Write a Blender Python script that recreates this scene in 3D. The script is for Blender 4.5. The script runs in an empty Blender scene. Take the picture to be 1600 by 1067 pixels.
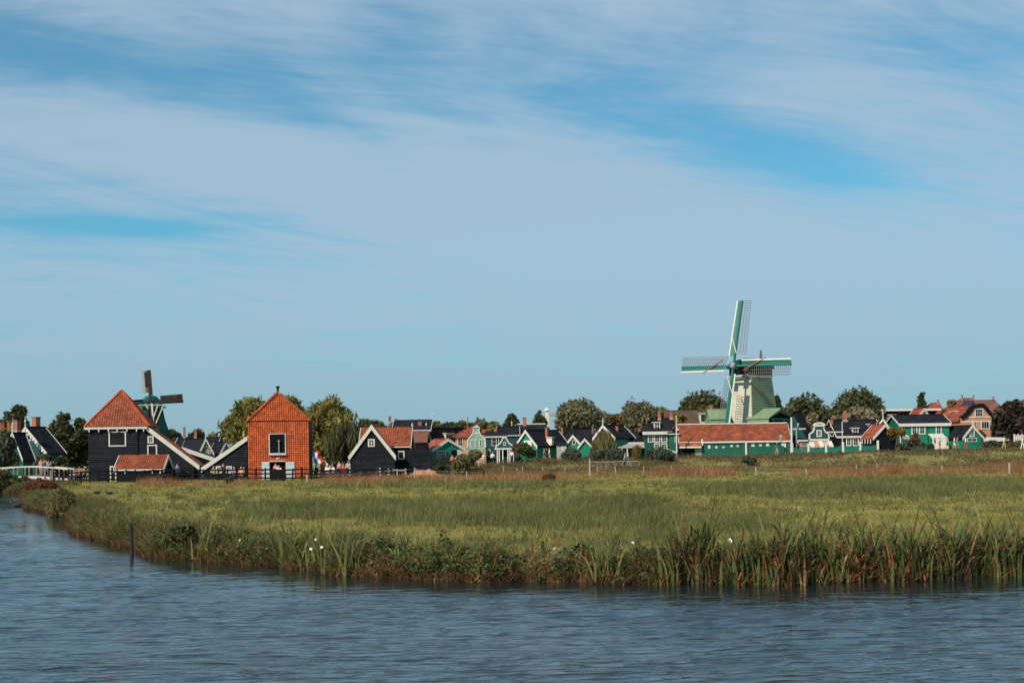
import bpy, math, random
import numpy as np
from mathutils import Vector, Matrix, noise as mnoise

R = math.radians
SC = bpy.context.scene
COL = SC.collection
# ------------------------------------------------------------------ camera, sky, sun, exposure
F, U0, V0, H = 2222.2, 800.0, 700.0, 3.4          # focal length and principal point of the 1600 px photograph, eye height over the water
RHO = R(0.8)                                       # the photograph leans a little
CR, SR = math.cos(RHO), math.sin(RHO)
cam = bpy.data.cameras.new('camera')
cam.lens, cam.sensor_width, cam.sensor_fit = F / 1600 * 36, 36, 'HORIZONTAL'
cam.shift_y = (V0 - 533.5) / 1600
cam.clip_start, cam.clip_end = 0.5, 20000
camo = bpy.data.objects.new('camera', cam)
camo.matrix_world = Matrix(((CR, SR, 0, 0), (0, 0, -1, 0), (-SR, CR, 0, H), (0, 0, 0, 1)))
COL.objects.link(camo)
SC.camera = camo

SUN_DIR = Vector((-0.49, -0.62, 0.60)).normalized()   # towards the sun
SUN_EL = math.asin(SUN_DIR.z)
SUN_ROT = math.atan2(SUN_DIR.x, SUN_DIR.y)
sun = bpy.data.lights.new('sun', 'SUN')
sun.energy, sun.angle, sun.color = 4.6, R(0.6), (1.0, 0.88, 0.72)
suno = bpy.data.objects.new('sun', sun)
suno.rotation_euler = SUN_DIR.to_track_quat('Z', 'Y').to_euler()
suno.location = (0, 0, 60)
COL.objects.link(suno)
SC.view_settings.view_transform = 'Standard'
SC.view_settings.look = 'None'
SC.view_settings.exposure = 0.0
SC.view_settings.gamma = 1.0
SC.view_settings.use_curve_mapping = False
SC.render.engine = 'CYCLES'
try:
    SC.cycles.max_bounces = 6
    SC.cycles.transparent_max_bounces = 8
    SC.cycles.use_denoising = True
except Exception:
    pass


def nodes_of(idb):
    idb.use_nodes = True
    nt = idb.node_tree
    nt.nodes.clear()
    def n(t, **kw):
        x = nt.nodes.new(t)
        for k, v in kw.items():
            if k.startswith('i_'):
                key = k[2:]
                x.inputs[int(key) if key.isdigit() else key.replace('_', ' ')].default_value = v
            else:
                setattr(x, k, v)
        return x
    return nt, n, nt.links.new


def build_world():
    w = bpy.data.worlds.new('World')
    SC.world = w
    nt, n, L = nodes_of(w)
    out = n('ShaderNodeOutputWorld')
    bg = n('ShaderNodeBackground', i_Strength=0.11)
    L(bg.outputs[0], out.inputs[0])
    sky = n('ShaderNodeTexSky', sky_type='NISHITA', sun_disc=False, sun_elevation=SUN_EL, sun_rotation=SUN_ROT,
            air_density=1.0, dust_density=0.35, ozone_density=2.4, altitude=0)
    tint = n('ShaderNodeMix', data_type='RGBA', blend_type='MULTIPLY', i_0=1.0)
    tint.inputs[7].default_value = SKY_TINT
    L(sky.outputs[0], tint.inputs[6])
    tc = n('ShaderNodeTexCoord')
    sep = n('ShaderNodeSeparateXYZ')
    L(tc.outputs['Generated'], sep.inputs[0])

    def math_(op, a, b=None, c=None, clamp=False):
        m = n('ShaderNodeMath', operation=op, use_clamp=clamp)
        for i, v in enumerate((a, b, c)):
            if v is None:
                continue
            if isinstance(v, (int, float)):
                m.inputs[i].default_value = v
            else:
                L(v, m.inputs[i])
        return m.outputs[0]
    zc = math_('MAXIMUM', sep.outputs[2], 0.0)
    den = math_('ADD', zc, 0.16)
    cx = math_('DIVIDE', sep.outputs[0], den)
    cy = math_('DIVIDE', sep.outputs[1], den)
    comb = n('ShaderNodeCombineXYZ')
    L(cx, comb.inputs[0]); L(cy, comb.inputs[1])

    def fbm(rot, sc, scale, detail, rough, dist, loc=(0, 0, 0)):
        m0 = n('ShaderNodeMapping')
        m0.inputs['Rotation'].default_value = (0, 0, -rot)
        L(comb.outputs[0], m0.inputs[0])
        mp = n('ShaderNodeMapping')
        mp.inputs['Scale'].default_value = sc
        mp.inputs['Location'].default_value = loc
        L(m0.outputs[0], mp.inputs[0])
        t = n('ShaderNodeTexNoise', i_Scale=scale, i_Detail=detail, i_Roughness=rough, i_Distortion=dist)
        L(mp.outputs[0], t.inputs['Vector'])
        return t.outputs[0]
    big = fbm(R(30), (0.50, 1.0, 1), 0.8, 4, 0.5, 0.9, (3.1, 1.2, 0))
    mid = fbm(R(40), (0.55, 1.15, 1), 2.0, 7, 0.6, 1.3, (0.4, 7.7, 0))
    fine = fbm(R(22), (0.45, 1.2, 1), 5.0, 9, 0.66, 1.8)
    s = math_('MULTIPLY_ADD', mid, 0.62, math_('MULTIPLY', big, 0.62))
    wisp = fbm(R(12), (0.35, 1.5, 1), 9.0, 8, 0.7, 2.2, (5.2, 1.1, 0))
    s = math_('MULTIPLY_ADD', fine, 0.50, s)
    s = math_('MULTIPLY_ADD', wisp, 0.30, s)
    s = math_('SUBTRACT', s, 0.21)
    # gaps of blue sky: azimuth, elevation (tangents), half sizes, tilt, depth
    az = math_('DIVIDE', sep.outputs[0], math_('MAXIMUM', sep.outputs[1], 0.05))
    el = math_('DIVIDE', sep.outputs[2], math_('MAXIMUM', sep.outputs[1], 0.05))
    for (gx, gy, sx, sy, tl, dp) in SKY_GAPS:
        ax, ay = (gx - U0) / F, (V0 - gy) / F
        c, q = math.cos(tl), math.sin(tl)
        dx = math_('SUBTRACT', az, ax); dy = math_('SUBTRACT', el, ay)
        p = math_('MULTIPLY_ADD', dx, c / (sx / F), math_('MULTIPLY', dy, q / (sx / F)))
        r = math_('MULTIPLY_ADD', dx, -q / (sy / F), math_('MULTIPLY', dy, c / (sy / F)))
        g = math_('MULTIPLY_ADD', p, p, math_('MULTIPLY', r, r))
        g = math_('POWER', 2.71828, math_('MULTIPLY', g, -1.0))
        s = math_('MULTIPLY_ADD', g, -dp, s)
    ramp = n('ShaderNodeMapRange', interpolation_type='SMOOTHSTEP', i_1=0.42, i_2=1.02, i_3=0.0, i_4=1.0)
    L(s, ramp.inputs[0])
    # thin veil everywhere: far cloud thickens towards the horizon, gone below it
    cl = math_('MULTIPLY', ramp.outputs[0], 0.70)
    cl = math_('ADD', cl, 0.16, clamp=True)
    hz = n('ShaderNodeMapRange', interpolation_type='SMOOTHSTEP', i_1=-0.02, i_2=0.15, i_3=1.0, i_4=0.0)
    L(sep.outputs[2], hz.inputs[0])
    cmix = n('ShaderNodeMix', data_type='RGBA')
    L(cl, cmix.inputs[0])
    L(tint.outputs[2], cmix.inputs[6])
    cmix.inputs[7].default_value = CLOUD_COL
    hmix = n('ShaderNodeMix', data_type='RGBA')
    L(math_('MULTIPLY', hz.outputs[0], 0.68), hmix.inputs[0])
    L(cmix.outputs[2], hmix.inputs[6])
    hmix.inputs[7].default_value = HORIZON_COL
    L(hmix.outputs[2], bg.inputs[0])


def cc(r, g, b, k=1 / 0.11):
    lin = lambda v: ((v / 255 + 0.055) / 1.055) ** 2.4 if v > 10 else v / 3295
    return (lin(r) * k, lin(g) * k, lin(b) * k, 1)


SKY_TINT = (0.27, 0.86, 0.95, 1)
CLOUD_COL = cc(170, 194, 213)
HORIZON_COL = cc(139, 172, 189)
SKY_GAPS = [(150, 85, 330, 60, R(-14), 0.5), (470, 150, 150, 45, R(-30), 0.25), (620, 60, 90, 80, R(-30), 0.2), (1190, 235, 260, 62, R(-20), 0.42), (480, 250, 620, 110, R(-14), -0.20), (1300, 400, 420, 110, R(-10), -0.26), (900, 330, 500, 100, R(-12), -0.15), (700, 480, 900, 70, R(0), -0.16), (330, 520, 400, 30, R(4), -0.12), (1250, 560, 400, 30, R(-3), -0.10), (620, 520, 120, 12, R(3), 0.16), (210, 345, 140, 14, R(-3), 0.2),
            (760, 150, 260, 60, R(-15), 0.22), (200, 345, 150, 16, R(-3), 0.2), (430, 330, 120, 25, R(0), 0.12), (1500, 90, 200, 60, R(-10), 0.22), (1000, 60, 220, 40, R(-8), 0.15)]
build_world()


# ------------------------------------------------------------------ pixel rays, terrain
def ray(px, py):
    u, v = px - U0, V0 - py
    return (u * CR + v * SR) / F, (-u * SR + v * CR) / F


def P(px, py, Y):
    a, b = ray(px, py)
    return Vector((a * Y, Y, H + b * Y))


def PG(px, py, z=0.45):
    a, b = ray(px, py)
    Y = (z - H) / b
    return Vector((a * Y, Y, z))


# waterline of the meadow, read where it meets the water
_sh = [PG(x, y, 0.0) for x, y in ((36, 775), (45, 797), (112, 809), (118, 835), (150, 843), (190, 851), (240, 870), (320, 877), (400, 881), (520, 897), (650, 906), (800, 909), (950, 911), (1200, 913), (1420, 906), (1600, 899))]
SHX = np.array([-400, -120, -60, _sh[0].x - 0.8] + [p.x for p in _sh] + [30, 60, 400])
SHY = np.array([150, 124, 127, 127] + [p.y for p in _sh] + [34, 33, 40])


def shore(x):
    x = np.asarray(x, dtype=float)
    return np.interp(x, SHX, SHY) + 0.22 * np.sin(x * 1.7) + 0.15 * np.sin(x * 4.3 + 1) + 0.08 * np.sin(x * 9.1)


def shore_d(x, y):
    """roughly the distance inland from the waterline"""
    x = np.asarray(x, dtype=float)
    s = (np.interp(x + 0.6, SHX, SHY) - np.interp(x - 0.6, SHX, SHY)) / 1.2
    return (np.asarray(y) - shore(x)) / np.sqrt(1 + s * s)


def sstep(a, b, x):
    t = np.clip((np.asarray(x, dtype=float) - a) / (b - a), 0, 1)
    return t * t * (3 - 2 * t)


def dike_top(x):
    return np.interp(x, [-300, -40, -16, -8, 3, 20, 40, 58, 75, 120, 400], [0.5, 0.5, 0.55, 0.9, 1.55, 1.75, 2.1, 2.35, 2.45, 2.4, 2.2])


def T(x, y):
    x = np.asarray(x, dtype=float); y = np.asarray(y, dtype=float)
    d = shore_d(x, y)
    bank = np.where(d < 0, np.clip(d * 0.55, -0.9, 0), 0.50 * sstep(-0.05, 0.9, d) + 0.10 * sstep(.8, 2.5, d) - 0.13 * sstep(4, 14, d))
    bump = 0.045 * np.sin(x * 0.31 + y * 0.17) + 0.035 * np.sin(x * 0.83 - y * 0.41) + 0.02 * np.sin(x * 2.1 + y * 1.3)
    z = bank + bump * sstep(0.5, 4, d)
    k = sstep(166, 184, y)
    z = z + (dike_top(x) - 0.47) * k
    # ditch under the footbridge
    dd = np.abs(x - (-47.5 + (y - 125) * -0.09))
    z = z - 1.2 * (1 - sstep(1.2, 3.0, dd)) * (y > 118) * (y < 175)
    return z


def Tz(x, y):
    return float(T(x, y))


# ------------------------------------------------------------------ tagging, mesh building
def tag(o, label=None, cat=None, group=None, kind=None):
    for k, v in (('label', label), ('category', cat), ('group', group), ('kind', kind)):
        if v:
            o[k] = v
    return o


def empty(name, loc, yaw=0.0, label=None, cat=None, group=None):
    o = bpy.data.objects.new(name, None)
    o.location = loc
    o.rotation_euler = (0, 0, yaw)
    o.empty_display_size = 0.3
    COL.objects.link(o)
    return tag(o, label, cat, group)


def link(name, me, parent=None, loc=None, yaw=None):
    o = bpy.data.objects.new(name, me)
    if parent is not None:
        o.parent = parent
    if loc is not None:
        o.location = loc
    if yaw is not None:
        o.rotation_euler = (0, 0, yaw)
    COL.objects.link(o)
    return o


def mesh_np(name, v, f, mats, mi=None, smooth=False):
    me = bpy.data.meshes.new(name)
    v = np.ascontiguousarray(v, dtype=np.float32); f = np.ascontiguousarray(f, dtype=np.int32)
    m, k = f.shape
    me.vertices.add(len(v)); me.vertices.foreach_set('co', v.ravel())
    me.loops.add(m * k); me.loops.foreach_set('vertex_index', f.ravel())
    me.polygons.add(m); me.polygons.foreach_set('loop_start', np.arange(0, m * k, k, dtype=np.int32))
    if mi is not None:
        me.polygons.foreach_set('material_index', np.ascontiguousarray(mi, dtype=np.int32))
    if smooth:
        me.polygons.foreach_set('use_smooth', np.ones(m, dtype=bool))
    for x in (mats if isinstance(mats, (list, tuple)) else [mats]):
        me.materials.append(x)
    me.update(calc_edges=True)
    return me


class MB:
    """collects shapes of one part"""
    def __init__(s):
        s.v, s.f, s.m = [], [], []

    def poly(s, pts, faces, m=0):
        b = len(s.v)
        s.v += [tuple(p) for p in pts]
        s.f += [tuple(b + i for i in q) for q in faces]
        s.m += [m] * len(faces)
        return s

    def box(s, x0, x1, y0, y1, z0, z1, m=0):
        p = [(x, y, z) for z in (z0, z1) for y in (y0, y1) for x in (x0, x1)]
        return s.poly(p, [(0, 2, 3, 1), (4, 5, 7, 6), (0, 1, 5, 4), (2, 6, 7, 3), (0, 4, 6, 2), (1, 3, 7, 5)], m)

    def beam(s, a, b, w, h, up=(0, 0, 1), m=0):
        """box bar from a to b: w across, h along up"""
        a, b, up = Vector(a), Vector(b), Vector(up)
        d = (b - a).normalized()
        sx = d.cross(up)
        if sx.length < 1e-4:
            sx = d.cross(Vector((1, 0, 0)))
        sx.normalize()
        u = sx.cross(d).normalized()
        p = [e + sx * (w / 2) * i + u * (h / 2) * j for e in (a, b) for (i, j) in ((-1, -1), (1, -1), (1, 1), (-1, 1))]
        return s.poly(p, [(0, 1, 2, 3), (7, 6, 5, 4), (0, 4, 5, 1), (1, 5, 6, 2), (2, 6, 7, 3), (3, 7, 4, 0)], m)

    def prism(s, xz, y0, y1, m=0):
        n = len(xz)
        p = [(x, y0, z) for x, z in xz] + [(x, y1, z) for x, z in xz]
        fs = [tuple(range(n)), tuple(range(2 * n - 1, n - 1, -1))]
        fs += [(i, i + n, (i + 1) % n + n, (i + 1) % n) for i in range(n)]
        return s.poly(p, fs, m)

    def tube(s, pts, rad, n=6, m=0, cap=True):
        pts = [Vector(p) for p in pts]
        rad = rad if isinstance(rad, (list, tuple)) else [rad] * len(pts)
        vs = []
        for i, p in enumerate(pts):
            d = (pts[min(i + 1, len(pts) - 1)] - pts[max(i - 1, 0)]).normalized()
            q = d.orthogonal().normalized() if abs(d.z) < 0.95 else d.cross(Vector((0, 1, 0))).normalized()
            t = d.cross(q)
            for k in range(n):
                a = 2 * math.pi * k / n
                vs.append(p + (q * math.cos(a) + t * math.sin(a)) * rad[i])
        fs = [(i * n + k, i * n + (k + 1) % n, (i + 1) * n + (k + 1) % n, (i + 1) * n + k) for i in range(len(pts) - 1) for k in range(n)]
        if cap:
            fs += [tuple(range(n - 1, -1, -1)), tuple(range((len(pts) - 1) * n, len(pts) * n))]
        return s.poly(vs, fs, m)

    def lathe(s, prof, n=10, c=(0, 0, 0), m=0):
        """prof: (radius, z) pairs"""
        return s.tube_rings([[(c[0] + r * math.cos(2 * math.pi * k / n), c[1] + r * math.sin(2 * math.pi * k / n), c[2] + z) for k in range(n)] for r, z in prof], m)

    def tube_rings(s, rings, m=0):
        n = len(rings[0])
        vs = [p for r in rings for p in r]
        fs = [(i * n + k, i * n + (k + 1) % n, (i + 1) * n + (k + 1) % n, (i + 1) * n + k) for i in range(len(rings) - 1) for k in range(n)]
        fs += [tuple(range(n - 1, -1, -1)), tuple(range((len(rings) - 1) * n, len(rings) * n))]
        return s.poly(vs, fs, m)

    def sheet(s, p0, eu, ev, nn, vmax, ur, vlist, ulist=None, holes=(), m=0):
        """relief sheet: vlist = (v, out) rows bottom to top; ulist = (u, out) columns or None; ur(v) -> (u left, u right)"""
        p0, eu, ev, nn = Vector(p0), Vector(eu), Vector(ev), Vector(nn)
        b = len(s.v)
        if ulist is None:
            cols = [None, None]
        else:
            cols = ulist
        for v, ov in vlist:
            ul, urr = ur(min(max(v, 0), vmax))
            for j, c in enumerate(cols):
                if c is None:
                    u, ou = (ul, urr)[j], 0
                else:
                    u, ou = min(max(c[0], ul), urr), c[1]
                s.v.append(tuple(p0 + eu * u + ev * v + nn * (ov + ou)))
        w = len(cols)
        for i in range(len(vlist) - 1):
            vm = (vlist[i][0] + vlist[i + 1][0]) / 2
            ul, urr = ur(min(max(vm, 0), vmax))
            for j in range(w - 1):
                if ulist is not None:
                    um = (cols[j][0] + cols[j + 1][0]) / 2
                    if um < ul - 0.3 or um > urr + 0.3 or any(h[0] < um < h[1] and h[2] < vm < h[3] for h in holes):
                        continue
                a = b + i * w + j
                s.f.append((a, a + 1, a + w + 1, a + w)); s.m.append(m)
        return s

    def mesh(s, name, mats, smooth=False):
        me = bpy.data.meshes.new(name)
        me.from_pydata(s.v, [], s.f)
        mats = mats if isinstance(mats, (list, tuple)) else [mats]
        for x in mats:
            me.materials.append(x)
        if len(mats) > 1:
            me.polygons.foreach_set('material_index', s.m)
        if smooth:
            me.polygons.foreach_set('use_smooth', [True] * len(me.polygons))
        me.update()
        return me

    def build(s, name, mats, parent=None, loc=None, yaw=None, smooth=False):
        return link(name, s.mesh(name, mats, smooth), parent, loc, yaw)


def tile_rows(vmax, pitch, step=0.035):
    out, v = [], 0.0
    while v < vmax - 1e-3:
        out += [(v, step), (min(v + pitch * 0.985, vmax), 0.0)]
        v += pitch
    return out


def tile_cols(u0, u1, pitch, amp=0.035):
    out, u = [], u0
    prof = ((0, -0.6), (0.28, 0.55), (0.55, 1.0), (0.82, 0.5))
    while u < u1:
        out += [(u + pitch * a, amp * b) for a, b in prof]
        u += pitch
    return out + [(u1, -0.6 * amp)]


# ------------------------------------------------------------------ materials
def M(name, col, rough=0.75, var=0.25, scale=3.0, spec=0.3, bands=None, fine=0.0, mix=None, metal=0.0, island=0.0, bump=0.0, cells=None):
    """one-colour material with blotches (var), a second colour (mix = colour, amount), board lines (bands = axis, pitch, depth), grain"""
    m = bpy.data.materials.new(name)
    nt, n, L = nodes_of(m)
    out = n('ShaderNodeOutputMaterial')
    b = n('ShaderNodeBsdfPrincipled', i_Roughness=rough)
    b.inputs['Specular IOR Level'].default_value = spec
    b.inputs['Metallic'].default_value = metal
    L(b.outputs[0], out.inputs[0])
    tc = n('ShaderNodeTexCoord')
    nz = n('ShaderNodeTexNoise', i_Scale=scale, i_Detail=5, i_Roughness=0.6)
    L(tc.outputs['Object'], nz.inputs['Vector'])
    c = n('ShaderNodeMix', data_type='RGBA')
    c.inputs[6].default_value = (*[x * (1 - var) for x in col], 1)
    c.inputs[7].default_value = (*[min(1, x * (1 + var)) for x in col], 1)
    mr = n('ShaderNodeMapRange', i_1=0.3, i_2=0.7)
    L(nz.outputs[0], mr.inputs[0]); L(mr.outputs[0], c.inputs[0])
    cur = c.outputs[2]
    if mix:
        nz2 = n('ShaderNodeTexNoise', i_Scale=scale * 0.37, i_Detail=6, i_Roughness=0.7)
        L(tc.outputs['Object'], nz2.inputs['Vector'])
        mr2 = n('ShaderNodeMapRange', i_1=0.62 - mix[1] * 0.35, i_2=0.75, i_4=min(1, mix[1] * 1.5))
        L(nz2.outputs[0], mr2.inputs[0])
        c2 = n('ShaderNodeMix', data_type='RGBA')
        L(mr2.outputs[0], c2.inputs[0]); L(cur, c2.inputs[6]); c2.inputs[7].default_value = (*mix[0], 1)
        cur = c2.outputs[2]
    if fine:
        nz3 = n('ShaderNodeTexNoise', i_Scale=scale * 9, i_Detail=2)
        L(tc.outputs['Object'], nz3.inputs['Vector'])
        mr3 = n('ShaderNodeMapRange', i_1=0.3, i_2=0.7, i_3=1 - fine, i_4=1 + fine)
        L(nz3.outputs[0], mr3.inputs[0])
        c3 = n('ShaderNodeMix', data_type='RGBA', blend_type='MULTIPLY', i_0=1.0)
        L(cur, c3.inputs[6]); L(mr3.outputs[0], c3.inputs[7])
        cur = c3.outputs[2]
    if island:
        g = n('ShaderNodeNewGeometry')
        mr4 = n('ShaderNodeMapRange', i_3=1 - island, i_4=1 + island)
        L(g.outputs['Random Per Island'], mr4.inputs[0])
        c4 = n('ShaderNodeMix', data_type='RGBA', blend_type='MULTIPLY', i_0=1.0)
        L(cur, c4.inputs[6]); L(mr4.outputs[0], c4.inputs[7])
        cur = c4.outputs[2]
    if cells:                          # single tiles or planks differ a little in tone
        sp = n('ShaderNodeSeparateXYZ'); L(tc.outputs['Object'], sp.inputs[0])
        def fl(src, p):
            q = n('ShaderNodeMath', operation='DIVIDE'); L(src, q.inputs[0]); q.inputs[1].default_value = p
            w = n('ShaderNodeMath', operation='FLOOR'); L(q.outputs[0], w.inputs[0]); return w.outputs[0]
        row = fl(sp.outputs[2], cells[1])
        ad = n('ShaderNodeMath', operation='ADD'); L(sp.outputs[0], ad.inputs[0]); L(sp.outputs[1], ad.inputs[1])
        ofs = n('ShaderNodeMath', operation='MULTIPLY_ADD'); L(row, ofs.inputs[0]); ofs.inputs[1].default_value = cells[0] * .37 if cells[0] > 1 else 0.0; L(ad.outputs[0], ofs.inputs[2])
        cv = n('ShaderNodeCombineXYZ'); L(fl(ofs.outputs[0], cells[0]), cv.inputs[0]); L(row, cv.inputs[1])
        wn = n('ShaderNodeTexWhiteNoise', noise_dimensions='2D'); L(cv.outputs[0], wn.inputs['Vector'])
        mr6 = n('ShaderNodeMapRange', i_3=1 - cells[2], i_4=1 + cells[2] * .8); L(wn.outputs[0], mr6.inputs[0])
        c6 = n('ShaderNodeMix', data_type='RGBA', blend_type='MULTIPLY', i_0=1.0)
        L(cur, c6.inputs[6]); L(mr6.outputs[0], c6.inputs[7])
        cur = c6.outputs[2]
    if bands:
        ax, pitch, depth = bands
        sp = n('ShaderNodeSeparateXYZ')
        L(tc.outputs['Object'], sp.inputs[0])
        src = sp.outputs['XYZ'.index(ax)] if ax in 'XYZ' else None
        if ax == 'H':
            ad = n('ShaderNodeMath', operation='ADD'); L(sp.outputs[0], ad.inputs[0]); L(sp.outputs[1], ad.inputs[1]); src = ad.outputs[0]
        dv = n('ShaderNodeMath', operation='DIVIDE'); L(src, dv.inputs[0]); dv.inputs[1].default_value = pitch
        fr = n('ShaderNodeMath', operation='FRACT'); L(dv.outputs[0], fr.inputs[0])
        fl = n('ShaderNodeMath', operation='FLOOR'); L(dv.outputs[0], fl.inputs[0])
        wn = n('ShaderNodeTexWhiteNoise', noise_dimensions='1D'); L(fl.outputs[0], wn.inputs['W'])
        mr5 = n('ShaderNodeMapRange', i_3=0.86, i_4=1.14); L(wn.outputs[0], mr5.inputs[0])
        c5 = n('ShaderNodeMix', data_type='RGBA', blend_type='MULTIPLY', i_0=1.0)
        L(cur, c5.inputs[6]); L(mr5.outputs[0], c5.inputs[7])
        cur = c5.outputs[2]
        bp = n('ShaderNodeBump', i_Strength=1.0, i_Distance=depth)
        L(fr.outputs[0], bp.inputs['Height']); L(bp.outputs[0], b.inputs['Normal'])
    elif bump:
        nb = n('ShaderNodeTexNoise', i_Scale=scale * 6, i_Detail=4)
        L(tc.outputs['Object'], nb.inputs['Vector'])
        bp = n('ShaderNodeBump', i_Strength=0.8, i_Distance=bump)
        L(nb.outputs[0], bp.inputs['Height']); L(bp.outputs[0], b.inputs['Normal'])
    L(cur, b.inputs['Base Color'])
    return m


def leaf_mat(name, a, b_, trans=0.3, nscale=0.6, dead=None, world=True):
    """foliage: two colours by clump noise and by single leaf, some light through"""
    m = bpy.data.materials.new(name)
    nt, n, L = nodes_of(m)
    out = n('ShaderNodeOutputMaterial')
    g = n('ShaderNodeNewGeometry')
    nz = n('ShaderNodeTexNoise', i_Scale=nscale, i_Detail=3)
    L(g.outputs['Position'], nz.inputs['Vector'])
    ad = n('ShaderNodeMath', operation='MULTIPLY_ADD')
    L(g.outputs['Random Per Island'], ad.inputs[0]); ad.inputs[1].default_value = 0.5
    mr = n('ShaderNodeMapRange', i_1=0.3, i_2=0.7, i_3=-0.15, i_4=0.65)
    L(nz.outputs[0], mr.inputs[0]); L(mr.outputs[0], ad.inputs[2])
    c = n('ShaderNodeMix', data_type='RGBA')
    L(ad.outputs[0], c.inputs[0])
    c.inputs[6].default_value = (*a, 1); c.inputs[7].default_value = (*b_, 1)
    cur = c.outputs[2]
    if dead:
        wn = n('ShaderNodeTexWhiteNoise', noise_dimensions='1D'); L(g.outputs['Random Per Island'], wn.inputs['W'])
        nz2 = n('ShaderNodeTexNoise', i_Scale=nscale * 1.7, i_Detail=2); L(g.outputs['Position'], nz2.inputs['Vector'])
        ad2 = n('ShaderNodeMath', operation='MULTIPLY_ADD'); L(nz2.outputs[0], ad2.inputs[0]); ad2.inputs[1].default_value = 1.1; L(wn.outputs[0], ad2.inputs[2])
        mr2 = n('ShaderNodeMapRange', i_1=1.52 - dead[1], i_2=1.62 - dead[1]); L(ad2.outputs[0], mr2.inputs[0])
        c2 = n('ShaderNodeMix', data_type='RGBA'); L(mr2.outputs[0], c2.inputs[0]); L(cur, c2.inputs[6]); c2.inputs[7].default_value = (*dead[0], 1)
        cur = c2.outputs[2]
    d = n('ShaderNodeBsdfPrincipled', i_Roughness=0.6)
    d.inputs['Specular IOR Level'].default_value = 0.25
    t = n('ShaderNodeBsdfTranslucent')
    L(cur, d.inputs['Base Color']); L(cur, t.inputs[0])
    mx = n('ShaderNodeMixShader', i_0=trans)
    L(d.outputs[0], mx.inputs[1]); L(t.outputs[0], mx.inputs[2]); L(mx.outputs[0], out.inputs[0])
    return m


def glass_mat():
    m = bpy.data.materials.new('window_glass')
    nt, n, L = nodes_of(m)
    out = n('ShaderNodeOutputMaterial')
    b = n('ShaderNodeBsdfPrincipled', i_Roughness=0.08)
    b.inputs['Base Color'].default_value = (0.018, 0.026, 0.032, 1)
    b.inputs['Specular IOR Level'].default_value = 0.6
    L(b.outputs[0], out.inputs[0])
    return m


def ground_mat():
    m = bpy.data.materials.new('meadow_ground')
    nt, n, L = nodes_of(m)
    out = n('ShaderNodeOutputMaterial')
    b = n('ShaderNodeBsdfPrincipled', i_Roughness=0.95)
    b.inputs['Specular IOR Level'].default_value = 0.1
    L(b.outputs[0], out.inputs[0])
    g = n('ShaderNodeNewGeometry')
    def noise(scale, sc=(1, 1, 1), det=6):
        mp = n('ShaderNodeMapping'); mp.inputs['Scale'].default_value = sc
        L(g.outputs['Position'], mp.inputs[0])
        t = n('ShaderNodeTexNoise', i_Scale=scale, i_Detail=det, i_Roughness=0.65)
        L(mp.outputs[0], t.inputs['Vector'])
        return t.outputs[0]
    def mixc(fac, a, c, lo=0.4, hi=0.6):
        mr = n('ShaderNodeMapRange', i_1=lo, i_2=hi); L(fac, mr.inputs[0])
        x = n('ShaderNodeMix', data_type='RGBA'); L(mr.outputs[0], x.inputs[0])
        for i, q in ((6, a), (7, c)):
            if isinstance(q, tuple): x.inputs[i].default_value = (*q, 1)
            else: L(q, x.inputs[i])
        return x.outputs[2]
    c = mixc(noise(0.35, (0.35, 1, 1)), (0.20, 0.205, 0.065), (0.31, 0.27, 0.10), 0.35, 0.65)
    c = mixc(noise(0.16, (0.3, 1, 1)), c, (0.32, 0.21, 0.09), 0.56, 0.75)
    c = mixc(noise(2.5), c, (0.11, 0.105, 0.04), 0.5, 0.8)
    sp = n('ShaderNodeSeparateXYZ'); L(g.outputs['Position'], sp.inputs[0])
    # bare bank earth below the turf
    ad = n('ShaderNodeMath', operation='MULTIPLY_ADD'); L(noise(3.0), ad.inputs[0]); ad.inputs[1].default_value = -0.25; L(sp.outputs[2], ad.inputs[2])
    mr = n('ShaderNodeMapRange', i_1=0.12, i_2=0.30); L(ad.outputs[0], mr.inputs[0])
    x = n('ShaderNodeMix', data_type='RGBA'); L(mr.outputs[0], x.inputs[0]); x.inputs[6].default_value = (0.045, 0.026, 0.015, 1); L(c, x.inputs[7])
    L(x.outputs[2], b.inputs['Base Color'])
    bp = n('ShaderNodeBump', i_Strength=0.8, i_Distance=0.06); L(noise(9), bp.inputs['Height']); L(bp.outputs[0], b.inputs['Normal'])
    return m


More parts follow.
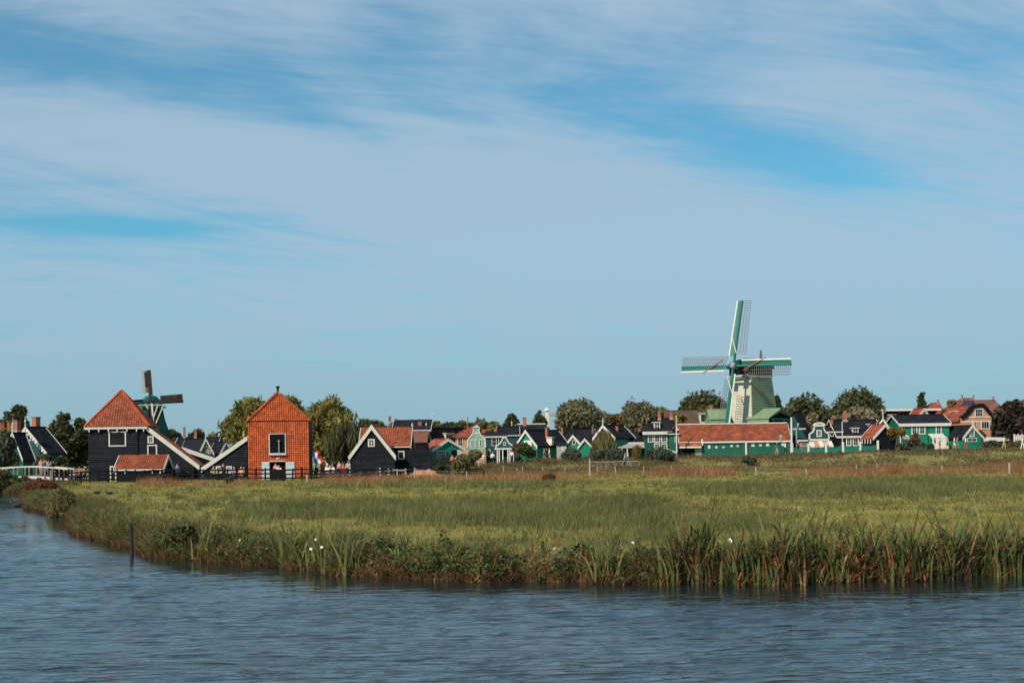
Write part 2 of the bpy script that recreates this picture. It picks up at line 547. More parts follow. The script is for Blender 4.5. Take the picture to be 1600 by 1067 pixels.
def water_mat():
    m = bpy.data.materials.new('canal_water')
    nt, n, L = nodes_of(m)
    out = n('ShaderNodeOutputMaterial')
    b = n('ShaderNodeBsdfPrincipled', i_Roughness=0.07)
    b.inputs['Base Color'].default_value = (0.007, 0.018, 0.022, 1)
    b.inputs['IOR'].default_value = 1.65
    b.inputs['Specular IOR Level'].default_value = 0.5
    L(b.outputs[0], out.inputs[0])
    g = n('ShaderNodeNewGeometry')
    def wave(rot, sc, scale, det, rough, dist):
        m0 = n('ShaderNodeMapping'); m0.inputs['Rotation'].default_value = (0, 0, rot)
        L(g.outputs['Position'], m0.inputs[0])
        mp = n('ShaderNodeMapping'); mp.inputs['Scale'].default_value = sc
        L(m0.outputs[0], mp.inputs[0])
        t = n('ShaderNodeTexNoise', i_Scale=scale, i_Detail=det, i_Roughness=rough, i_Distortion=dist)
        L(mp.outputs[0], t.inputs['Vector'])
        return t.outputs[0]
    a = wave(R(-6), (0.20, 1.0, 1), 4.2, 2, 0.5, 0.4)
    c = wave(R(8), (0.30, 1.0, 1), 10.0, 3, 0.6, 0.4)
    big = wave(R(-12), (0.2, 0.5, 1), 0.16, 2, 0.5, 0.0)
    # calmer and livelier stretches
    cs = n('ShaderNodeMapRange', i_1=0.35, i_2=0.65, i_3=0.42, i_4=1.25); L(big, cs.inputs[0])
    pk = n('ShaderNodeMath', operation='POWER'); L(a, pk.inputs[0]); pk.inputs[1].default_value = 3.5
    mu = n('ShaderNodeMath', operation='MULTIPLY'); L(pk.outputs[0], mu.inputs[0]); mu.inputs[1].default_value = 0.30
    ma = n('ShaderNodeMath', operation='MULTIPLY_ADD'); L(c, ma.inputs[0]); ma.inputs[1].default_value = 0.03; L(mu.outputs[0], ma.inputs[2])
    # the bank shelters a strip of quieter water along it
    sp = n('ShaderNodeSeparateXYZ'); L(g.outputs['Position'], sp.inputs[0])
    def mm(op, a_, b_, c_=None):
        q = n('ShaderNodeMath', operation=op)
        for i, v in enumerate((a_, b_, c_)):
            if v is None: continue
            if isinstance(v, (int, float)): q.inputs[i].default_value = v
            else: L(v, q.inputs[i])
        return q.outputs[0]
    side = mm('MAXIMUM', mm('SUBTRACT', -6.0, sp.outputs[0]), 0.0)
    dist = mm('SUBTRACT', mm('MULTIPLY_ADD', side, 1.8, 36.0), sp.outputs[1])
    lee = n('ShaderNodeMapRange', interpolation_type='SMOOTHSTEP', i_1=0.0, i_2=7.5, i_3=0.16, i_4=1.0); L(dist, lee.inputs[0])
    m2 = n('ShaderNodeMath', operation='MULTIPLY'); L(ma.outputs[0], m2.inputs[0]); L(mm('MULTIPLY', cs.outputs[0], lee.outputs[0]), m2.inputs[1])
    bp = n('ShaderNodeBump', i_Strength=1.0, i_Distance=WAVE); L(m2.outputs[0], bp.inputs['Height'])
    L(bp.outputs[0], b.inputs['Normal'])
    return m


WAVE = 0.6
MT = {
    'black': M('tarred_boards', (0.0125, 0.015, 0.0205), 0.65, 0.4, 1.2, 0.12, fine=0.35, mix=((0.028, 0.031, 0.037), 0.35), cells=(2.3, 0.21, 0.45)),
    'blackv': M('tarred_upright_boards', (0.009, 0.011, 0.015), 0.65, 0.35, 1.5, 0.12, bands=('H', 0.18, 0.03), mix=((0.022, 0.025, 0.03), 0.3)),
    'blackb': M('tarred_weatherboard', (0.010, 0.012, 0.016), 0.65, 0.35, 1.2, 0.12, bands=('Z', 0.2, 0.04), mix=((0.024, 0.027, 0.032), 0.3)),
    'orange': M('orange_clay_tiles', (0.47, 0.090, 0.022), 0.7, 0.32, 1.6, fine=0.45, mix=((0.19, 0.05, 0.026), 0.48), cells=(0.225, 0.235, 0.22)),
    'pantile': M('red_pantiles', (0.29, 0.076, 0.035), 0.7, 0.32, 1.4, fine=0.4, mix=((0.12, 0.048, 0.034), 0.5), cells=(0.24, 0.21, 0.28)),
    'oldtile': M('weathered_brown_tiles', (0.19, 0.072, 0.045), 0.8, 0.3, 1.2, fine=0.3, mix=((0.09, 0.06, 0.05), 0.5)),
    'redroof': M('bright_red_tiles', (0.30, 0.068, 0.031), 0.7, 0.28, 1.3, fine=0.35, mix=((0.18, 0.055, 0.035), 0.4), cells=(0.26, 0.22, 0.35), bands=('Z', 0.22, 0.05)),
    'slate': M('dark_roof_tiles', (0.013, 0.014, 0.019), 0.75, 0.35, 1.3, 0.12, fine=0.35, mix=((0.034, 0.030, 0.030), 0.4), cells=(0.3, 0.25, 0.35), bands=('Z', 0.25, 0.06)),
    'thatch': M('brown_thatch', (0.10, 0.065, 0.045), 0.95, 0.3, 1.5, 0.1, fine=0.4, mix=((0.06, 0.045, 0.035), 0.4)),
    'white': M('white_paint', (0.60, 0.585, 0.54), 0.55, 0.08, 2.0, mix=((0.45, 0.43, 0.38), 0.22)),
    'cream': M('cream_render', (0.66, 0.62, 0.53), 0.8, 0.08, 1.0, mix=((0.45, 0.42, 0.36), 0.2)),
    'green': M('emerald_boards', (0.012, 0.21, 0.125), 0.5, 0.14, 1.0, bands=('Z', 0.2, 0.025), mix=((0.03, 0.17, 0.11), 0.25)),
    'dgreen': M('bottle_green_boards', (0.008, 0.088, 0.058), 0.5, 0.18, 1.0, bands=('Z', 0.2, 0.025), mix=((0.02, 0.07, 0.05), 0.25)),
    'dgreenv': M('bottle_green_upright_boards', (0.010, 0.105, 0.072), 0.55, 0.2, 1.0, bands=('X', 0.24, 0.06), mix=((0.03, 0.09, 0.07), 0.3)),
    'teal': M('blue_green_boards', (0.018, 0.075, 0.085), 0.5, 0.15, 1.0, bands=('Z', 0.2, 0.025)),
    'paleteal': M('pale_sea_green_boards', (0.23, 0.42, 0.35), 0.55, 0.1, 1.0, bands=('Z', 0.2, 0.02)),
    'palegreen': M('pale_green_paint', (0.20, 0.29, 0.165), 0.6, 0.1, 1.0, mix=((0.16, 0.21, 0.12), 0.3)),
    'millshade': M('pale_green_boards_shaded', (0.205, 0.265, 0.165), 0.6, 0.12, 0.8, mix=((0.12, 0.17, 0.095), 0.35)),  # darker copy of the mill's pale green, grazing light in the colour
    'millsunlit': M('pale_green_boards_sunlit', (0.52, 0.51, 0.41), 0.6, 0.1, 0.8, mix=((0.40, 0.39, 0.27), 0.35)),  # same pale green mill paint with full sun put into the colour
    'sailgreen': M('sail_green', (0.022, 0.15, 0.125), 0.5, 0.12, 2.0),
    'brick': M('salmon_brick', (0.50, 0.245, 0.145), 0.85, 0.15, 2.0, fine=0.25, mix=((0.36, 0.17, 0.11), 0.35), bump=0.02),
    'redbrick': M('red_brick', (0.36, 0.125, 0.075), 0.85, 0.2, 3.0, fine=0.3, mix=((0.25, 0.13, 0.09), 0.3), bump=0.02),
    'brownbrick': M('dark_brick', (0.20, 0.12, 0.085), 0.85, 0.2, 3.0, fine=0.3, bump=0.02),
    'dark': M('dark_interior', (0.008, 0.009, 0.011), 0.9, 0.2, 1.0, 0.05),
    'grey': M('grey_panel', (0.33, 0.33, 0.33), 0.7, 0.12, 1.0),
    'bluegrey': M('grey_blue_paint', (0.46, 0.54, 0.57), 0.55, 0.08, 1.5, mix=((0.3, 0.36, 0.38), 0.2)),
    'sailbrown': M('brown_sail_cloth', (0.012, 0.009, 0.008), 0.85, 0.4, 1.5, fine=0.3, mix=((0.16, 0.09, 0.06), 0.2)),
    'lath': M('pale_lattice_wood', (0.30, 0.24, 0.18), 0.8, 0.25, 2.0),
    'darklath': M('grey_lattice_wood', (0.17, 0.16, 0.15), 0.8, 0.25, 2.0),
    'rust': M('red_brown_spar', (0.30, 0.085, 0.045), 0.7, 0.15, 2.0),
    'wood': M('grey_weathered_wood', (0.20, 0.175, 0.15), 0.85, 0.3, 4.0, fine=0.3),
    'post': M('pale_fence_post', (0.36, 0.34, 0.30), 0.85, 0.2, 4.0),
    'wetwood': M('dark_wet_wood', (0.022, 0.020, 0.019), 0.6, 0.4, 5.0, bump=0.02),
    'bark': M('tree_bark', (0.075, 0.055, 0.042), 0.95, 0.3, 2.0, bump=0.03),
    'solar': M('solar_glass', (0.015, 0.022, 0.045), 0.15, 0.2, 1.0, 0.6),
    'metal': M('grey_metal', (0.32, 0.33, 0.34), 0.45, 0.1, 3.0, metal=0.6),
    'sand': M('orange_sand', (0.42, 0.215, 0.115), 0.95, 0.18, 1.2, 0.1, fine=0.2, mix=((0.30, 0.17, 0.10), 0.4), bump=0.05),
    'path': M('pale_gravel', (0.40, 0.35, 0.29), 0.95, 0.15, 2.0, 0.1, fine=0.2),
    'petal': M('white_petals', (0.66, 0.64, 0.64), 0.6, 0.04, 3.0),
    'red': M('flag_red', (0.42, 0.025, 0.03), 0.8, 0.1, 3.0), 'blue': M('flag_blue', (0.02, 0.06, 0.26), 0.8, 0.1, 3.0),
    'feather': M('black_feathers', (0.016, 0.017, 0.02), 0.6, 0.3, 12.0), 'beak': M('white_beak', (0.7, 0.66, 0.6), 0.5, 0.05, 9.0),
    'yellowgrain': M('straw_thatch', (0.45, 0.33, 0.17), 0.9, 0.2, 2.0, fine=0.3),
    'glass': glass_mat(),
    'leaf_dark': leaf_mat('dark_leaves', (0.024, 0.033, 0.015), (0.105, 0.108, 0.039)),
    'leaf_olive': leaf_mat('olive_leaves', (0.074, 0.073, 0.023), (0.334, 0.282, 0.079)),
    'leaf_green': leaf_mat('green_leaves', (0.036, 0.050, 0.022), (0.147, 0.143, 0.056)),
    'leaf_grey': leaf_mat('grey_green_leaves', (0.073, 0.075, 0.039), (0.265, 0.233, 0.132)),
    'leaf_pale': leaf_mat('pale_blossom_leaves', (0.120, 0.100, 0.060), (0.396, 0.312, 0.204)),
    'leaf_gold': leaf_mat('golden_leaves', (0.110, 0.077, 0.020), (0.338, 0.208, 0.058)),
    'leaf_purple': leaf_mat('purple_leaves', (0.016, 0.011, 0.009), (0.063, 0.043, 0.028), 0.15),
    'leaf_willow': leaf_mat('willow_leaves', (0.072, 0.074, 0.029), (0.262, 0.225, 0.090)),
    'leaf_sage': leaf_mat('sage_leaves', (0.036, 0.050, 0.036), (0.143, 0.162, 0.108)),
    'leaf_weed': leaf_mat('dike_weed_leaves', (0.045, 0.050, 0.022), (0.150, 0.125, 0.055), dead=((0.20, 0.09, 0.045), 0.15)),
    'leaf_rust': leaf_mat('rusty_leaves', (0.10, 0.045, 0.018), (0.24, 0.105, 0.045)),
    'leaf_heather': leaf_mat('heather_flowers', (0.09, 0.015, 0.045), (0.2, 0.03, 0.09)),
    'herb': leaf_mat('bank_herb_leaves', (0.015, 0.030, 0.011), (0.163, 0.211, 0.067), 0.3, 1.2, dead=((0.17, 0.07, 0.035), 0.12)),
    'grass': leaf_mat('meadow_grass', (0.183, 0.187, 0.037), (0.441, 0.372, 0.099), 0.35, 0.22, dead=((0.30, 0.20, 0.09), 0.16)),
    'rush': leaf_mat('dark_rushes', (0.045, 0.064, 0.020), (0.213, 0.222, 0.070), 0.25, 0.35, dead=((0.20, 0.12, 0.06), 0.10)),
    'straw': leaf_mat('rusty_sedge', (0.150, 0.060, 0.026), (0.396, 0.180, 0.078), 0.3, 0.35, dead=((0.42, 0.27, 0.13), 0.16)),
    'rustgrass': leaf_mat('rusty_bank_leaves', (0.055, 0.026, 0.014), (0.20, 0.085, 0.038), 0.25, 0.7, dead=((0.30, 0.17, 0.08), 0.12)),
    'dikegrass': leaf_mat('dike_weeds', (0.066, 0.060, 0.023), (0.233, 0.169, 0.072), 0.3, 0.3, dead=((0.23, 0.105, 0.05), 0.25)),
    'bankgrass': leaf_mat('bank_grass', (0.056, 0.061, 0.018), (0.208, 0.190, 0.056), 0.3, 0.6, dead=((0.21, 0.095, 0.045), 0.12)),
    'reed': leaf_mat('reed_leaves', (0.008, 0.017, 0.009), (0.169, 0.200, 0.060), 0.25, 1.1, dead=((0.20, 0.075, 0.035), 0.24)),
    'reedpale': leaf_mat('light_reed_leaves', (0.060, 0.090, 0.029), (0.266, 0.259, 0.081), 0.3, 1.1, dead=((0.30, 0.15, 0.06), 0.10)),  # lighter reed green for some clumps and single leaves
}


# ------------------------------------------------------------------ land and water
def axis(parts):
    return np.unique(np.round(np.concatenate([np.arange(a, b, s) for a, b, s in parts]), 3))


def vnoise2(x, y, seed):
    """smooth lattice noise 0..1"""
    r = np.random.RandomState(seed).rand(256, 256)
    xi, yi = np.floor(x).astype(int), np.floor(y).astype(int)
    fx, fy = x - xi, y - yi
    fx = fx * fx * fx * (fx * (fx * 6 - 15) + 10); fy = fy * fy * fy * (fy * (fy * 6 - 15) + 10)
    g = lambda i, j: r[(xi + i) & 255, (yi + j) & 255]
    return (g(0, 0) * (1 - fx) + g(1, 0) * fx) * (1 - fy) + (g(0, 1) * (1 - fx) + g(1, 1) * fx) * fy


def build_water():
    """one sheet: real wavelets where the canal lies before the eye, flat beyond"""
    xs = axis([(-6000, -400, 800), (-400, -60, 20), (-60, -34, 1.0), (-34, 22, 0.16), (22, 60, 1.0), (60, 400, 20), (400, 6001, 800)])
    ys = axis([(-3000, -100, 400), (-100, 8, 6), (8, 14, 0.3), (14, 40, 0.04), (40, 62, 0.08), (62, 140, 0.6), (140, 400, 20), (400, 9001, 800)])
    X, Y = np.meshgrid(xs, ys)
    def layer(rot, sx, sy, seed, pw):
        c, q = math.cos(rot), math.sin(rot)
        u, v = X * c - Y * q, X * q + Y * c
        v = v + .5 * vnoise2(u * .22, v * .35, seed + 1)
        return vnoise2(u * sx + 40, v * sy + 40, seed) ** pw
    k = .55 + .8 * vnoise2(X * .05 + .02 * Y, Y * .13, 91) ** 1.3
    lee = .10 + .90 * sstep(.3, 7.5, -shore_d(X, Y))
    fade = sstep(-60, -34, X) * (1 - sstep(22, 40, X)) * sstep(6, 14, Y) * (1 - sstep(62, 120, Y))
    Z = (layer(R(-7), .28, .9, 71, 1.5) * .030 + layer(R(3), .45, 2.1, 75, 2.0) * .030 + layer(R(-7), .90, 5.5, 79, 2.0) * .038 + layer(R(12), 1.8, 9.0, 83, 2.0) * .020 - .05) * k * lee * fade
    n, m = X.shape
    v = np.stack([X, Y, Z], -1).reshape(-1, 3)
    i = (np.arange(n - 1)[:, None] * m + np.arange(m - 1)[None, :]).reshape(-1)
    o = link('water', mesh_np('water', v, np.stack([i, i + 1, i + m + 1, i + m], -1), water_mat(), smooth=True))
    tag(o, 'rippled blue grey canal water', kind='structure')


def build_land():
    xs = axis([(-6000, -400, 800), (-400, -100, 10), (-100, -30, 0.8), (-30, 22, 0.35), (22, 100, 1.0), (100, 400, 10), (400, 6001, 800)])
    ys = axis([(30, 62, 0.25), (62, 130, 0.8), (130, 240, 1.5), (240, 400, 20), (400, 9001, 800)])
    X, Y = np.meshgrid(xs, ys)
    Z = T(X, Y)
    d = shore_d(X, Y)
    rs = np.random.RandomState(3)
    Z = Z + (rs.rand(*Z.shape) - 0.5) * 0.07 * ((d > 0.2) & (Y < 120))
    n, k = X.shape
    v = np.stack([X, Y, Z], -1).reshape(-1, 3)
    i = (np.arange(n - 1)[:, None] * k + np.arange(k - 1)[None, :]).reshape(-1)
    f = np.stack([i, i + 1, i + k + 1, i + k], -1)
    keep = ~(v[f, 2].max(axis=1) < -0.85)
    o = link('ground', mesh_np('ground', v, f[keep], ground_mat(), smooth=True))
    tag(o, 'flat meadow and low dike beside the canal', kind='structure')
    build_water()
    # the walk along the dike
    pts = []
    for x in np.arange(-14, 130, 1.5):
        y = 186.5 + 1.2 * math.sin(x * 0.06)
        pts.append((x, y))
    m = MB()
    vs = [(x, y + s, Tz(x, y + s) + 0.03) for x, y in pts for s in (-1.4, 1.4)]
    m.poly(vs, [(2 * i, 2 * i + 2, 2 * i + 3, 2 * i + 1) for i in range(len(pts) - 1)])
    tag(m.build('path', MT['path']), 'pale gravel walk along the dike', kind='structure')


build_land()


# ------------------------------------------------------------------ houses
class House:
    """gabled house: local x across the gable, local y along the ridge (away from the gable), z up"""
    def __init__(s, name, label, cat, Y, th, ga, gl, gr, rend=None, L=None, wall='blackb', roof='slate', trim='white', oh=0.2, barge=0.24,
                 back=True, group=None, side=False, tiles=False, front_wall=True, base_drop=0.3, pitch_t=0.14, clap=False, sidewall=None):
        s.th = R(th)
        s.g = Vector((math.cos(s.th), math.sin(s.th), 0)); s.r = Vector((-s.g.y, s.g.x, 0))
        if side:                      # ga, gl, gr given as metres instead of pixels: see side_house
            s.O = Vector((side[0], side[1], 0)); xl, zl = gl; xr, zr = gr; za = ga[1]
        else:
            p = P(ga[0], ga[1], Y); s.O = Vector((p.x, Y, 0)); za = p.z
            xl, zl = s.hit(*gl); xr, zr = s.hit(*gr)
        if L is None:
            a, _ = ray(rend, 700)
            t = (s.O.x - a * s.O.y) / (math.sin(s.th) + a * math.cos(s.th))
            L = t
        s.L = L
        s.zb = min(Tz(s.O.x, s.O.y), Tz(*(s.O + s.r * L).xy)) - base_drop
        s.root = empty(name, (s.O.x, s.O.y, s.zb), s.th, label, cat, group)
        s.trim = MT[trim]
        za, zl, zr = za - s.zb, zl - s.zb, zr - s.zb
        s.za, s.zl, s.zr, s.xl, s.xr = za, zl, zr, xl, xr
        wl, wr = xl + oh, xr - oh
        t = pitch_t
        kl, kr = (za - zl) / -xl, (za - zr) / xr
        s.kl, s.kr, s.wl, s.wr, s.oh, s.t = kl, kr, wl, wr, oh, t
        gap = t * 1.45
        zwl, zwr = za - kl * -wl - gap, za - kr * wr - gap
        s.zwl, s.zwr = zwl, zwr
        y0 = 0.0
        if front_wall:
            MB().prism([(wl, 0), (wr, 0), (wr, zwr), (0, za - gap), (wl, zwl)], y0, L, 0).build('wall', MT[wall], s.root)
        s.roof(roof, tiles, kl, kr)
        if barge:
            for side_, (x, z) in (('l', (xl, zl)), ('r', (xr, zr))):
                for yy in ((-oh - 0.07, -oh - 0.01),) + (((L + oh + 0.01, L + oh + 0.07),) if back else ()):
                    k = kl if side_ == 'l' else kr
                    dz = barge * math.sqrt(1 + k * k)
                    o = 0.035 if x > 0 else -0.035
                    c = 0.003 if x > 0 else 0.0
                    m = MB().prism([(0, za + 0.06), (x + o, z + 0.06), (x + o, z + 0.06 - dz), (0, za + 0.06 - dz)] if x < 0 else
                                   [(0, za + 0.06), (0, za + 0.06 - dz), (x + o, z + 0.06 - dz), (x + o, z + 0.06)], yy[0] - c, yy[1] - c)
                    m.build('bargeboard', s.trim, s.root)

    def roof(s, roof, tiles, kl, kr):
        xl, xr, zl, zr, za, t, L, oh = s.xl, s.xr, s.zl, s.zr, s.za, s.t, s.L, s.oh
        tl, tr = t * math.sqrt(1 + kl * kl), t * math.sqrt(1 + kr * kr)
        s.roofo = MB().prism([(xl, zl), (xl, zl - tl), (0, za - max(tl, tr)), (xr, zr - tr), (xr, zr), (0, za)], -oh, L + oh).build('roof', MT[roof], s.root)
        if tiles:                     # rolls of pantiles lying proud of the roof deck
            pu, pv = tiles if isinstance(tiles, tuple) else (0.24, 0.3)
            for sx, x, z, k in ((-1, xl, zl, kl), (1, xr, zr, kr)):
                ln = math.hypot(x, za - z)
                ev = Vector((-x, 0, za - z)).normalized()
                nn = Vector((sx * k, 0, 1)).normalized()
                p0 = Vector((x, -oh, z)) + nn * 0.03
                eu = Vector((0, 1, 0))
                m = MB().sheet(p0, eu, ev, nn, ln, lambda v: (0, L + 2 * oh), tile_rows(ln, pv), tile_cols(0, L + 2 * oh, pu))
                m.build('tile_field', MT[roof], s.roofo)
        MB().beam((0, -oh, za + 0.02), (0, L + oh, za + 0.02), 0.26, 0.12).build('ridge_cap', MT[roof] if not hasattr(s, 'rc') else MT[s.rc], s.roofo)

    def hit(s, px, py, wall='F', off=0.0):
        """pixel -> local (along, z world) on the front gable plane, or a side wall plane at local x = off"""
        a, b = ray(px, py)
        if wall == 'F':
            q = (a * s.O.y - s.O.x) / (s.g.x - a * s.g.y)
            d = s.O.y + q * s.g.y
        else:
            o = s.O + s.g * off
            q = (o.x - a * o.y) / (math.sin(s.th) + a * math.cos(s.th))
            d = o.y + q * s.r.y
        return q, H + b * d

    def frame(s, wall, a0, a1, z0, z1, y, parent, bar=0.07, nx=2, ny=2, depth=0.07, fcol=None, pane='glass', name='window', mun=0.035, label=None):
        """window frame with muntins; its glass is a sub-part. y = how far in front of the wall plane"""
        def pt(a, o, z):
            if wall == 'F': return (a, -o, z)
            if wall == 'R': return (s.wr + o, a, z)
            return (s.wl - o, a, z)
        m = MB()
        def bx(b0, b1, o0, o1, c0, c1):
            p = [pt(a, o, z) for z in (c0, c1) for o in (o0, o1) for a in (b0, b1)]
            m.poly(p, [(0, 2, 3, 1), (4, 5, 7, 6), (0, 1, 5, 4), (2, 6, 7, 3), (0, 4, 6, 2), (1, 3, 7, 5)])
        bx(a0 - bar, a0 + 0.01, y, y + depth, z0 - bar, z1 + bar); bx(a1 - 0.01, a1 + bar, y, y + depth, z0 - bar, z1 + bar)
        bx(a0, a1, y, y + depth * 0.95, z1 - 0.01, z1 + bar * 0.97); bx(a0, a1, y, y + depth * 1.3, z0 - bar * 0.97, z0 + 0.01)
        for i in range(1, nx):
            c = a0 + (a1 - a0) * i / nx; bx(c - mun / 2, c + mun / 2, y, y + depth * 0.7, z0, z1)
        for i in range(1, ny):
            c = z0 + (z1 - z0) * i / ny; bx(a0, a1, y, y + depth * 0.68, c - mun / 2, c + mun / 2)
        w = m.build(name, fcol or s.trim, parent)
        if label: w['label'] = label
        g = MB()
        p = [pt(a, o, z) for z in (z0 - 0.005, z1 + 0.005) for o in (y - 0.02, y + 0.02) for a in (a0 - 0.005, a1 + 0.005)]
        g.poly(p, [(0, 2, 3, 1), (4, 5, 7, 6), (0, 1, 5, 4), (2, 6, 7, 3), (0, 4, 6, 2), (1, 3, 7, 5)])
        g.build('pane', MT[pane], w)
        return w

    def win(s, x0, y0, x1, y1, wall='F', nx=2, ny=2, y=0.01, **kw):
        off = {'F': 0, 'R': s.wr, 'L': s.wl}[wall]
        a0, zt = s.hit(x0, y0, wall, off); a1, zb = s.hit(x1, y1, wall, off)
        a0, a1 = min(a0, a1), max(a0, a1)
        return s.frame(wall, a0 + .07, a1 - .07, zb - s.zb + .07, zt - s.zb - .07, y, s.root, nx=nx, ny=ny, **kw)

    def panel(s, x0, y0, x1, y1, mat, wall='F', y=0.03, name='door', label=None):
        off = {'F': 0, 'R': s.wr, 'L': s.wl}[wall]
        a0, zt = s.hit(x0, y0, wall, off); a1, zb = s.hit(x1, y1, wall, off)
        a0, a1 = min(a0, a1), max(a0, a1)
        z0, z1 = zb - s.zb, zt - s.zb
        m = MB()
        if wall == 'F': m.box(a0, a1, -y, 0.05, z0, z1)
        elif wall == 'R': m.box(s.wr - 0.05, s.wr + y, a0, a1, z0, z1)
        else: m.box(s.wl - y, s.wl + 0.05, a0, a1, z0, z1)
        o = m.build(name, MT[mat], s.root)
        if label: o['label'] = label
        return o

    def local(s, px, py, dY):
        p = P(px, py, s.O.y + dY) - s.O
        return p.dot(s.g), p.dot(s.r), p.z - s.zb

    def chim(s, px, ptop, pbot, wpx, dY=2.5, mat='redbrick', cap='brownbrick', pots=True):
        a, t, z1 = s.local(px, ptop, dY)
        _, _, z0 = s.local(px, pbot, dY)
        w = wpx * (s.O.y + dY) / F / 2
        c = MB().box(a - w, a + w, t - w, t + w, z0 - 0.5, z1).build('chimney', MT[mat], s.root)
        MB().box(a - w * 1.16, a + w * 1.16, t - w * 1.16, t + w * 1.16, z1, z1 + 0.14).build('chimney_cap', MT[cap], c)
        MB().box(a - w * 1.2, a + w * 1.2, t - w * 1.2, t + w * 1.2, z0 - 0.12, z0 + 0.1).build('flashing', MT['grey'], c)

    def dorm(s, x0, y0, x1, y1, dY, mat='white', nx=2, ny=2, depth=1.8, flat=True, side='cream'):
        """roof window with its own little box, facing the gable side or the right-hand slope"""
        wc = s.O.y + dY
        pa, pb = P(x0, y0, wc), P(x1, y1, wc)
        w = pb.x - pa.x
        # box axis-aligned to the picture-facing side: front faces the slope direction
        m = MB()
        t_ = math.degrees(s.th)
        fwd = Vector((1, 0, 0)) if t_ < -25 else Vector((-1, 0, 0)) if t_ > 25 else Vector((0, -1, 0))
        rgt = Vector((0, fwd.x, 0)) if fwd.x else Vector((1, 0, 0))
        c = Vector(s.local((x0 + x1) / 2, y1, dY))
        hh = pa.z - pb.z
        def corner(i, j, k):
            return c + rgt * (w / 2 * i) - fwd * j + Vector((0, 0, k))
        m.poly([corner(i, j, k) for k in (-0.3, hh) for j in (0, depth) for i in (-1, 1)],
               [(0, 2, 3, 1), (4, 5, 7, 6), (0, 1, 5, 4), (2, 6, 7, 3), (0, 4, 6, 2), (1, 3, 7, 5)])
        b = m.build('dormer', MT[side], s.root)
        f = MB()
        def bx(i0, i1, j0, j1, k0, k1, mb):
            mb.poly([c + rgt * i - fwd * j + Vector((0, 0, k)) for k in (k0, k1) for j in (j0, j1) for i in (i0, i1)],
                    [(0, 2, 3, 1), (4, 5, 7, 6), (0, 1, 5, 4), (2, 6, 7, 3), (0, 4, 6, 2), (1, 3, 7, 5)])
        W = w / 2
        bar = 0.12
        bx(-W, -W + bar, -0.06, 0, 0, hh, f); bx(W - bar, W, -0.06, 0, 0, hh, f); bx(-W + bar, W - bar, -0.055, 0, hh - bar, hh, f); bx(-W + bar, W - bar, -0.07, 0, 0, bar, f)
        for i in range(1, nx):
            q = -W + bar + (2 * W - 2 * bar) * i / nx; bx(q - 0.03, q + 0.03, -0.045, 0, bar, hh - bar, f)
        for i in range(1, ny):
            q = bar + (hh - 2 * bar) * i / ny; bx(-W + bar, W - bar, -0.043, 0, q - 0.025, q + 0.025, f)
        f.build('window_frame', MT[mat], b)
        g = MB(); bx(-W + bar, W - bar, -0.02, 0.02, bar, hh - bar, g); g.build('pane', MT['glass'], b)
        r = MB(); bx(-W - 0.12, W + 0.12, -0.2, depth, hh + 0.004, hh + 0.12, r); r.build('dormer_roof', s.trim, b)
        return b

    def finial(s, px_top, h=None, y=None, mat=None):
        yy = -s.oh - 0.05 if y is None else y
        h = h or (px_top * s.O.y / F)
        MB().lathe([(0.07, -0.25), (0.07, 0.1), (0.13, 0.16), (0.05, 0.24), (0.05, h * 0.45), (0.13, h * 0.52), (0.10, h * 0.6), (0.04, h * 0.68), (0.02, h)], 8,
                   (0, yy, s.za)).build('finial', mat or s.trim, s.root)

    def eave(s, side='R', h=0.22, mat=None, name='gutter', out=0.08):
        x, z, k = (s.xr, s.zr, 1) if side == 'R' else (s.xl, s.zl, -1)
        MB().box(min(x, x + k * out), max(x, x + k * out), -s.oh + .01, s.L + s.oh - .01, z - h, z - 0.02).build(name, mat or s.trim, s.root)

    def band(s, a0, a1, z0, z1, out=0.06, mat=None, name='fascia', y1=0.0):
        MB().box(a0, a1, -out, y1, z0, z1).build(name, mat or s.trim, s.root)


def side_house(name, label, cat, Y, x0, x1, eave, ridge, D, wall='blackb', roof='slate', yaw=0.0, **kw):
    """ridge runs across the view; front eave at depth Y between pixels x0 and x1"""
    th = -90 + yaw
    oh = kw.get('oh', 0.2)
    pa = P(x0, eave[0], Y)
    rv = Vector((math.cos(R(yaw)), math.sin(R(yaw)), 0))
    ax, _ = ray(x1, eave[1] if len(eave) > 1 else eave[0])
    # length along the yawed eave until pixel x1
    Lw = (ax * Y - pa.x) / (rv.x - ax * rv.y)
    back = Vector((-rv.y, rv.x, 0))
    # the gable centre at the left end, half the width behind the eave
    o = Vector((pa.x, Y, 0)) + back * (D / 2) + rv * oh
    _, b = ray(x0, ridge)
    za = H + b * (Y + D / 2)
    return House(name, label, cat, Y, th, (0, za), (-D / 2, pa.z), (D / 2, pa.z), L=Lw - 2 * oh, side=(o.x, o.y), wall=wall, roof=roof, **kw)


def coping(parent, pts, y0, y1, w=0.16, mat='white', name='coping'):
    """white edge following a curved gable outline (x, z points)"""
    m = MB()
    n = len(pts)
    rings = []
    for i, (x, z) in enumerate(pts):
        a, b = pts[max(i - 1, 0)], pts[min(i + 1, n - 1)]
        d = Vector((b[0] - a[0], b[1] - a[1])); d.normalize()
        nx, nz = -d.y * w / 2, d.x * w / 2
        rings.append([(x - nx, y0, z - nz), (x + nx, y0, z + nz), (x + nx, y1, z + nz), (x - nx, y1, z - nz)])
    m.tube_rings(rings)
    return m.build(name, MT[mat], parent)


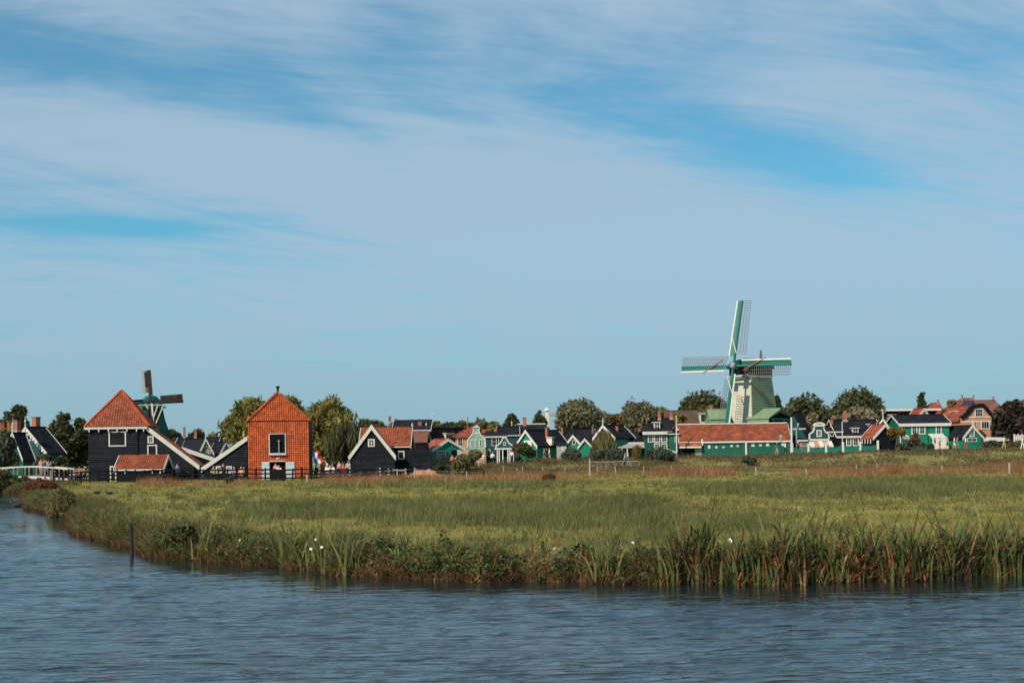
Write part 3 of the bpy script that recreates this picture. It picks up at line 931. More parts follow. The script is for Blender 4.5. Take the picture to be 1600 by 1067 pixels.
def bell_house(name, label, Y, pts, wall, cx, ridge_back=6.0, roof='slate', thick=0.3, th=0, mat='white', roof_drop=0.5, cw=0.16):
    """house with a curved clock gable: pts = left half outline in pixels from bottom to top; mirrored about cx"""
    a0 = P(cx, pts[0][1], Y)
    zb = Tz(a0.x, Y) - 0.3
    root = empty(name, (a0.x, Y, zb), R(th), label, 'house')
    half = []
    for px, py in pts:
        p = P(px, py, Y)
        half.append((p.x - a0.x + (p.z - a0.z) * 0.0, p.z - zb))
    full = half + [(-x, z) for x, z in reversed(half)]
    f = MB().prism([(full[0][0], 0)] + full + [(full[-1][0], 0)], 0, thick).build('front_wall', MT[wall], root)
    coping(root, full, -0.08, thick + 0.08, mat=mat, w=cw)
    w = -half[0][0] - 0.1
    ze = half[0][1] - 0.1
    zt = half[-1][1] - roof_drop
    MB().prism([(-w, 0), (w, 0), (w, ze - .16), (0, zt - .16), (-w, ze - .16)], thick, ridge_back).build('wall', MT[wall], root)
    MB().prism([(-w - .15, ze - .15), (0, zt - .15), (w + .15, ze - .15), (w + .15, ze), (0, zt), (-w - .15, ze)], thick + 0.003, ridge_back + 0.2).build('roof', MT[roof], root)
    h = House.__new__(House)
    h.th = R(th); h.g = Vector((math.cos(h.th), math.sin(h.th), 0)); h.r = Vector((-h.g.y, h.g.x, 0))
    h.O = Vector((a0.x, Y, 0)); h.zb = zb; h.root = root; h.trim = MT['white']; h.wl, h.wr = -w, w; h.oh = 0.1; h.za = zt; h.L = ridge_back
    return h


def hip_house(name, label, cat, Y, x0, x1, eave, r0, r1, ridge, D, wall, roof, oh=0.35, tiles=None, ground=None, th=0.0, rpos=0.5):
    """house with a hipped roof; eave corners x0..x1 at depth Y, ridge from pixel r0 to r1"""
    pa, pb = P(x0, eave, Y), P(x1, eave, Y)
    c = (pa.x + pb.x) / 2
    zb = Tz(c, Y) - 0.3
    root = empty(name, (c, Y + oh, zb), R(th), label, cat)
    W = (pb.x - pa.x) / 2
    ze = (pa.z + pb.z) / 2 - zb
    yr = D * rpos
    q0, q1 = P(r0, ridge, Y + yr), P(r1, ridge, Y + yr)
    zr = (q0.z + q1.z) / 2 - zb
    a, b = q0.x - c, q1.x - c
    MB().box(-W + oh, W - oh, 0, D - 2 * oh, 0, ze - 0.02).build('wall', MT[wall], root)
    v = [(-W, -oh, ze), (W, -oh, ze), (W, D - oh, ze), (-W, D - oh, ze), (a, yr - oh, zr), (b, yr - oh, zr)]
    low = [(x, y, z - 0.16) for x, y, z in v[:4]]
    ro = MB().poly(v + low, [(0, 1, 5, 4), (1, 2, 5), (2, 3, 4, 5), (3, 0, 4), (0, 6, 7, 1), (1, 7, 8, 2), (2, 8, 9, 3), (3, 9, 6, 0), (9, 8, 7, 6)]).build('roof', MT[roof], root)
    for p, q in ((v[0], v[4]), (v[1], v[5]), (v[2], v[5]), (v[3], v[4])):
        MB().beam(p, q, 0.22, 0.12).build('hip_cap', MT[roof], ro)
    if b - a > 0.3:
        MB().beam(v[4], v[5], 0.24, 0.14).build('ridge_cap', MT[roof], ro)
    h = House.__new__(House)
    h.th = R(th); h.g = Vector((math.cos(h.th), math.sin(h.th), 0)); h.r = Vector((-h.g.y, h.g.x, 0))
    h.O = Vector((c, Y + oh, 0)); h.zb = zb; h.trim = MT['white']; h.wl, h.wr = -W + oh, W - oh; h.oh = oh; h.za = zr; h.L = D - 2 * oh
    h.root = root
    h.W, h.ze, h.D, h.v, h.roofo = W, ze, D, v, ro
    return h


# ------------------------------------------------------------------ the tarred barns by the water
def bare(name, label, cat, px, py, Y, th, drop=0.3):
    h = House.__new__(House)
    p = P(px, py, Y)
    h.th = R(th); h.g = Vector((math.cos(h.th), math.sin(h.th), 0)); h.r = Vector((-h.g.y, h.g.x, 0))
    h.O = Vector((p.x, Y, 0)); h.zb = Tz(p.x, Y) - drop; h.trim = MT['white']; h.oh = 0.2
    h.root = empty(name, (p.x, Y, h.zb), h.th, label, cat)
    return h


def boards(vmax, pitch, out=0.055, v0=0.0):
    r, v = [], v0
    while v < vmax - 1e-3:
        r += [(v, out), (min(v + pitch * 0.97, vmax), 0.0)]
        v += pitch
    return r


def lean_roof(h, x0, z0, x1, z1, y0, y1, mat, tiles=True, t=0.14, wide=0.36, bar='white', name='lean_to_roof'):
    """single slope from (x0, z0) high to (x1, z1) low, with a white board along the front edge"""
    d = Vector((x1 - x0, 0, z1 - z0)); n = Vector((-d.z, 0, d.x)).normalized()
    if n.z < 0: n = -n
    m = MB().prism([(x0, z0), (x0, z0 - t), (x1, z1 - t), (x1, z1)], y0, y1)
    r = m.build(name, MT[mat], h.root)
    if tiles:
        ln = d.length
        ev = -d.normalized()
        s = MB().sheet(Vector((x1, y0, z1)) + n * 0.03, (0, 1, 0), ev, n, ln, lambda v: (0, y1 - y0), tile_rows(ln, 0.3), tile_cols(0, y1 - y0, 0.24))
        s.build('tile_field', MT[mat], r)
    if bar:
        MB().prism([(x0, z0 + .08), (x0, z0 + .08 - wide * 1.25), (x1, z1 + .08 - wide * 1.25), (x1, z1 + .08)], y0 - 0.07, y0 - 0.012).build('bargeboard', MT[bar], h.root)
    return r


def big_barn():
    h = bare('black_barn', 'large black weatherboarded barn with a pyramid of orange tiles and a long lean-to roof', 'barn', 183, 668, 147, 6.5)
    xL, _ = h.hit(138, 700); xR, zr_ = h.hit(229, 665); xE, zE = h.hit(308, 728); _, ze = h.hit(183, 667)
    ze -= h.zb; zE -= h.zb
    D = xR - xL
    xc = (xL + xR) / 2
    _, _, za = h.local(188, 611, D / 2)
    oh = 0.32
    k = (ze - zE) / (xE - xR)
    wall = MB().prism([(xL, 0), (xR, 0), (xR, ze), (xL, ze)], 0.05, D)
    wall.build('wall', MT['black'], h.root)
    MB().prism([(xR, 0), (xE - 0.35, 0), (xE - 0.35, zE + k * 0.35 - 0.3), (xR, ze - 0.3)], 0.055, 4.6).build('wall', MT['black'], h.root)
    def ur(v):
        return (xL, xE - 0.35 if v < zE - 0.1 else min(xE - 0.35, xR + (ze - 0.25 - v) / k))
    MB().sheet((0, 0, 0), (1, 0, 0), (0, 0, 1), (0, -1, 0), ze, ur, boards(ze, 0.21)).build('weatherboarding', MT['black'], h.root)
    MB().sheet((xL, 0.05, 0), (0, 1, 0), (0, 0, 1), (-1, 0, 0), ze, lambda v: (0, D), boards(ze, 0.21)).build('weatherboarding', MT['black'], h.root)
    # pyramid roof: deck, then tiles on the faces in view
    A = Vector((xc, D / 2, za))
    c = [Vector((xL - oh, -oh, ze)), Vector((xR + oh, -oh, ze)), Vector((xR + oh, D + oh, ze)), Vector((xL - oh, D + oh, ze))]
    roof = MB().poly(c + [A], [(0, 1, 4), (1, 2, 4), (2, 3, 4), (3, 0, 4), (3, 2, 1, 0)]).build('roof', MT['pantile'], h.root)
    for i in (0, 1):
        p, q = c[i], c[i + 1]
        eu = (q - p).normalized(); w = (q - p).length
        mid = (p + q) / 2; ev = (A - mid); ln = ev.length; ev.normalize()
        nn = eu.cross(ev).normalized()
        MB().sheet(p + nn * 0.04, eu, ev, nn, ln, lambda v, w=w, ln=ln: (w / 2 * v / ln, w - w / 2 * v / ln), tile_rows(ln, 0.3), tile_cols(0, w, 0.25, 0.04)).build('tile_field', MT['pantile'], roof)
    for p in c:
        MB().beam(p + Vector((0, 0, .06)), A + Vector((0, 0, .08)), 0.3, 0.16).build('hip_cap', MT['orange'], roof)
    MB().box(xL - oh - .03, xR + 0.1, -oh - 0.06, -oh + 0.02, ze - 0.22, ze - 0.01).build('fascia', h.trim, h.root)
    for x in (140, 155, 170, 184, 199, 214, 225):
        a, _ = h.hit(x, 670)
        MB().box(a - .05, a + .05, -oh - .05, -.03, ze - 0.5, ze - 0.23).build('bracket', MT['white'], h.root)
    lean_roof(h, xR - 0.1, ze + 0.14, xE + 0.25, zE, -0.12, 4.4, 'pantile', wide=0.42)
    # drainpipe, square hatch, windows
    a, _ = h.hit(215, 690); MB().tube([(a, -0.12, ze - .25), (a, -0.12, 0.2)], 0.06, 6).build('drainpipe', MT['black'], h.root)
    def w(x0, y0, x1, y1, **kw):
        a0, z1 = h.hit(x0, y0); a1, z0 = h.hit(x1, y1)
        return h.frame('F', a0 + .1, a1 - .1, z0 - h.zb + .1, z1 - h.zb - .1, 0.04, h.root, bar=0.12, **kw)
    w(170, 674, 197, 697, nx=1, ny=1, pane='black', name='hatch')
    w(231, 681.5, 240, 692, nx=2, ny=2)
    w(230.5, 695, 245.5, 712, nx=1, ny=1, pane='black', name='hatch')
    w(257, 727, 261, 737, nx=1, ny=1, pane='white', name='door_frame')
    a0, _ = h.hit(306, 727); a1, _ = h.hit(322, 727); _, z1 = h.hit(312, 728)
    # green door in the passage between the barns
    MB().box(a0 + .1, a1, 0.5, 0.6, 0, z1 - h.zb).build('door', MT['dgreen'], h.root)
    # porch shed standing against the front
    s = side_house('porch_shed', 'low black shed with a small red pantile roof against the large barn', 'shed', 143.5, 178, 255.5, (733,), 712, 4.2, wall='blackb', roof='pantile',
                   oh=0.15, barge=0.34, tiles=(0.24, 0.28))
    s.eave('R', 0.18)
    for x in (195, 211, 225, 238, 250):
        q, z = s.hit(x, 735, 'R', s.xr)
        MB().box(s.xr - .1, s.xr - .02, q - .05, q + .05, z - s.zb - .3, z - s.zb).build('bracket', MT['white'], s.root)
    q, z = s.hit(181, 745, 'R', s.wr)
    MB().box(s.wr, s.wr + .05, q - .06, q + .06, 0.1, z - s.zb + 1.0).build('corner_post', MT['white'], s.root)
    d = bare('white_door_frame', 'white painted door frame standing left of the porch shed', 'frame', 174, 740, 145, 0)
    a0, z1 = d.hit(171.5, 728); a1, z0 = d.hit(177.5, 746)
    m = MB().box(a0, a0 + .12, 0, .1, 0, z1 - d.zb).box(a0 + .12, a1, 0, .1, z1 - d.zb - .12, z1 - d.zb)
    m.build('frame', MT['white'], d.root)


def tiled_barn():
    h = bare('tiled_barn', 'tall barn with its whole front hung with orange clay tiles', 'barn', 434.5, 657, 148, 5.2)
    xL, zl = h.hit(387, 657); xR, _ = h.hit(482.5, 656); _, za = h.hit(434.5, 614)
    ze = (zl - h.zb); za -= h.zb
    D = 6.2
    hole = lambda x0, y0, x1, y1: (h.hit(x0, y0)[0], h.hit(x1, y1)[0], h.hit(x1, y1)[1] - h.zb, h.hit(x0, y0)[1] - h.zb)
    up, dn = hole(421, 678, 446, 708), hole(422, 721, 446, 748)
    MB().prism([(xL + .03, 0), (xR - .03, 0), (xR - .03, ze), (0, za - .22), (xL + .03, ze)], 0.35, D).build('wall', MT['black'], h.root)
    MB().sheet((xR, 0.0, 0), (0, 1, 0), (0, 0, 1), (1, 0, 0), ze, lambda v: (0, D), boards(ze, 0.21)).build('weatherboarding', MT['black'], h.root)
    f = MB().sheet((0, 0, 0), (1, 0, 0), (0, 0, 1), (0, -1, 0), ze, lambda v: (xL, xR), tile_rows(ze, 0.235, 0.04), tile_cols(xL, xR, 0.225, 0.045), holes=(up, dn))
    f.build('tile_field', MT['orange'], h.root)
    hg = za - ze
    g = MB().sheet((0, -0.10, ze - .03), (1, 0, 0), (0, 0, 1), (0, -1, 0), hg, lambda v: (xL * (1 - v / hg) - .05, xR * (1 - v / hg) + .05), tile_rows(hg, 0.235, 0.04), tile_cols(xL - .05, xR + .05, 0.225, 0.045))
    g.build('gable_tile_field', MT['orange'], h.root)
    MB().box(xL - .06, xR + .06, -0.07, 0.0, ze - .1, ze - .035).build('drip_board', MT['black'], h.root)
    for x0, x1 in ((xL, up[0]), (xR, up[1])):
        MB().box(min(x0, x1), max(x0, x1), 0.12, 0.34, dn[3], ze).build('backing', MT['brownbrick'], h.root)
    for x0, x1 in ((xL, dn[0]), (xR, dn[1])):
        MB().box(min(x0, x1), max(x0, x1), 0.12, 0.34, 0, dn[3] - .002).build('backing', MT['brownbrick'], h.root)
    MB().box(up[0], up[1], 0.12, 0.34, up[3], ze - .003).build('backing', MT['brownbrick'], h.root)
    MB().box(up[0], up[1], 0.12, 0.34, dn[3] + .002, up[2]).build('backing', MT['brownbrick'], h.root)
    t = 0.16
    roof = MB().prism([(xL - .12, ze - .06), (xL - .12, ze - .06 - t), (0, za - t * 1.4), (xR + .12, ze - .06 - t), (xR + .12, ze - .06), (0, za + .06)], -0.14, D + .2).build('roof', MT['pantile'], h.root)
    for x in (xL - .12, xR + .12):
        MB().beam((x, -0.16, ze - 0.04), (0, -0.16, za + 0.10), 0.18, 0.2).build('verge_cap', MT['orange'], roof)
    ln = math.hypot(xR, za - ze)
    ev = Vector((-xR, 0, za - ze)).normalized(); nn = Vector((za - ze, 0, xR)).normalized()
    MB().sheet(Vector((xR + .12, -0.1, ze - .02)) + nn * .05, (0, 1, 0), ev, nn, ln, lambda v: (0, D), tile_rows(ln, .3), tile_cols(0, D, .24)).build('tile_field', MT['pantile'], roof)
    _, z1 = h.hit(434, 603); _, z0 = h.hit(434, 615)
    MB().lathe([(.16, z0 - h.zb - .3), (.15, z0 - h.zb + .1), (.11, z0 - h.zb + .15), (.12, z1 - h.zb - .22), (.2, z1 - h.zb - .18), (.2, z1 - h.zb)], 8, (0, 0.25, 0)).build('finial', MT['black'], h.root)
    # loft opening with pulley post, sill
    w = h.frame('F', up[0] + .02, up[1] - .02, up[2] + .02, up[3] - .02, 0.0, h.root, bar=0.075, nx=1, ny=1, pane='dark', fcol=MT['bluegrey'], name='loft_opening', depth=0.12)  # dark pane, coloured as the shade of the loft behind
    MB().box(up[0] - .08, up[1] + .08, -0.3, -0.12, up[2] - .18, up[2] - .04).build('sill', MT['bluegrey'], h.root)
    a, z = h.hit(436, 695); MB().tube([(a, -0.2, up[2] - .04), (a, -0.2, z - h.zb + .3)], .05, 6).build('pulley_post', MT['post'], h.root)
    MB().lathe([(.05, 0), (.13, .05), (.13, .15), (.05, .2)], 8, (a, -.2, z - h.zb + .3)).build('pulley', MT['brick'], h.root)
    MB().box(dn[0], dn[1], 0.33, 0.345, 0, dn[3]).build('doorway', MT['dark'], h.root)  # dark sheet, the shade indoors is put into its colour
    MB().box(dn[0] - .06, dn[1] + .06, -.12, .02, dn[3], dn[3] + .1).build('lintel', MT['bluegrey'], h.root)
    for x0, x1 in ((408.5, 421.5), (446.5, 460.5)):
        a0, z1 = h.hit(x0, 721.5); a1, _ = h.hit(x1, 740)
        sh = MB().box(a0 + .02, a1 - .02, -.14, -.07, 0.25, z1 - h.zb).build('shutter', MT['bluegrey'], h.root)
        MB().box(a0 + .1, a1 - .1, -.165, -.141, 1.9, 2.0).build('ledge', MT['bluegrey'], sh)
        ah = a0 + .12 if x0 < 430 else a1 - .12
        MB().box(ah - .05, ah + .05, -.18, -.141, 1.2, 1.45).build('handle', MT['dark'], sh)
    a0, z1 = h.hit(431.5, 715); a1, z0 = h.hit(436.5, 716.8)
    MB().box(a0, a1, -.13, -.06, z0 - h.zb, z1 - h.zb).build('name_board', MT['white'], h.root)
    # black wing on the left
    g = bare('barn_wing', 'black weatherboarded lean-to wing with a sloping white edge left of the tiled barn', 'barn', 352, 727, 148.2, 5.2)
    x0, z0 = g.hit(318, 729); x1, z1 = g.hit(386.8, 682)
    z0 -= g.zb; z1 -= g.zb
    k = (z1 - z0) / (x1 - x0)
    MB().prism([(x0, 0), (x1 - .03, 0), (x1 - .03, z1 - .25), (x0, z0 - .25)], .05, 5.0).build('wall', MT['black'], g.root)
    MB().sheet((0, 0, 0), (1, 0, 0), (0, 0, 1), (0, -1, 0), z1, lambda v: (x0 if v < z0 - .1 else x0 + (v - z0 + .1) / k, x1 - .05), boards(z1 - .15, .21)).build('weatherboarding', MT['black'], g.root)
    lean_roof(g, x1, z1, x0 - .25, z0 - .18, -.14, 5.0, 'slate', tiles=False, wide=0.4)
    for xa, xb in ((338, 346.5), (354, 362)):
        a0, zt = g.hit(xa, 728.5); a1, zz = g.hit(xb, 738.5)
        g.frame('F', a0 + .09, a1 - .09, zz - g.zb + .09, zt - g.zb - .09, .035, g.root, bar=.13, nx=2, ny=3, mun=.06)


def barn_yard():
    h = House('black_barn', 'black gabled barn with white bargeboards and one four-pane window', 'barn', 153, 4, (580.5, 664), (544.5, 714), (618, 712.5), L=7.5, wall='blackv', roof='pantile', oh=.14, barge=.34, tiles=(.24, .3), back=False)
    h.win(575.5, 686.5, 585, 697, nx=2, ny=2, bar=.12, mun=.07)
    _, zt = h.hit(580, 712); zt -= h.zb
    MB().sheet((0, -.01, 0), (1, 0, 0), (0, 0, 1), (0, -1, 0), zt, lambda v: (h.wl - .02, h.wr + .02), boards(zt, .21)).build('weatherboarding', MT['black'], h.root)
    MB().box(h.wl - .1, h.wl + .05, -.06, .1, 0, zt - .2).build('corner_post', MT['bluegrey'], h.root)
    h = side_house('pantiled_house', 'black boarded house with an orange pantile roof behind the black gabled barn', 'house', 163, 560, 641.5, (698,), 669, 6.5, wall='blackv', roof='pantile', oh=.2, barge=.3, tiles=(.26, .32))
    h.eave('R', .14)
    h.win(622.5, 705, 631.5, 717, 'R', nx=1, ny=1, bar=.12)
    h.finial(4, .6, h.L + h.oh)
    # shed roof edge seen between the large barn and the wing
    g = bare('black_shed', 'low black shed with a slanting white roof edge between the two large barns', 'shed', 308, 705, 153, 5)
    x0, z0 = g.hit(284, 699); x1, z1 = g.hit(335, 716)
    lean_roof(g, x0, z0 - g.zb, x1, z1 - g.zb, -.1, 6, 'slate', tiles=False, wide=.36)
    MB().prism([(x0, 0), (x1, 0), (x1, z1 - g.zb - .3), (x0, z0 - g.zb - .3)], 0, 5.8).build('wall', MT['blackb'], g.root)
    # tall board fence on the right of the yard
    m = bare('board_fence', 'tall black fence of upright boards right of the pantiled house', 'fence', 655, 700, 160, 0, 0.1)
    a0, z1 = m.hit(641, 703); a1, _ = m.hit(676, 703); z1 -= m.zb
    rnd = random.Random(5)
    for i in range(24):
        x = a0 + (a1 - a0) * i / 24
        q = z1 + rnd.uniform(-.07, .07)
        MB().prism([(x, 0), (x + (a1 - a0) / 24 - .015, 0), (x + (a1 - a0) / 24 - .015, q), (x, q)], rnd.uniform(0, .03), .06).build('board', MT['black'], m.root)
    MB().box(a0, a1, .065, .13, z1 * .75, z1 * .75 + .1).build('rail', MT['black'], m.root)
    m = bare('low_board_fence', 'low dark board fence in front of the green shop', 'fence', 690, 716, 176, 0, 0.1)
    a0, z1 = m.hit(676, 714.5); a1, _ = m.hit(703, 714.5); z1 -= m.zb
    for i in range(20):
        x = a0 + (a1 - a0) * i / 20
        MB().box(x, x + (a1 - a0) / 20 - .015, rnd.uniform(0, .02), .05, 0, z1 + rnd.uniform(-.06, .06)).build('board', MT['black'], m.root)
    MB().box(a0, a1, .055, .12, z1 * .7, z1 * .7 + .1).build('rail', MT['black'], m.root)


big_barn()
tiled_barn()
barn_yard()


# ------------------------------------------------------------------ the village along the dike, from west to east
def village():
    # --- behind the footbridge
    h = House('gabled_house', 'black house with scalloped white bargeboards and a brick chimney behind the footbridge', 'house', 178, -30, (42, 667), (12, 704), (75.5, 708), rend=69, wall='teal', roof='slate', barge=.2)
    h.finial(1, 1.3); h.chim(56.5, 653, 668, 9, 3.2)
    h.win(38, 679, 49, 688, nx=2, ny=1, bar=.12)
    rnd = random.Random(2)
    for sg, (x, z) in ((-1, (h.xl, h.zl)), (1, (h.xr, h.zr))):   # scallops under the boards
        for i in range(9):
            t = (i + .6) / 9.5
            MB().lathe([(.02, -.05), (.2, -.04), (.2, .04), (.02, .05)], 8).build('scallop', MT['white'], h.root).matrix_local = Matrix.Translation((x * t, -.24 - .003 * i, h.za + (z - h.za) * t - .32)) @ Matrix.Rotation(R(90), 4, 'X')
    h = House('gabled_house', 'black roofed house with a green lower wall at the footbridge', 'house', 172, -35, (22, 676), (8, 706), (38, 718), rend=37, wall='dgreen', roof='slate', barge=.18)
    h.finial(1, 1.2); h.chim(27.5, 658, 674, 7, 2.2)
    h.dorm(43, 692, 49.5, 703, 1.5, nx=1, ny=1)
    h = House('gabled_house', 'old red tiled house with two broad chimneys mostly hidden by willow leaves', 'house', 190, 30, (20, 674), (4, 694), (36, 696), rend=6, wall='blackb', roof='pantile', barge=.2)
    h.chim(3, 661, 676, 6, 3); h.chim(17, 659, 676, 9, 3); h.finial(1, 1.8)
    h = House('gabled_house', 'house end with a red roof corner between the brick chimney and the dark tree', 'house', 196, 40, (90, 663), (82, 690), (98, 690), rend=78, wall='blackb', roof='redroof', barge=.22)
    h.finial(1, 1.1)
    # --- between the large barns
    h = House('gabled_house', 'small green gable with white edges between the two large barns', 'house', 182, 20, (321, 684), (311, 707), (334, 709), rend=290, wall='palegreen', roof='slate', barge=.2)
    h.finial(1, 1.0); h.win(318.5, 693, 323, 699, nx=1, ny=2); h.win(325, 704, 330, 709, nx=2, ny=1)
    h = side_house('dark_roofed_house', 'long dark roofed house with two thin chimneys behind the lean-to roof', 'house', 200, 268, 336, (704,), 684, 8, wall='blackb', roof='slate', barge=.2)
    h.chim(288, 669, 684, 3.2, 0); h.chim(305.5, 672, 684, 3.6, 0)
    h = House('gabled_house', 'pale green house corner just left of the olive tree behind the barn wing', 'house', 190, 35, (352, 690), (341, 712), (366, 712), rend=336, wall='palegreen', roof='slate', barge=.2)
    # --- right of the black gabled barn
    h = side_house('brick_house', 'brown brick house with a long black roof and a brick chimney on its slope', 'house', 196, 612, 673, (672,), 657, 9, wall='brownbrick', roof='slate', barge=.24)
    h.eave('R', .2); h.chim(656, 660, 671, 5.5, -2.2); h.finial(1, 1.2, h.L + h.oh)
    MB().prism([(-3.2, 0), (3.2, 0), (0.0, h.za + .3)], -.1, .25).build('brick_gable', MT['brownbrick'], h.root)
    h.chim(609, 652, 660, 4, 0, 'brownbrick')
    h = side_house('brown_roofed_house', 'low house with a rusty brown roof right of the orange pantile house', 'house', 176, 640, 668, (690,), 674, 6, wall='blackb', roof='oldtile', barge=0)
    h = House('white_house', 'white boarded gable with a steep black roof behind the green shop', 'house', 198, -38, (668, 669), (656, 700), (681, 700), rend=728, wall='cream', roof='slate', barge=.2, back=False)
    h.win(668, 682, 672, 690, nx=1, ny=2); h.win(661, 681, 664, 689, nx=1, ny=2)
    h.dorm(693, 678, 712, 690, 2.4, nx=3, ny=1, depth=2.5)
    h.finial(1, .9)
    h = House('green_shop', 'bright green shop with a wide white gable edge and red tiles on its side roof', 'shop', 182, 27, (699, 685.5), (672, 704.5), (726, 701.5), rend=681, wall='green', roof='redroof', barge=.34)
    h.win(682, 704, 696, 715, nx=4, ny=2); h.panel(705, 703, 714, 722, 'dark', name='door')
    h.panel(714.5, 702.5, 724, 721, 'cream', name='white_panel')
    m = MB()
    for i in range(9):
        a = h.L * i / 9
        m = MB().prism([(0, 0), (h.L / 9 - .03, 0), (h.L / 18, -.32)], 0, .05)
        o = m.build('valance_point', MT['white'], h.root); o.matrix_local = Matrix.Translation((h.xl - .02 - .002 * i, a, h.zl - .12)) @ Matrix.Rotation(R(90), 4, 'Z')
    h = hip_house('brick_house', 'salmon brick house with a pointed red hip roof left of the pale clock gable', 'house', 197, 707.5, 748, 681.5, 735, 741, 667, 7, 'brick', 'redroof')
    h.win(715, 684, 723.5, 697, nx=2, ny=2); h.band(h.wl, h.wr, h.ze - .3, h.ze - .1)
    MB().tube([(0.3, -.5, 0), (0.3, -.5, h.za + 1.3)], .07, 6).build('flagpole', MT['rust'], h.root)
    h = bell_house('clock_gable_house', 'pale sea green house with a tall white edged clock gable', 192, [(730.5, 699), (731, 688), (733.5, 683.5), (738, 679), (740, 674), (739, 668)], 'paleteal', 744.5, 7, roof_drop=1.2)
    for x0, x1 in ((735.5, 739.5), (742, 745.8), (749, 753)):
        h.win(x0, 687, x1, 697, nx=1, ny=2)
    _, zt = h.hit(744, 668); _, zp = h.hit(744, 664); a0, _ = h.hit(737.8, 668); a1, _ = h.hit(751.2, 668)
    MB().prism([(a0, zt - h.zb), (a1, zt - h.zb), ((a0 + a1) / 2, zp - h.zb)], -.14, .5).build('pediment', MT['white'], h.root)
    _, z = h.hit(744, 678); h.band(a0 + .3, a1 - .3, z - h.zb, z - h.zb + .18)
    _, z = h.hit(744, 699); h.band(h.wl + .02, h.wr - .02, 0.2, z - h.zb - .3, .05, MT['brick'], 'plinth')
    h = side_house('blue_green_house', 'dark sea green house with white framed windows right of the pale clock gable', 'house', 196, 757, 792, (681.5,), 674, 6, wall='teal', roof='slate', barge=0)
    h.eave('R', .2); h.chim(774, 670, 676, 4.5, 0)
    for x0, x1 in ((768, 776), (778.5, 786)):
        h.win(x0, 683, x1, 696.5, 'R', nx=1, ny=2)
    h.win(760.5, 702, 766.5, 713, 'R', nx=1, ny=1)
    h = side_house('dark_roofed_house', 'dark roofed house with slanting white gable edges behind the small clock gable', 'house', 205, 776, 812, (680,), 666.5, 7, wall='teal', roof='slate', barge=.26)
    h.eave('R', .14); h.finial(1, .9, 2.0)
    h = bell_house('clock_gable_house', 'small dark blue green clock gable with a slit window over a white porch', 188.5, [(775, 700), (775, 697), (778, 695), (782, 692), (784.5, 687), (786.5, 683.5)], 'teal', 788.5, 6, roof_drop=.9)
    h.win(786.6, 690, 790.6, 696, nx=1, ny=1)
    _, z = h.hit(788, 701); h.band(h.wl - .3, h.wr + .3, z - h.zb - .1, z - h.zb + .1, .5)
    for x in (777, 780, 785.5, 793.5, 796.5, 802):
        a, _ = h.hit(x, 705); MB().box(a - .07, a + .07, -.45, -.31, 0.2, z - h.zb - .1).build('porch_post', MT['white'], h.root)
    h.panel(784, 703, 793, 713, 'dark', name='doorway')
    h = side_house('dark_roofed_house', 'wide dark roof with a white ridge line and a tall brick chimney', 'house', 206, 806, 856, (684,), 664, 8, wall='dgreen', roof='slate', barge=.2)
    h.chim(819.5, 653.5, 666, 5.5, 0); MB().box(-.15, .15, 0, h.L, h.za + .05, h.za + .2).build('ridge_board', MT['white'], h.root)
    h = House('gabled_house', 'emerald gable with broad white edges and a sweeping dark roof to its right', 'house', 192, -42, (822.5, 672), (810, 691), (841, 697), rend=871, wall='green', roof='slate', barge=.3)
    h.chim(854.5, 669, 685, 4, 1.5); h.dorm(861, 684, 866, 692, .4, nx=1, ny=1, depth=.9)
    h.panel(819, 688, 831, 699, 'cream', name='white_panel', y=.05)
    h = side_house('dark_roofed_house', 'dark roofed house with a long low ridge between two thin chimneys', 'house', 202, 872, 932, (694,), 671, 8, wall='dgreen', roof='slate', barge=.24)
    h.chim(878, 669, 684, 3.2, -1.8); h.chim(926, 667, 688, 3, -1.2, 'brownbrick')
    h = House('green_gable_house', 'small emerald gable with a white framed dark window beside the reeds', 'house', 189, -6, (895, 679.5), (884.5, 693.5), (907.5, 693.5), L=6, wall='green', roof='slate', barge=.26)
    h.win(894, 687, 899.5, 695, nx=1, ny=1)
    h = House('green_gable_house', 'smaller windowless green gable with white edges in front of the dark roof', 'house', 188.4, -5, (913.5, 685), (903, 699), (925, 698), L=5, wall='green', roof='slate', barge=.22)
    h = side_house('garden_shed', 'grey boarded shed with two pale panels beside the small emerald gable', 'shed', 187.5, 868, 886, (694,), 690, 3, wall='grey', roof='slate', barge=0)
    h.panel(877, 695, 880.5, 703, 'bluegrey', 'R'); h.panel(882, 695, 885, 703, 'bluegrey', 'R')
    h = House('gabled_house', 'emerald gable with a finial and skylit dark roof above the weeping willow', 'house', 192, -40, (943.5, 664), (927.5, 685), (962.5, 684), rend=973, wall='green', roof='slate', barge=.3)
    h.finial(1, 1.0); h.chim(964.5, 667, 678, 3.8, .9)
    h = side_house('dark_roofed_house', 'low dark roofed house with a long white gutter and a white posted porch', 'house', 193, 961, 1008, (691,), 675.5, 7, wall='dgreen', roof='slate', barge=0)
    h.eave('R', .35); h.chim(999, 670, 677, 4, 0)
    q0, _ = h.hit(963, 697, 'R', h.xr + 1.6); q1, _ = h.hit(1021, 697, 'R', h.xr + 1.6); _, z = h.hit(990, 698, 'R', h.xr + 1.6)
    MB().prism([(h.wr, z - h.zb + .55), (h.xr + 1.6, z - h.zb), (h.xr + 1.6, z - h.zb - .16), (h.wr, z - h.zb + .38)], q0, q1).build('porch_roof', MT['grey'], h.root)
    for x in (964, 972, 980, 1014, 1020):
        q, _ = h.hit(x, 700, 'R', h.xr + 1.5); MB().box(h.xr + 1.4, h.xr + 1.52, q - .07, q + .07, 0, z - h.zb - .16).build('porch_post', MT['white'], h.root)
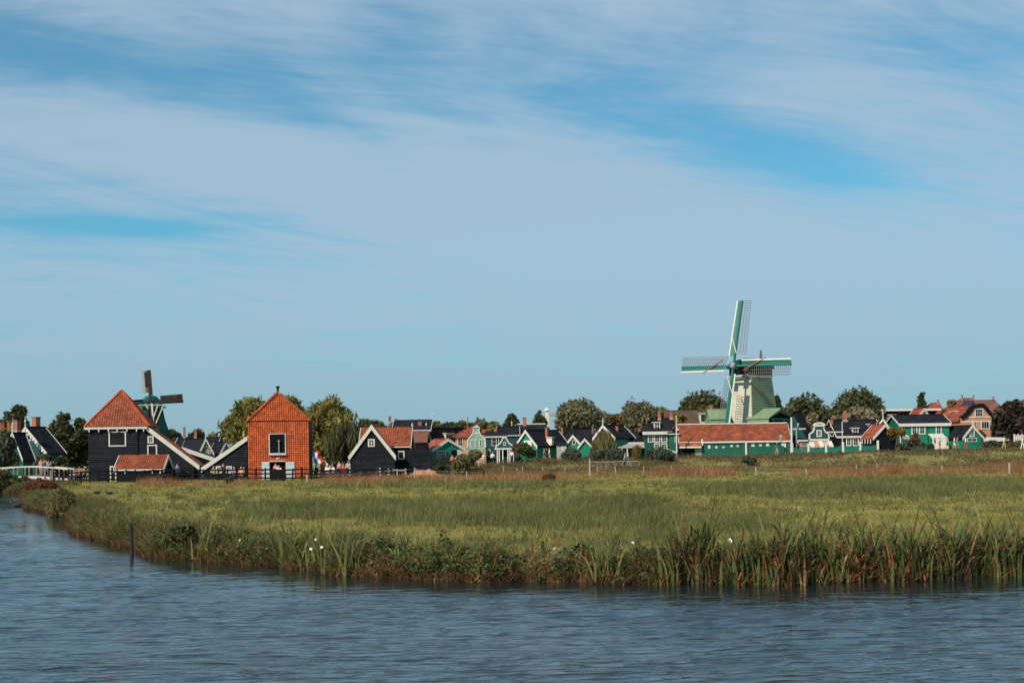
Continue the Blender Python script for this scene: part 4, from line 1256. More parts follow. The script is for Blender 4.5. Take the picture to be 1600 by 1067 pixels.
    # --- the tall green house with white sash windows
    h = hip_house('green_house', 'tall green house with white sash windows a white cornice and a hipped dark roof', 'house', 190, 1004, 1050, 673.5, 1029, 1050, 653.5, 7.5, 'dgreen', 'slate', oh=.4)
    h.band(-h.W - .02, h.W + .02, h.ze - .45, h.ze - .05, .5, name='cornice', y1=-.3)
    for x0, x1 in ((1012.5, 1020.5), (1022.5, 1031), (1033.5, 1042)):
        h.win(x0, 675.5, x1, 690.5, nx=2, ny=3, bar=.12)
    for x0, x1 in ((1022.5, 1031), (1033.5, 1042)):
        h.win(x0, 693, x1, 701, nx=2, ny=2, bar=.12)
    h.dorm(1022, 660.5, 1031.5, 671, .5, nx=2, ny=2, depth=2.5)
    h.chim(1030, 645.5, 655, 4, 3); h.chim(1048.5, 645, 654, 4, 3)
    h = side_house('house_annex', 'dark green windowed annex right of the tall green house', 'house', 189, 1044, 1062, (677,), 670, 5, wall='dgreenv', roof='slate', barge=0)
    h.eave('R', .16); h.win(1054, 682, 1058, 691, 'R', nx=1, ny=2)
    h = House('green_shed', 'small teal shed with a white slanting edge below the tall green house', 'shed', 186.6, -8, (1038, 700), (1022, 707), (1058, 707), L=3, wall='green', roof='dgreen', barge=.2)
    p = P(1057.5, 712, 185.5); z0 = Tz(p.x, p.y)
    o = empty('flagpole', (p.x, p.y, z0), 0, 'tall white flagpole at the left end of the long tiled shed', 'flagpole')
    MB().tube([(0, 0, -.2), (0, 0, P(1057, 649, 185.5).z - z0)], [.09, .06], 8).build('pole', MT['white'], o)
    MB().box(-.12, .35, -.05, .05, 3.7, 3.85).build('arm', MT['white'], o)
    # --- behind the mill
    h = side_house('brown_roofed_house', 'large old house with a weathered brown roof between the tall green house and the mill', 'house', 214, 1042, 1120, (666,), 642, 10, wall='brownbrick', roof='thatch', barge=0)
    h.chim(1111, 633.5, 645, 4.2, 0); h.chim(1049, 645, 652, 3.5, -2)
    h.dorm(1094, 647, 1104, 660, -4.2, nx=1, ny=1)
    h.eave('R', .5)
    # --- east of the mill
    h = House('dark_house', 'dark boarded house with a brick front and white windows right of the long tiled shed', 'house', 193, -50, (1240, 643), (1226, 668), (1266, 690), rend=1251, wall='teal', roof='slate', barge=0)
    h = side_house('brick_shop', 'low red brick shop with white paned windows behind the green fence', 'shop', 191, 1246, 1268, (687,), 682, 4, wall='redbrick', roof='slate', barge=0)
    h.eave('R', .22); h.win(1251, 689, 1264, 697, 'R', nx=4, ny=2)
    p = P(1245, 700, 188.5); z0 = Tz(p.x, p.y)
    o = empty('lamp_mast', (p.x, p.y, z0), 0, 'white lamp mast with a slanting arm and a cross bar by the dark house', 'mast')
    zc, zt = P(1245, 670, 188.5).z - z0, P(1247, 661.5, 188.5).z - z0
    MB().tube([(0, 0, -.2), (0, 0, zc), (.25, 0, zt)], [.07, .09, .14], 6).build('pole', MT['white'], o)
    MB().box(-.5, 1.2, -.06, .06, zc - .08, zc + .08).build('cross_bar', MT['white'], o)
    MB().lathe([(.05, 0), (.22, .1), (.26, .35), (.1, .5)], 8, (0, -.3, 1.4)).build('lamp', MT['white'], o)
    h = bell_house('clock_gable_house', 'blue green house with a white arched clock gable above a white shop awning', 190.5, [(1265, 687), (1265, 678), (1267, 677), (1270.5, 674.5), (1272.3, 670), (1273, 664.5)], 'teal', 1280, 7, roof_drop=1.0)
    h.win(1276.3, 672.5, 1283, 681.5, nx=2, ny=2, bar=.14)
    a0, z0 = h.hit(1271.5, 665); a1, _ = h.hit(1288.5, 665); _, z1 = h.hit(1280, 660.8)
    ac, w = (a0 + a1) / 2, (a1 - a0) / 2
    coping(h.root, [(ac + w * math.cos(t), z0 - h.zb + (z1 - z0) * math.sin(t)) for t in np.linspace(math.pi, 0, 9)], -.15, .4, .22, name='arched_cap')
    MB().box(a0, a1, -.13, .38, z0 - h.zb - .12, z0 - h.zb + .1).build('cornice', MT['white'], h.root)
    _, z = h.hit(1280, 687); h.band(h.wl - .1, h.wr + .1, z - h.zb - .1, z - h.zb + .12, .12)
    aw0, _ = h.hit(1263, 690); aw1, _ = h.hit(1299, 690); _, z2 = h.hit(1280, 696)
    n = 5
    for i in range(n):
        xa = aw0 + (aw1 - aw0) * i / n; xb = aw0 + (aw1 - aw0) * (i + 1) / n - .02
        m = MB().poly([(xa, -.1, z - h.zb - .15), (xb, -.1, z - h.zb - .15), (xb, -1.3, z2 - h.zb), (xa, -1.3, z2 - h.zb), (xa, -.1, z - h.zb - .22), (xb, -.1, z - h.zb - .22), (xb, -1.3, z2 - h.zb - .25), (xa, -1.3, z2 - h.zb - .25)],
                      [(0, 3, 2, 1), (4, 5, 6, 7), (3, 7, 6, 2), (0, 4, 7, 3), (1, 2, 6, 5)])
        m.build('awning_panel', MT['brick' if i in (1, 3) else 'cream'], h.root)
    h = side_house('dark_roofed_house', 'small dark roofed house with a glazed upper front right of the arched clock gable', 'house', 197, 1288, 1318, (674,), 665.5, 6, wall='blackb', roof='slate', barge=0)
    h.chim(1299, 657, 667, 4.2, -.5); h.win(1297, 674, 1302.5, 682, 'R', nx=1, ny=1); h.win(1304.5, 674, 1311, 682, 'R', nx=1, ny=1)
    h.band(0, 0.01, 0, .01); h.eave('R', .18)
    h = side_house('dark_roofed_house', 'long house with a great dark tiled roof a white dormer and a brick chimney', 'house', 196, 1307, 1382, (681,), 656, 9, wall='blackb', roof='slate', barge=.24)
    h.eave('R', .3); h.chim(1320, 642.5, 657, 5, 0); h.dorm(1332, 669.5, 1341.5, 680, -3.6, nx=2, ny=2); h.dorm(1355, 663.5, 1358, 668.5, -1.8, nx=1, ny=1)
    for x0, x1 in ((1322.5, 1329.5), (1333, 1341)):
        h.win(x0, 685, x1, 696, 'R', nx=2, ny=2, bar=.14)
    p = P(1316.5, 700, 189.3); z0 = Tz(p.x, p.y)
    o = empty('flagpole', (p.x, p.y, z0), 0, 'thin white pole with a flat lamp head in front of the long dark tiled roof', 'lamp post')
    MB().tube([(0, 0, -.2), (0, 0, P(1316, 659, 189.3).z - z0)], [.08, .06], 6).build('pole', MT['bluegrey'], o)
    MB().box(.05, .75, -.2, .2, P(1316, 659, 189.3).z - z0, P(1316, 656.5, 189.3).z - z0).build('lamp_head', MT['grey'], o)
    h = House('gabled_house', 'narrow green gable with a tall finial just behind the black red roofed shed', 'house', 193, -10, (1379.5, 653.5), (1369, 668), (1389, 668), L=5, wall='dgreen', roof='slate', barge=.24)
    h.finial(1, 1.2)
    h = House('black_shed', 'black gabled shed with thick white edges and a bright red roof', 'shed', 188, 14, (1382, 662.5), (1363, 684), (1404, 686), rend=1365, wall='blackb', roof='redroof', barge=.3)
    for t in (.15, .4, .65, .9):
        MB().box(h.xl - .05, h.xl + .02, h.L * t - .08, h.L * t + .08, h.zl - .75, h.zl - .14).build('bracket', MT['white'], h.root)
    # flat roofed school-like block
    o = bare('flat_roofed_block', 'long flat roofed grey block with a white roof edge and brick piers', 'building', 1415, 660, 222, 0)
    a0, z1 = o.hit(1357, 639.5); a1, _ = o.hit(1472, 639.5); z1 -= o.zb
    MB().box(a0 + .6, a1 - .6, .8, 9, 0, z1 - .3).build('wall', MT['dark'], o.root)
    MB().box(a0, a1, 0, 10, z1 - .32, z1).build('roof', MT['white'], o.root)
    for x0, x1, t_, b_, mt in ((1373, 1380, 645, 662, 'redbrick'), (1387, 1402, 647, 664, 'grey'), (1402, 1432, 649, 664, 'grey'), (1382, 1394, 655, 672, 'brick'), (1432, 1440, 646, 664, 'redbrick')):
        b0, q1 = o.hit(x0, t_); b1, q0 = o.hit(x1, b_)
        MB().box(b0, b1, .4, .85, max(0, q0 - o.zb - 2), q1 - o.zb).build('wall_panel', MT[mt], o.root)
    for i in range(8):
        b0, q1 = o.hit(1404 + i * 7, 642.5); b1, q0 = o.hit(1409.5 + i * 7, 647)
        MB().box(b0, b1, .72, .79, q0 - o.zb, q1 - o.zb).build('window', MT['glass'], o.root)
    # bright green house
    h = side_house('green_house', 'bright green house with three tall dark windows under a dark roof and broad white eave', 'house', 191, 1404, 1486, (661.5,), 648.5, 7, wall='green', roof='slate', barge=.24)
    h.eave('R', .42, out=.12)
    for x0, x1 in ((1424.5, 1432.5), (1436.5, 1445), (1462.5, 1470.5)):
        h.win(x0, 664, x1, 678, 'R', nx=2, ny=2, bar=.14)
    MB().tube([(h.wr + .06, h.hit(1449.5, 670, 'R', h.wr)[0], h.zr - .3), (h.wr + .06, h.hit(1449.5, 670, 'R', h.wr)[0], .2)], .05, 6).build('drainpipe', MT['dgreen'], h.root)
    q, z = h.hit(1408, 684, 'R', h.wr)
    MB().box(h.wr - .02, h.wr + .06, -.02, .12, 0, h.zr - .4).build('corner_board', MT['white'], h.root)
    w = bare('garden_wall', 'grey garden wall with a curved white top below the bright green house', 'wall', 1418, 690, 189.2, 0)
    pts = [(w.hit(x, y)[0], w.hit(x, y)[1] - w.zb) for x, y in ((1411, 679), (1416, 680), (1421, 683), (1428, 686), (1430, 689))]
    MB().prism([(pts[0][0], 0)] + [(pts[-1][0], 0)] + pts[::-1], 0, .2).build('wall', MT['grey'], w.root)
    coping(w.root, pts, -.06, .26, .18)
    g = bare('lean_to_greenhouse', 'small white framed greenhouse leaning on the bright green house', 'greenhouse', 1466, 690, 188.8, 0)
    a0, zt = g.hit(1456, 678); a1, _ = g.hit(1478, 678); _, zm = g.hit(1460, 684.5); zt -= g.zb; zm -= g.zb
    n = 6
    for i in range(n + 1):
        x = a0 + (a1 - a0) * i / n
        MB().beam((x, 1.6, zt), (x + .1, 0, zm), .09, .09).build('rafter', MT['white'], g.root)
        MB().box(x - .045 + .1, x + .045 + .1, -.05, .05, 0, zm).build('post', MT['white'], g.root)
    MB().box(a0 - .05, a1 + .15, -.06, .06, zm - .06, zm + .06).build('eave_bar', MT['white'], g.root)
    MB().box(a0 - .05, a1 + .15, 1.55, 1.65, zt - .06, zt + .06).build('top_bar', MT['white'], g.root)
    MB().poly([(a0, 1.6, zt - .04), (a1, 1.6, zt - .04), (a1 + .1, 0, zm - .04), (a0 + .1, 0, zm - .04), (a0, 1.6, zt - .07), (a1, 1.6, zt - .07), (a1 + .1, 0, zm - .07), (a0 + .1, 0, zm - .07)],
              [(0, 3, 2, 1), (4, 5, 6, 7), (0, 1, 5, 4), (2, 3, 7, 6), (1, 2, 6, 5), (0, 4, 7, 3)]).build('pane', MT['bluegrey'], g.root)
    MB().box(a0 + .1, a0 + 2.2, -.02, .02, 0, zm - .07).build('white_panel', MT['cream'], g.root)
    h = House('green_gable_house', 'small emerald gable with an arched window and a dark roof to its left', 'house', 188, 14, (1518, 664.5), (1503, 684), (1536, 684), rend=1486, wall='green', roof='slate', barge=.26)
    h.win(1515, 671, 1522, 682, nx=2, ny=3, bar=.12); h.finial(1, .8)
    a, z = h.hit(1518.5, 670.8); r = 3.2 * 188 / F
    coping(h.root, [(a + r * math.cos(t) * 1.1, z - h.zb - .1 + r * math.sin(t)) for t in np.linspace(math.pi, 0, 8)], -.09, .02, .1, name='window_arch')
    h.win(1511, 684.5, 1526, 690, nx=2, ny=1)
    # far red roofs
    h = hip_house('red_roofed_house', 'red roofed house in the distance right of the flat roofed block', 'house', 225, 1449, 1477, 648, 1456, 1467, 629.5, 8, 'redbrick', 'redroof')
    h.chim(1465.5, 626, 631, 2.5, 3)
    h = House('dormer_house', 'small red roof with a white curved gable above the bright green house', 'house', 214, 25, (1442.5, 638), (1434, 650), (1451, 650), rend=1430, wall='cream', roof='redroof', barge=.3)
    # brick villa with solar panels
    h = House('brick_villa', 'salmon brick villa with a red roof solar panels and a black curved gable edge', 'house', 204, 8, (1520, 633), (1495, 657), (1546, 655), L=7, wall='brick', roof='redroof', trim='white', barge=0, oh=.3)
    pts = [(h.hit(x, y)[0], h.hit(x, y)[1] - h.zb) for x, y in ((1499, 653), (1505, 650), (1510, 645), (1515, 637.5), (1521, 634), (1532, 633), (1537, 637), (1542, 644), (1547, 649))]
    MB().prism([(pts[0][0] + .4, 0), (pts[-1][0] - .4, 0)] + pts[::-1], -.5, -.15).build('gable_wall', MT['brick'], h.root)
    coping(h.root, pts, -.75, 0, .5, 'slate', 'gable_edge')
    h.win(1521, 639, 1533, 651, nx=3, ny=2, y=.5, bar=.14); h.win(1530.5, 658, 1543, 670, nx=3, ny=1, y=.5, bar=.14); h.win(1519, 657.5, 1523, 667, nx=1, ny=1, y=.5)
    _, z = h.hit(1520, 651.5); MB().box(h.hit(1510, 652)[0], h.hit(1546, 652)[0], -.55, -.49, z - h.zb - .1, z - h.zb + .06).build('string_course', MT['cream'], h.root)
    _, z = h.hit(1520, 658.5); MB().box(h.hit(1500, 658)[0], h.hit(1546, 658)[0], -.55, -.49, z - h.zb - .1, z - h.zb + .06).build('string_course', MT['cream'], h.root)
    h2 = hip_house('red_roofed_house', 'tall red hip roof with blue solar panels on the villa at the right', 'house', 206, 1478, 1542, 656, 1503, 1521, 622.5, 12, 'brick', 'redroof')
    e0, e1, t0, t1 = [Vector(h2.v[i]) for i in (0, 1, 4, 5)]
    nn = (e1 - e0).cross(t0 - e0).normalized()
    def on(px, f): 
        b = e0.lerp(e1, px); t = t0.lerp(t1, px); return b.lerp(t, f) + nn * .09
    for i in range(4):
        for j in range(2):
            a = .20 + i * .18; f0 = .50 + j * .2
            q = [on(a, f0), on(a + .17, f0), on(a + .17, f0 + .19), on(a, f0 + .19)]
            MB().poly(q + [p - nn * .06 for p in q], [(0, 1, 2, 3), (7, 6, 5, 4), (0, 4, 5, 1), (1, 5, 6, 2), (2, 6, 7, 3), (3, 7, 4, 0)]).build('solar_panel', MT['solar'], h2.root)
    h2.chim(1503.5, 618.5, 624, 1.6, 5, 'brownbrick'); h2.chim(1521.5, 618.5, 624, 1.6, 5, 'brownbrick')
    h2.dorm(1493, 643, 1501, 652, .6, nx=2, ny=1, depth=3.5)
    h = side_house('red_roofed_house', 'far rust red roof with a thin chimney behind the purple beech', 'house', 224, 1528, 1572, (645,), 625.5, 10, wall='redbrick', roof='oldtile', barge=0)
    h.chim(1552, 621, 627, 2, 0)
    h = side_house('red_roofed_house', 'red roof showing through the large round tree near the white turret', 'house', 221, 868, 896, (664,), 655, 6, wall='redbrick', roof='redroof', barge=0)
    h.chim(889, 653, 658, 3, 0)
    h = side_house('red_roofed_house', 'sliver of red roof just right of the pale clock gable', 'house', 212, 752, 765, (676,), 671, 6, wall='redbrick', roof='redroof', barge=0)
    # white turret beyond the conical tree
    p = P(855, 668, 226); z0 = Tz(p.x, p.y)
    o = empty('turret', (p.x, p.y, z0), 0, 'white church turret with a pointed cap beside the conical tree', 'turret')
    zt = P(855, 635, 226).z - z0; zm = P(855, 641.5, 226).z - z0; zl = P(855, 650, 226).z - z0
    MB().box(-.28, .28, -.28, .28, 0, zm - .003).build('shaft', MT['cream'], o)
    MB().lathe([(.55, zm), (.45, zm + .15), (.28, zm + .35), (.1, zt - .25), (.03, zt)], 8).build('cap', MT['white'], o)
    MB().box(.36, 1.6, -.3, .3, zl - .1, zl + .5).build('roof_edge', MT['grey'], o)
    # white railing, low white pavilion at the far right
    o = bare('low_pavilion', 'long low pavilion with a white flat roof behind the dike at the right', 'building', 1555, 690, 197, 0)
    a0, z1 = o.hit(1524, 684.5); a1, _ = o.hit(1586, 684.5); z1 -= o.zb
    MB().box(a0 + .3, a1 - .3, .3, 3, 0, z1 - .35).build('wall', MT['grey'], o.root)
    b, _ = o.hit(1540, 684)
    MB().prism([(a0, z1 - .4), (a0 + .2, z1 - .62), (a1, z1 - .35), (a1, z1 + .02), (b, z1 + .12)], 0, 3.4).build('roof', MT['white'], o.root)
    for i in range(5):
        x = a0 + (a1 - a0) * (i + .7) / 5.5
        MB().box(x - .9, x + .3, .22, .295, z1 - 1.3, z1 - .55).build('window', MT['glass'], o.root)
    o = bare('white_fence', 'white post fence at the right edge under the purple beech', 'fence', 1593, 690, 194, 0)
    a0, z1 = o.hit(1585, 678); a1, _ = o.hit(1606, 678); z1 -= o.zb
    for i in range(8):
        x = a0 + (a1 - a0) * i / 7; MB().box(x - .09, x + .09, 0, .12, 0, z1 - .15 * (i % 2)).build('post', MT['white'], o.root)
    MB().box(a0, a1, .125, .2, z1 - .5, z1 - .35).build('rail', MT['white'], o.root)
    MB().box(a0, a1, .125, .2, z1 - 1.1, z1 - .95).build('rail', MT['white'], o.root)


village()


# ------------------------------------------------------------------ windmills
def sail(name, parent, M4, ang, Ls, board, lattice, edge, lath, stock, flip=1, bw=0.62, lw=1.45, nbar=24, cloth=None, r0=1.3):
    """one sail in the sail plane: local x outwards along the stock, local z across (lattice side), local y forward is negative"""
    rot = M4 @ Matrix.Rotation(ang, 4, 'Y')
    def put(mb, nm, mt, par):
        o = mb.build(nm, MT[mt], par)
        o.matrix_local = rot if par is parent else Matrix.Identity(4)
        return o
    s = MB().beam((0, 0, 0), (Ls, 0, 0), .28, .26)
    st = put(s, name, stock, parent)
    f = flip
    m = MB().poly([(r0, -.10, -.10 * f), (Ls, -.02, -.13 * f), (Ls, -.12, -bw * f), (r0, -.34, -bw * f), (r0, -.05, -.10 * f), (Ls, .03, -.13 * f), (Ls, -.07, -bw * f), (r0, -.29, -bw * f)],
                  [(0, 1, 2, 3), (7, 6, 5, 4), (0, 4, 5, 1), (1, 5, 6, 2), (2, 6, 7, 3), (3, 7, 4, 0)])
    put(m, 'wind_board', board, st)
    if edge:
        put(MB().beam((r0, -.33, -(bw + .10) * f), (Ls + .02, -.10, -(bw + .10) * f), .07, .22), 'white_edge', edge, st)
    m = MB()
    tw = lambda r: .42 * (1 - (r - r0) / (Ls - r0)) + .04          # twist: the inner end is set more steeply
    for i in range(nbar):
        r = r0 + .4 + (Ls - r0 - .45) * i / (nbar - 1)
        m.beam((r, 0.02, .13 * f), (r, .02 + tw(r), lw * f), .05, .05)
    for k in (.36, .68, 1.0):
        pts = [(r, .02 + tw(r) * k, (.13 + (lw - .13) * k) * f) for r in np.linspace(r0 + .4, Ls - .05, 6)]
        m.tube(pts, .032, 4)
    put(m, 'lattice', lath, st)
    if cloth:
        rs = np.linspace(r0 + .4, Ls - .1, 8)
        c0, c1 = cloth[1], cloth[2]
        vs = [(r, -.04 + tw(r) * k - .05 * math.sin(r * 3), (.13 + (lw - .13) * k) * f) for r in rs for k in (c0, (c0 + c1) / 2, c1)]
        m = MB().poly(vs, [(i * 3 + j, i * 3 + j + 1, i * 3 + j + 4, i * 3 + j + 3) for i in range(7) for j in range(2)])
        put(m, 'sail_cloth', cloth[0], st)
    return st


def big_mill():
    Y, th = 202.0, -45.0
    s = F / Y
    hub = P(1146.5, 571, Y - 4.2)
    g = Vector((math.cos(R(th)), math.sin(R(th)), 0)); r = Vector((-g.y, g.x, 0))
    # foot of the near corner at pixel 1176, then the body centre
    corner = P(1175.5, 660, Y - 3.5)
    wf, ws = 5.3, 6.9                                     # front and side widths near the ground
    c = Vector((corner.x, corner.y, 0)) - g * (wf / 2) + r * (ws / 2)
    zb = Tz(c.x, c.y) - .3
    root = empty('windmill', (c.x, c.y, zb), R(th), 'tall pale green windmill with green and white sails rising behind the long tiled shed', 'windmill')
    zt = P(1175, 588, Y - 2).z - zb
    # body: front left facet's colour holds the sunlight, right facet boarded; battered walls
    def ring(z):
        k = z / zt
        fw = (5.5 * (1 - k) + 3.45 * k) / 2; sw = (7.1 * (1 - k) + 4.8 * k) / 2
        y0 = -(3.45 * (1 - k) + 2.25 * k)
        return [(-fw, y0), (fw, y0), (fw, y0 + 2 * sw), (-fw, y0 + 2 * sw)]
    rows, b = [], 0.0
    while b < zt - .01:
        rows += [(b, .085), (min(b + .27, zt), 0.0)]
        b += .275
    m = MB()
    vs = []
    for z, o in rows:
        q = ring(z)
        vs.append([(q[0][0] - o, q[0][1] - o * .25, z), (q[1][0] + o, q[1][1] - o * .25, z), (q[2][0] + o, q[2][1] + o, z), (q[3][0] - o, q[3][1] + o, z)])
    for i in range(len(vs) - 1):
        for j in range(4):
            a, bq = vs[i][j], vs[i][(j + 1) % 4]
            m.poly([a, bq, vs[i + 1][(j + 1) % 4], vs[i + 1][j]], [(0, 1, 2, 3)], 1 if j == 0 else 0)
    m.build('mill_body', [MT['millshade'], MT['millsunlit']], root)
    for j in range(4):
        q0, q1 = ring(0)[j], ring(zt)[j]
        MB().beam((q0[0], q0[1], 0), (q1[0], q1[1], zt), .14, .14, (1, 0, 0)).build('corner_post', MT['palegreen'], root)
    # diagonal boarding battens on the front
    for i in range(9):
        z0 = 1.0 + i * .85
        q = ring(z0); q2 = ring(z0 + 1.6)
        MB().beam((q2[0][0] + .3, q2[0][1] - .03, z0 + 1.6), (q[1][0] - .25, q[1][1] - .03, z0), .04, .06, (0, -1, 0)).build('batten', MT['millsunlit'], root)
    # cap: dark boarded collar with white hem, then the green roof
    zc0, zc1, zc2 = zt - .1, zt + 1.35, zt + 2.75
    m = MB().tube_rings([[(x * .99, y, z) for x, y in ((-1.75, -2.7), (1.75, -2.7), (1.9, 0), (1.75, 2.9), (-1.75, 2.9), (-1.9, 0))] for z in (zc0 + .28, zc1)])
    m.build('cap_boarding', MT['blackv'], root)
    for i in range(26):                                  # hem of little white points
        t = i / 25
        MB().prism([(0, 0), (.2, 0), (.1, -.38)], 0, .04).build('hem_point', MT['white'], root).matrix_local = Matrix.Translation((1.79 + .12 * (1 - abs(t - .5) * 2), -2.7 + 5.4 * t, zc0 + .3)) @ Matrix.Rotation(R(90), 4, 'Z')
    prof = [(-1.95, 0), (-1.75, .5), (-1.2, 1.05), (0, 1.4), (1.2, 1.05), (1.75, .5), (1.95, 0)]
    rg = []
    for y, k in ((-3.0, .75), (-1.4, .95), (.6, 1.0), (2.2, .9), (3.3, .55)):
        rg.append([(x * (.9 + .1 * k), y, zc1 + z * k) for x, z in prof] + [(1.4, y, zc1 - .1), (-1.4, y, zc1 - .1)])
    MB().tube_rings(rg).build('cap_roof', MT['dgreen'], root)
    MB().box(-1.9, 1.9, -3.1, 3.2, zc1 - .16, zc1 + .02).build('cap_rim', MT['blackb'], root)
    MB().lathe([(.2, 0), (.2, .5), (.26, .55), (.16, .65), (.24, .95), (.12, 1.2), (.2, 1.4), (.05, 1.7)], 8, (0, 2.6, zc1 + 1.0)).build('finial', MT['white'], root)
    # blue beam ends and gallery under the hub
    MB().beam((-1.6, -2.95, zc0 + .15), (1.7, -2.95, zc0 + .3), .22, .22).build('storm_beam', MT['bluegrey'], root)
    # shaft, hub, sails
    hl = Vector(((hub - c).dot(g), (hub - c).dot(r), hub.z - zb))
    inc = R(12)
    tilt = Matrix.Translation(hl) @ Matrix.Rotation(-inc, 4, 'X')
    o = MB().beam((0, 0, 0), (0, 4.4, 0), .6, .6).build('wind_shaft', MT['blackb'], root); o.matrix_local = tilt
    o = MB().box(-.42, .42, -.25, .5, -.42, .42).build('canister', MT['sailgreen'], root); o.matrix_local = tilt
    o = MB().lathe([(.12, -.0), (.34, .0), (.34, .14), (.16, .2), (.1, .3)], 12).build('hub_cap', MT['post'], root); o.matrix_local = tilt @ Matrix.Translation((0, -.25, 0)) @ Matrix.Rotation(R(90), 4, 'X')
    for k in range(4):
        a = R(-90 * k + 1.5)                                # outward directions: right, up, left, down
        off = -.05 if k % 2 else .22
        Mk = tilt @ Matrix.Translation((0, off, 0))
        st = sail('sail', root, Mk, a, 9.3, 'sailgreen', None, 'white', 'darklath', 'sailgreen', flip=-1)
        if k in (0, 2):
            o = MB().beam((1.9, -.45, -.75), (5.2, -.2, 1.0), .12, .12).build('brace', MT['rust'], st)
        else:
            o = MB().beam((1.6, -.45, -.55), (4.2, -.3, .75), .10, .10).build('brace', MT['white'], st)
    # gallery ladder beside the front
    m = MB()
    # mill barns at the foot
    h = House('mill_shed', 'pale green mill shed with an open dark gable and green beams right of the mill', 'shed', 199.5, 50, (1219, 638), (1200, 652.5), (1240, 652), rend=1187, wall='palegreen', roof='palegreen', barge=0, oh=.15)
    a0, z1 = h.hit(1203, 651); a1, _ = h.hit(1237, 651); zz = z1 - h.zb
    MB().prism([(h.wl + .15, 1), (h.wr - .15, 1), (h.wr - .15, h.zwr), (0, h.za - .5), (h.wl + .15, h.zwl)], -.05, .03).build('opening', MT['dark'], h.root)  # solid dark panel, shade of the open gable painted in
    MB().box(a0 + .4, a1, -.18, -.06, zz - .45, zz - .2).build('beam', MT['green'], h.root)
    MB().box(a0 + .2, a1, -.19, -.07, zz - .9, zz - .7).build('beam', MT['green'], h.root)
    mid = (a0 + a1) / 2 + .6
    MB().box(mid - .15, mid + .15, -.21, -.09, 1, zz - .45).build('post', MT['green'], h.root)
    MB().beam((a0 + .5, -.15, zz - .35), (mid, -.15, 1.6), .1, .22, (0, -1, 0)).build('brace', MT['green'], h.root)
    h = side_house('mill_shed', 'small pale green shed with a sloping roof left of the mill foot', 'shed', 199.5, 1109, 1142, (654,), 640, 6, wall='palegreen', roof='palegreen', barge=0, oh=.15)


def small_mill():
    Y = 172.0
    hub = P(235, 628, Y - 3)
    c = P(237, 700, Y)
    zb = Tz(c.x, c.y) - .3
    th = 14
    root = empty('windmill', (c.x, c.y, zb), R(th), 'small green windmill with brown sails rising behind the large black barn', 'windmill')
    zt = P(237, 637, Y).z - zb; zm = P(237, 665, Y).z - zb
    n = 8
    rg = [[(r * math.cos(2 * math.pi * (k + .5) / n), r * math.sin(2 * math.pi * (k + .5) / n), z) for k in range(n)] for r, z in ((3.2, 0), (2.2, zm - .6), (1.75, zm + .7), (1.45, zt))]
    MB().tube_rings(rg).build('mill_body', MT['dgreen'], root)
    MB().lathe([(1.75, zt - .05), (1.8, zt + .12), (1.5, zt + .2)], 12).build('cap_ring', MT['paleteal'], root)
    rg = [[(x * k, y, zt + .15 + z * k) for x, z in ((-1.4, 0), (-1.25, .6), (-.7, 1.2), (0, 1.45), (.7, 1.2), (1.25, .6), (1.4, 0))] for y, k in ((-1.9, .85), (-.6, 1.0), (1.0, .95), (2.0, .5))]
    MB().tube_rings(rg).build('cap', MT['sailgreen'], root)
    hl = Vector((hub - c)); g = Vector((math.cos(R(th)), math.sin(R(th)), 0)); r = Vector((-g.y, g.x, 0))
    d = Vector((hub.x - c.x, hub.y - c.y, 0))
    tilt = Matrix.Translation((d.dot(g), d.dot(r), hub.z - zb)) @ Matrix.Rotation(R(-8), 4, 'X')
    o = MB().beam((0, -.2, 0), (0, 3.5, 0), .4, .4).build('wind_shaft', MT['blackb'], root); o.matrix_local = tilt
    Ls = (628 - 580) / F * Y + .1
    for k in range(4):
        a = R(-90 * k - 3.5)
        Mk = tilt @ Matrix.Translation((0, -.1 if k % 2 else .12, 0))
        sail('sail', root, Mk, a, Ls, 'wetwood' if k == 1 else 'sailbrown', None, None, 'lath' if k == 1 else 'sailbrown', 'wetwood', flip=1, bw=.34, lw=.74, nbar=16, cloth=('sailbrown', 0, 1) if k in (0, 2) else ('sailbrown', .0, .55), r0=.8)
    # pale tail beams in front of the body
    def loc(px, py, dy=-3.3):
        p = P(px, py, Y + dy) - Vector((c.x, c.y, zb)); return Vector((p.dot(g), p.dot(r), p.z))
    for a, b, w in (((227, 631), (240, 655), .13), ((237, 630), (239.5, 659), .2), ((247, 631), (240, 652), .13), ((256, 631), (243, 662), .13), ((214, 632), (222, 640), .1)):
        MB().beam(loc(*a), loc(*b), w, w, (0, -1, 0)).build('tail_beam', MT['white'], root)
    MB().beam(loc(214, 633), loc(258, 632.5), .14, .14).build('cross_beam', MT['paleteal'], root)


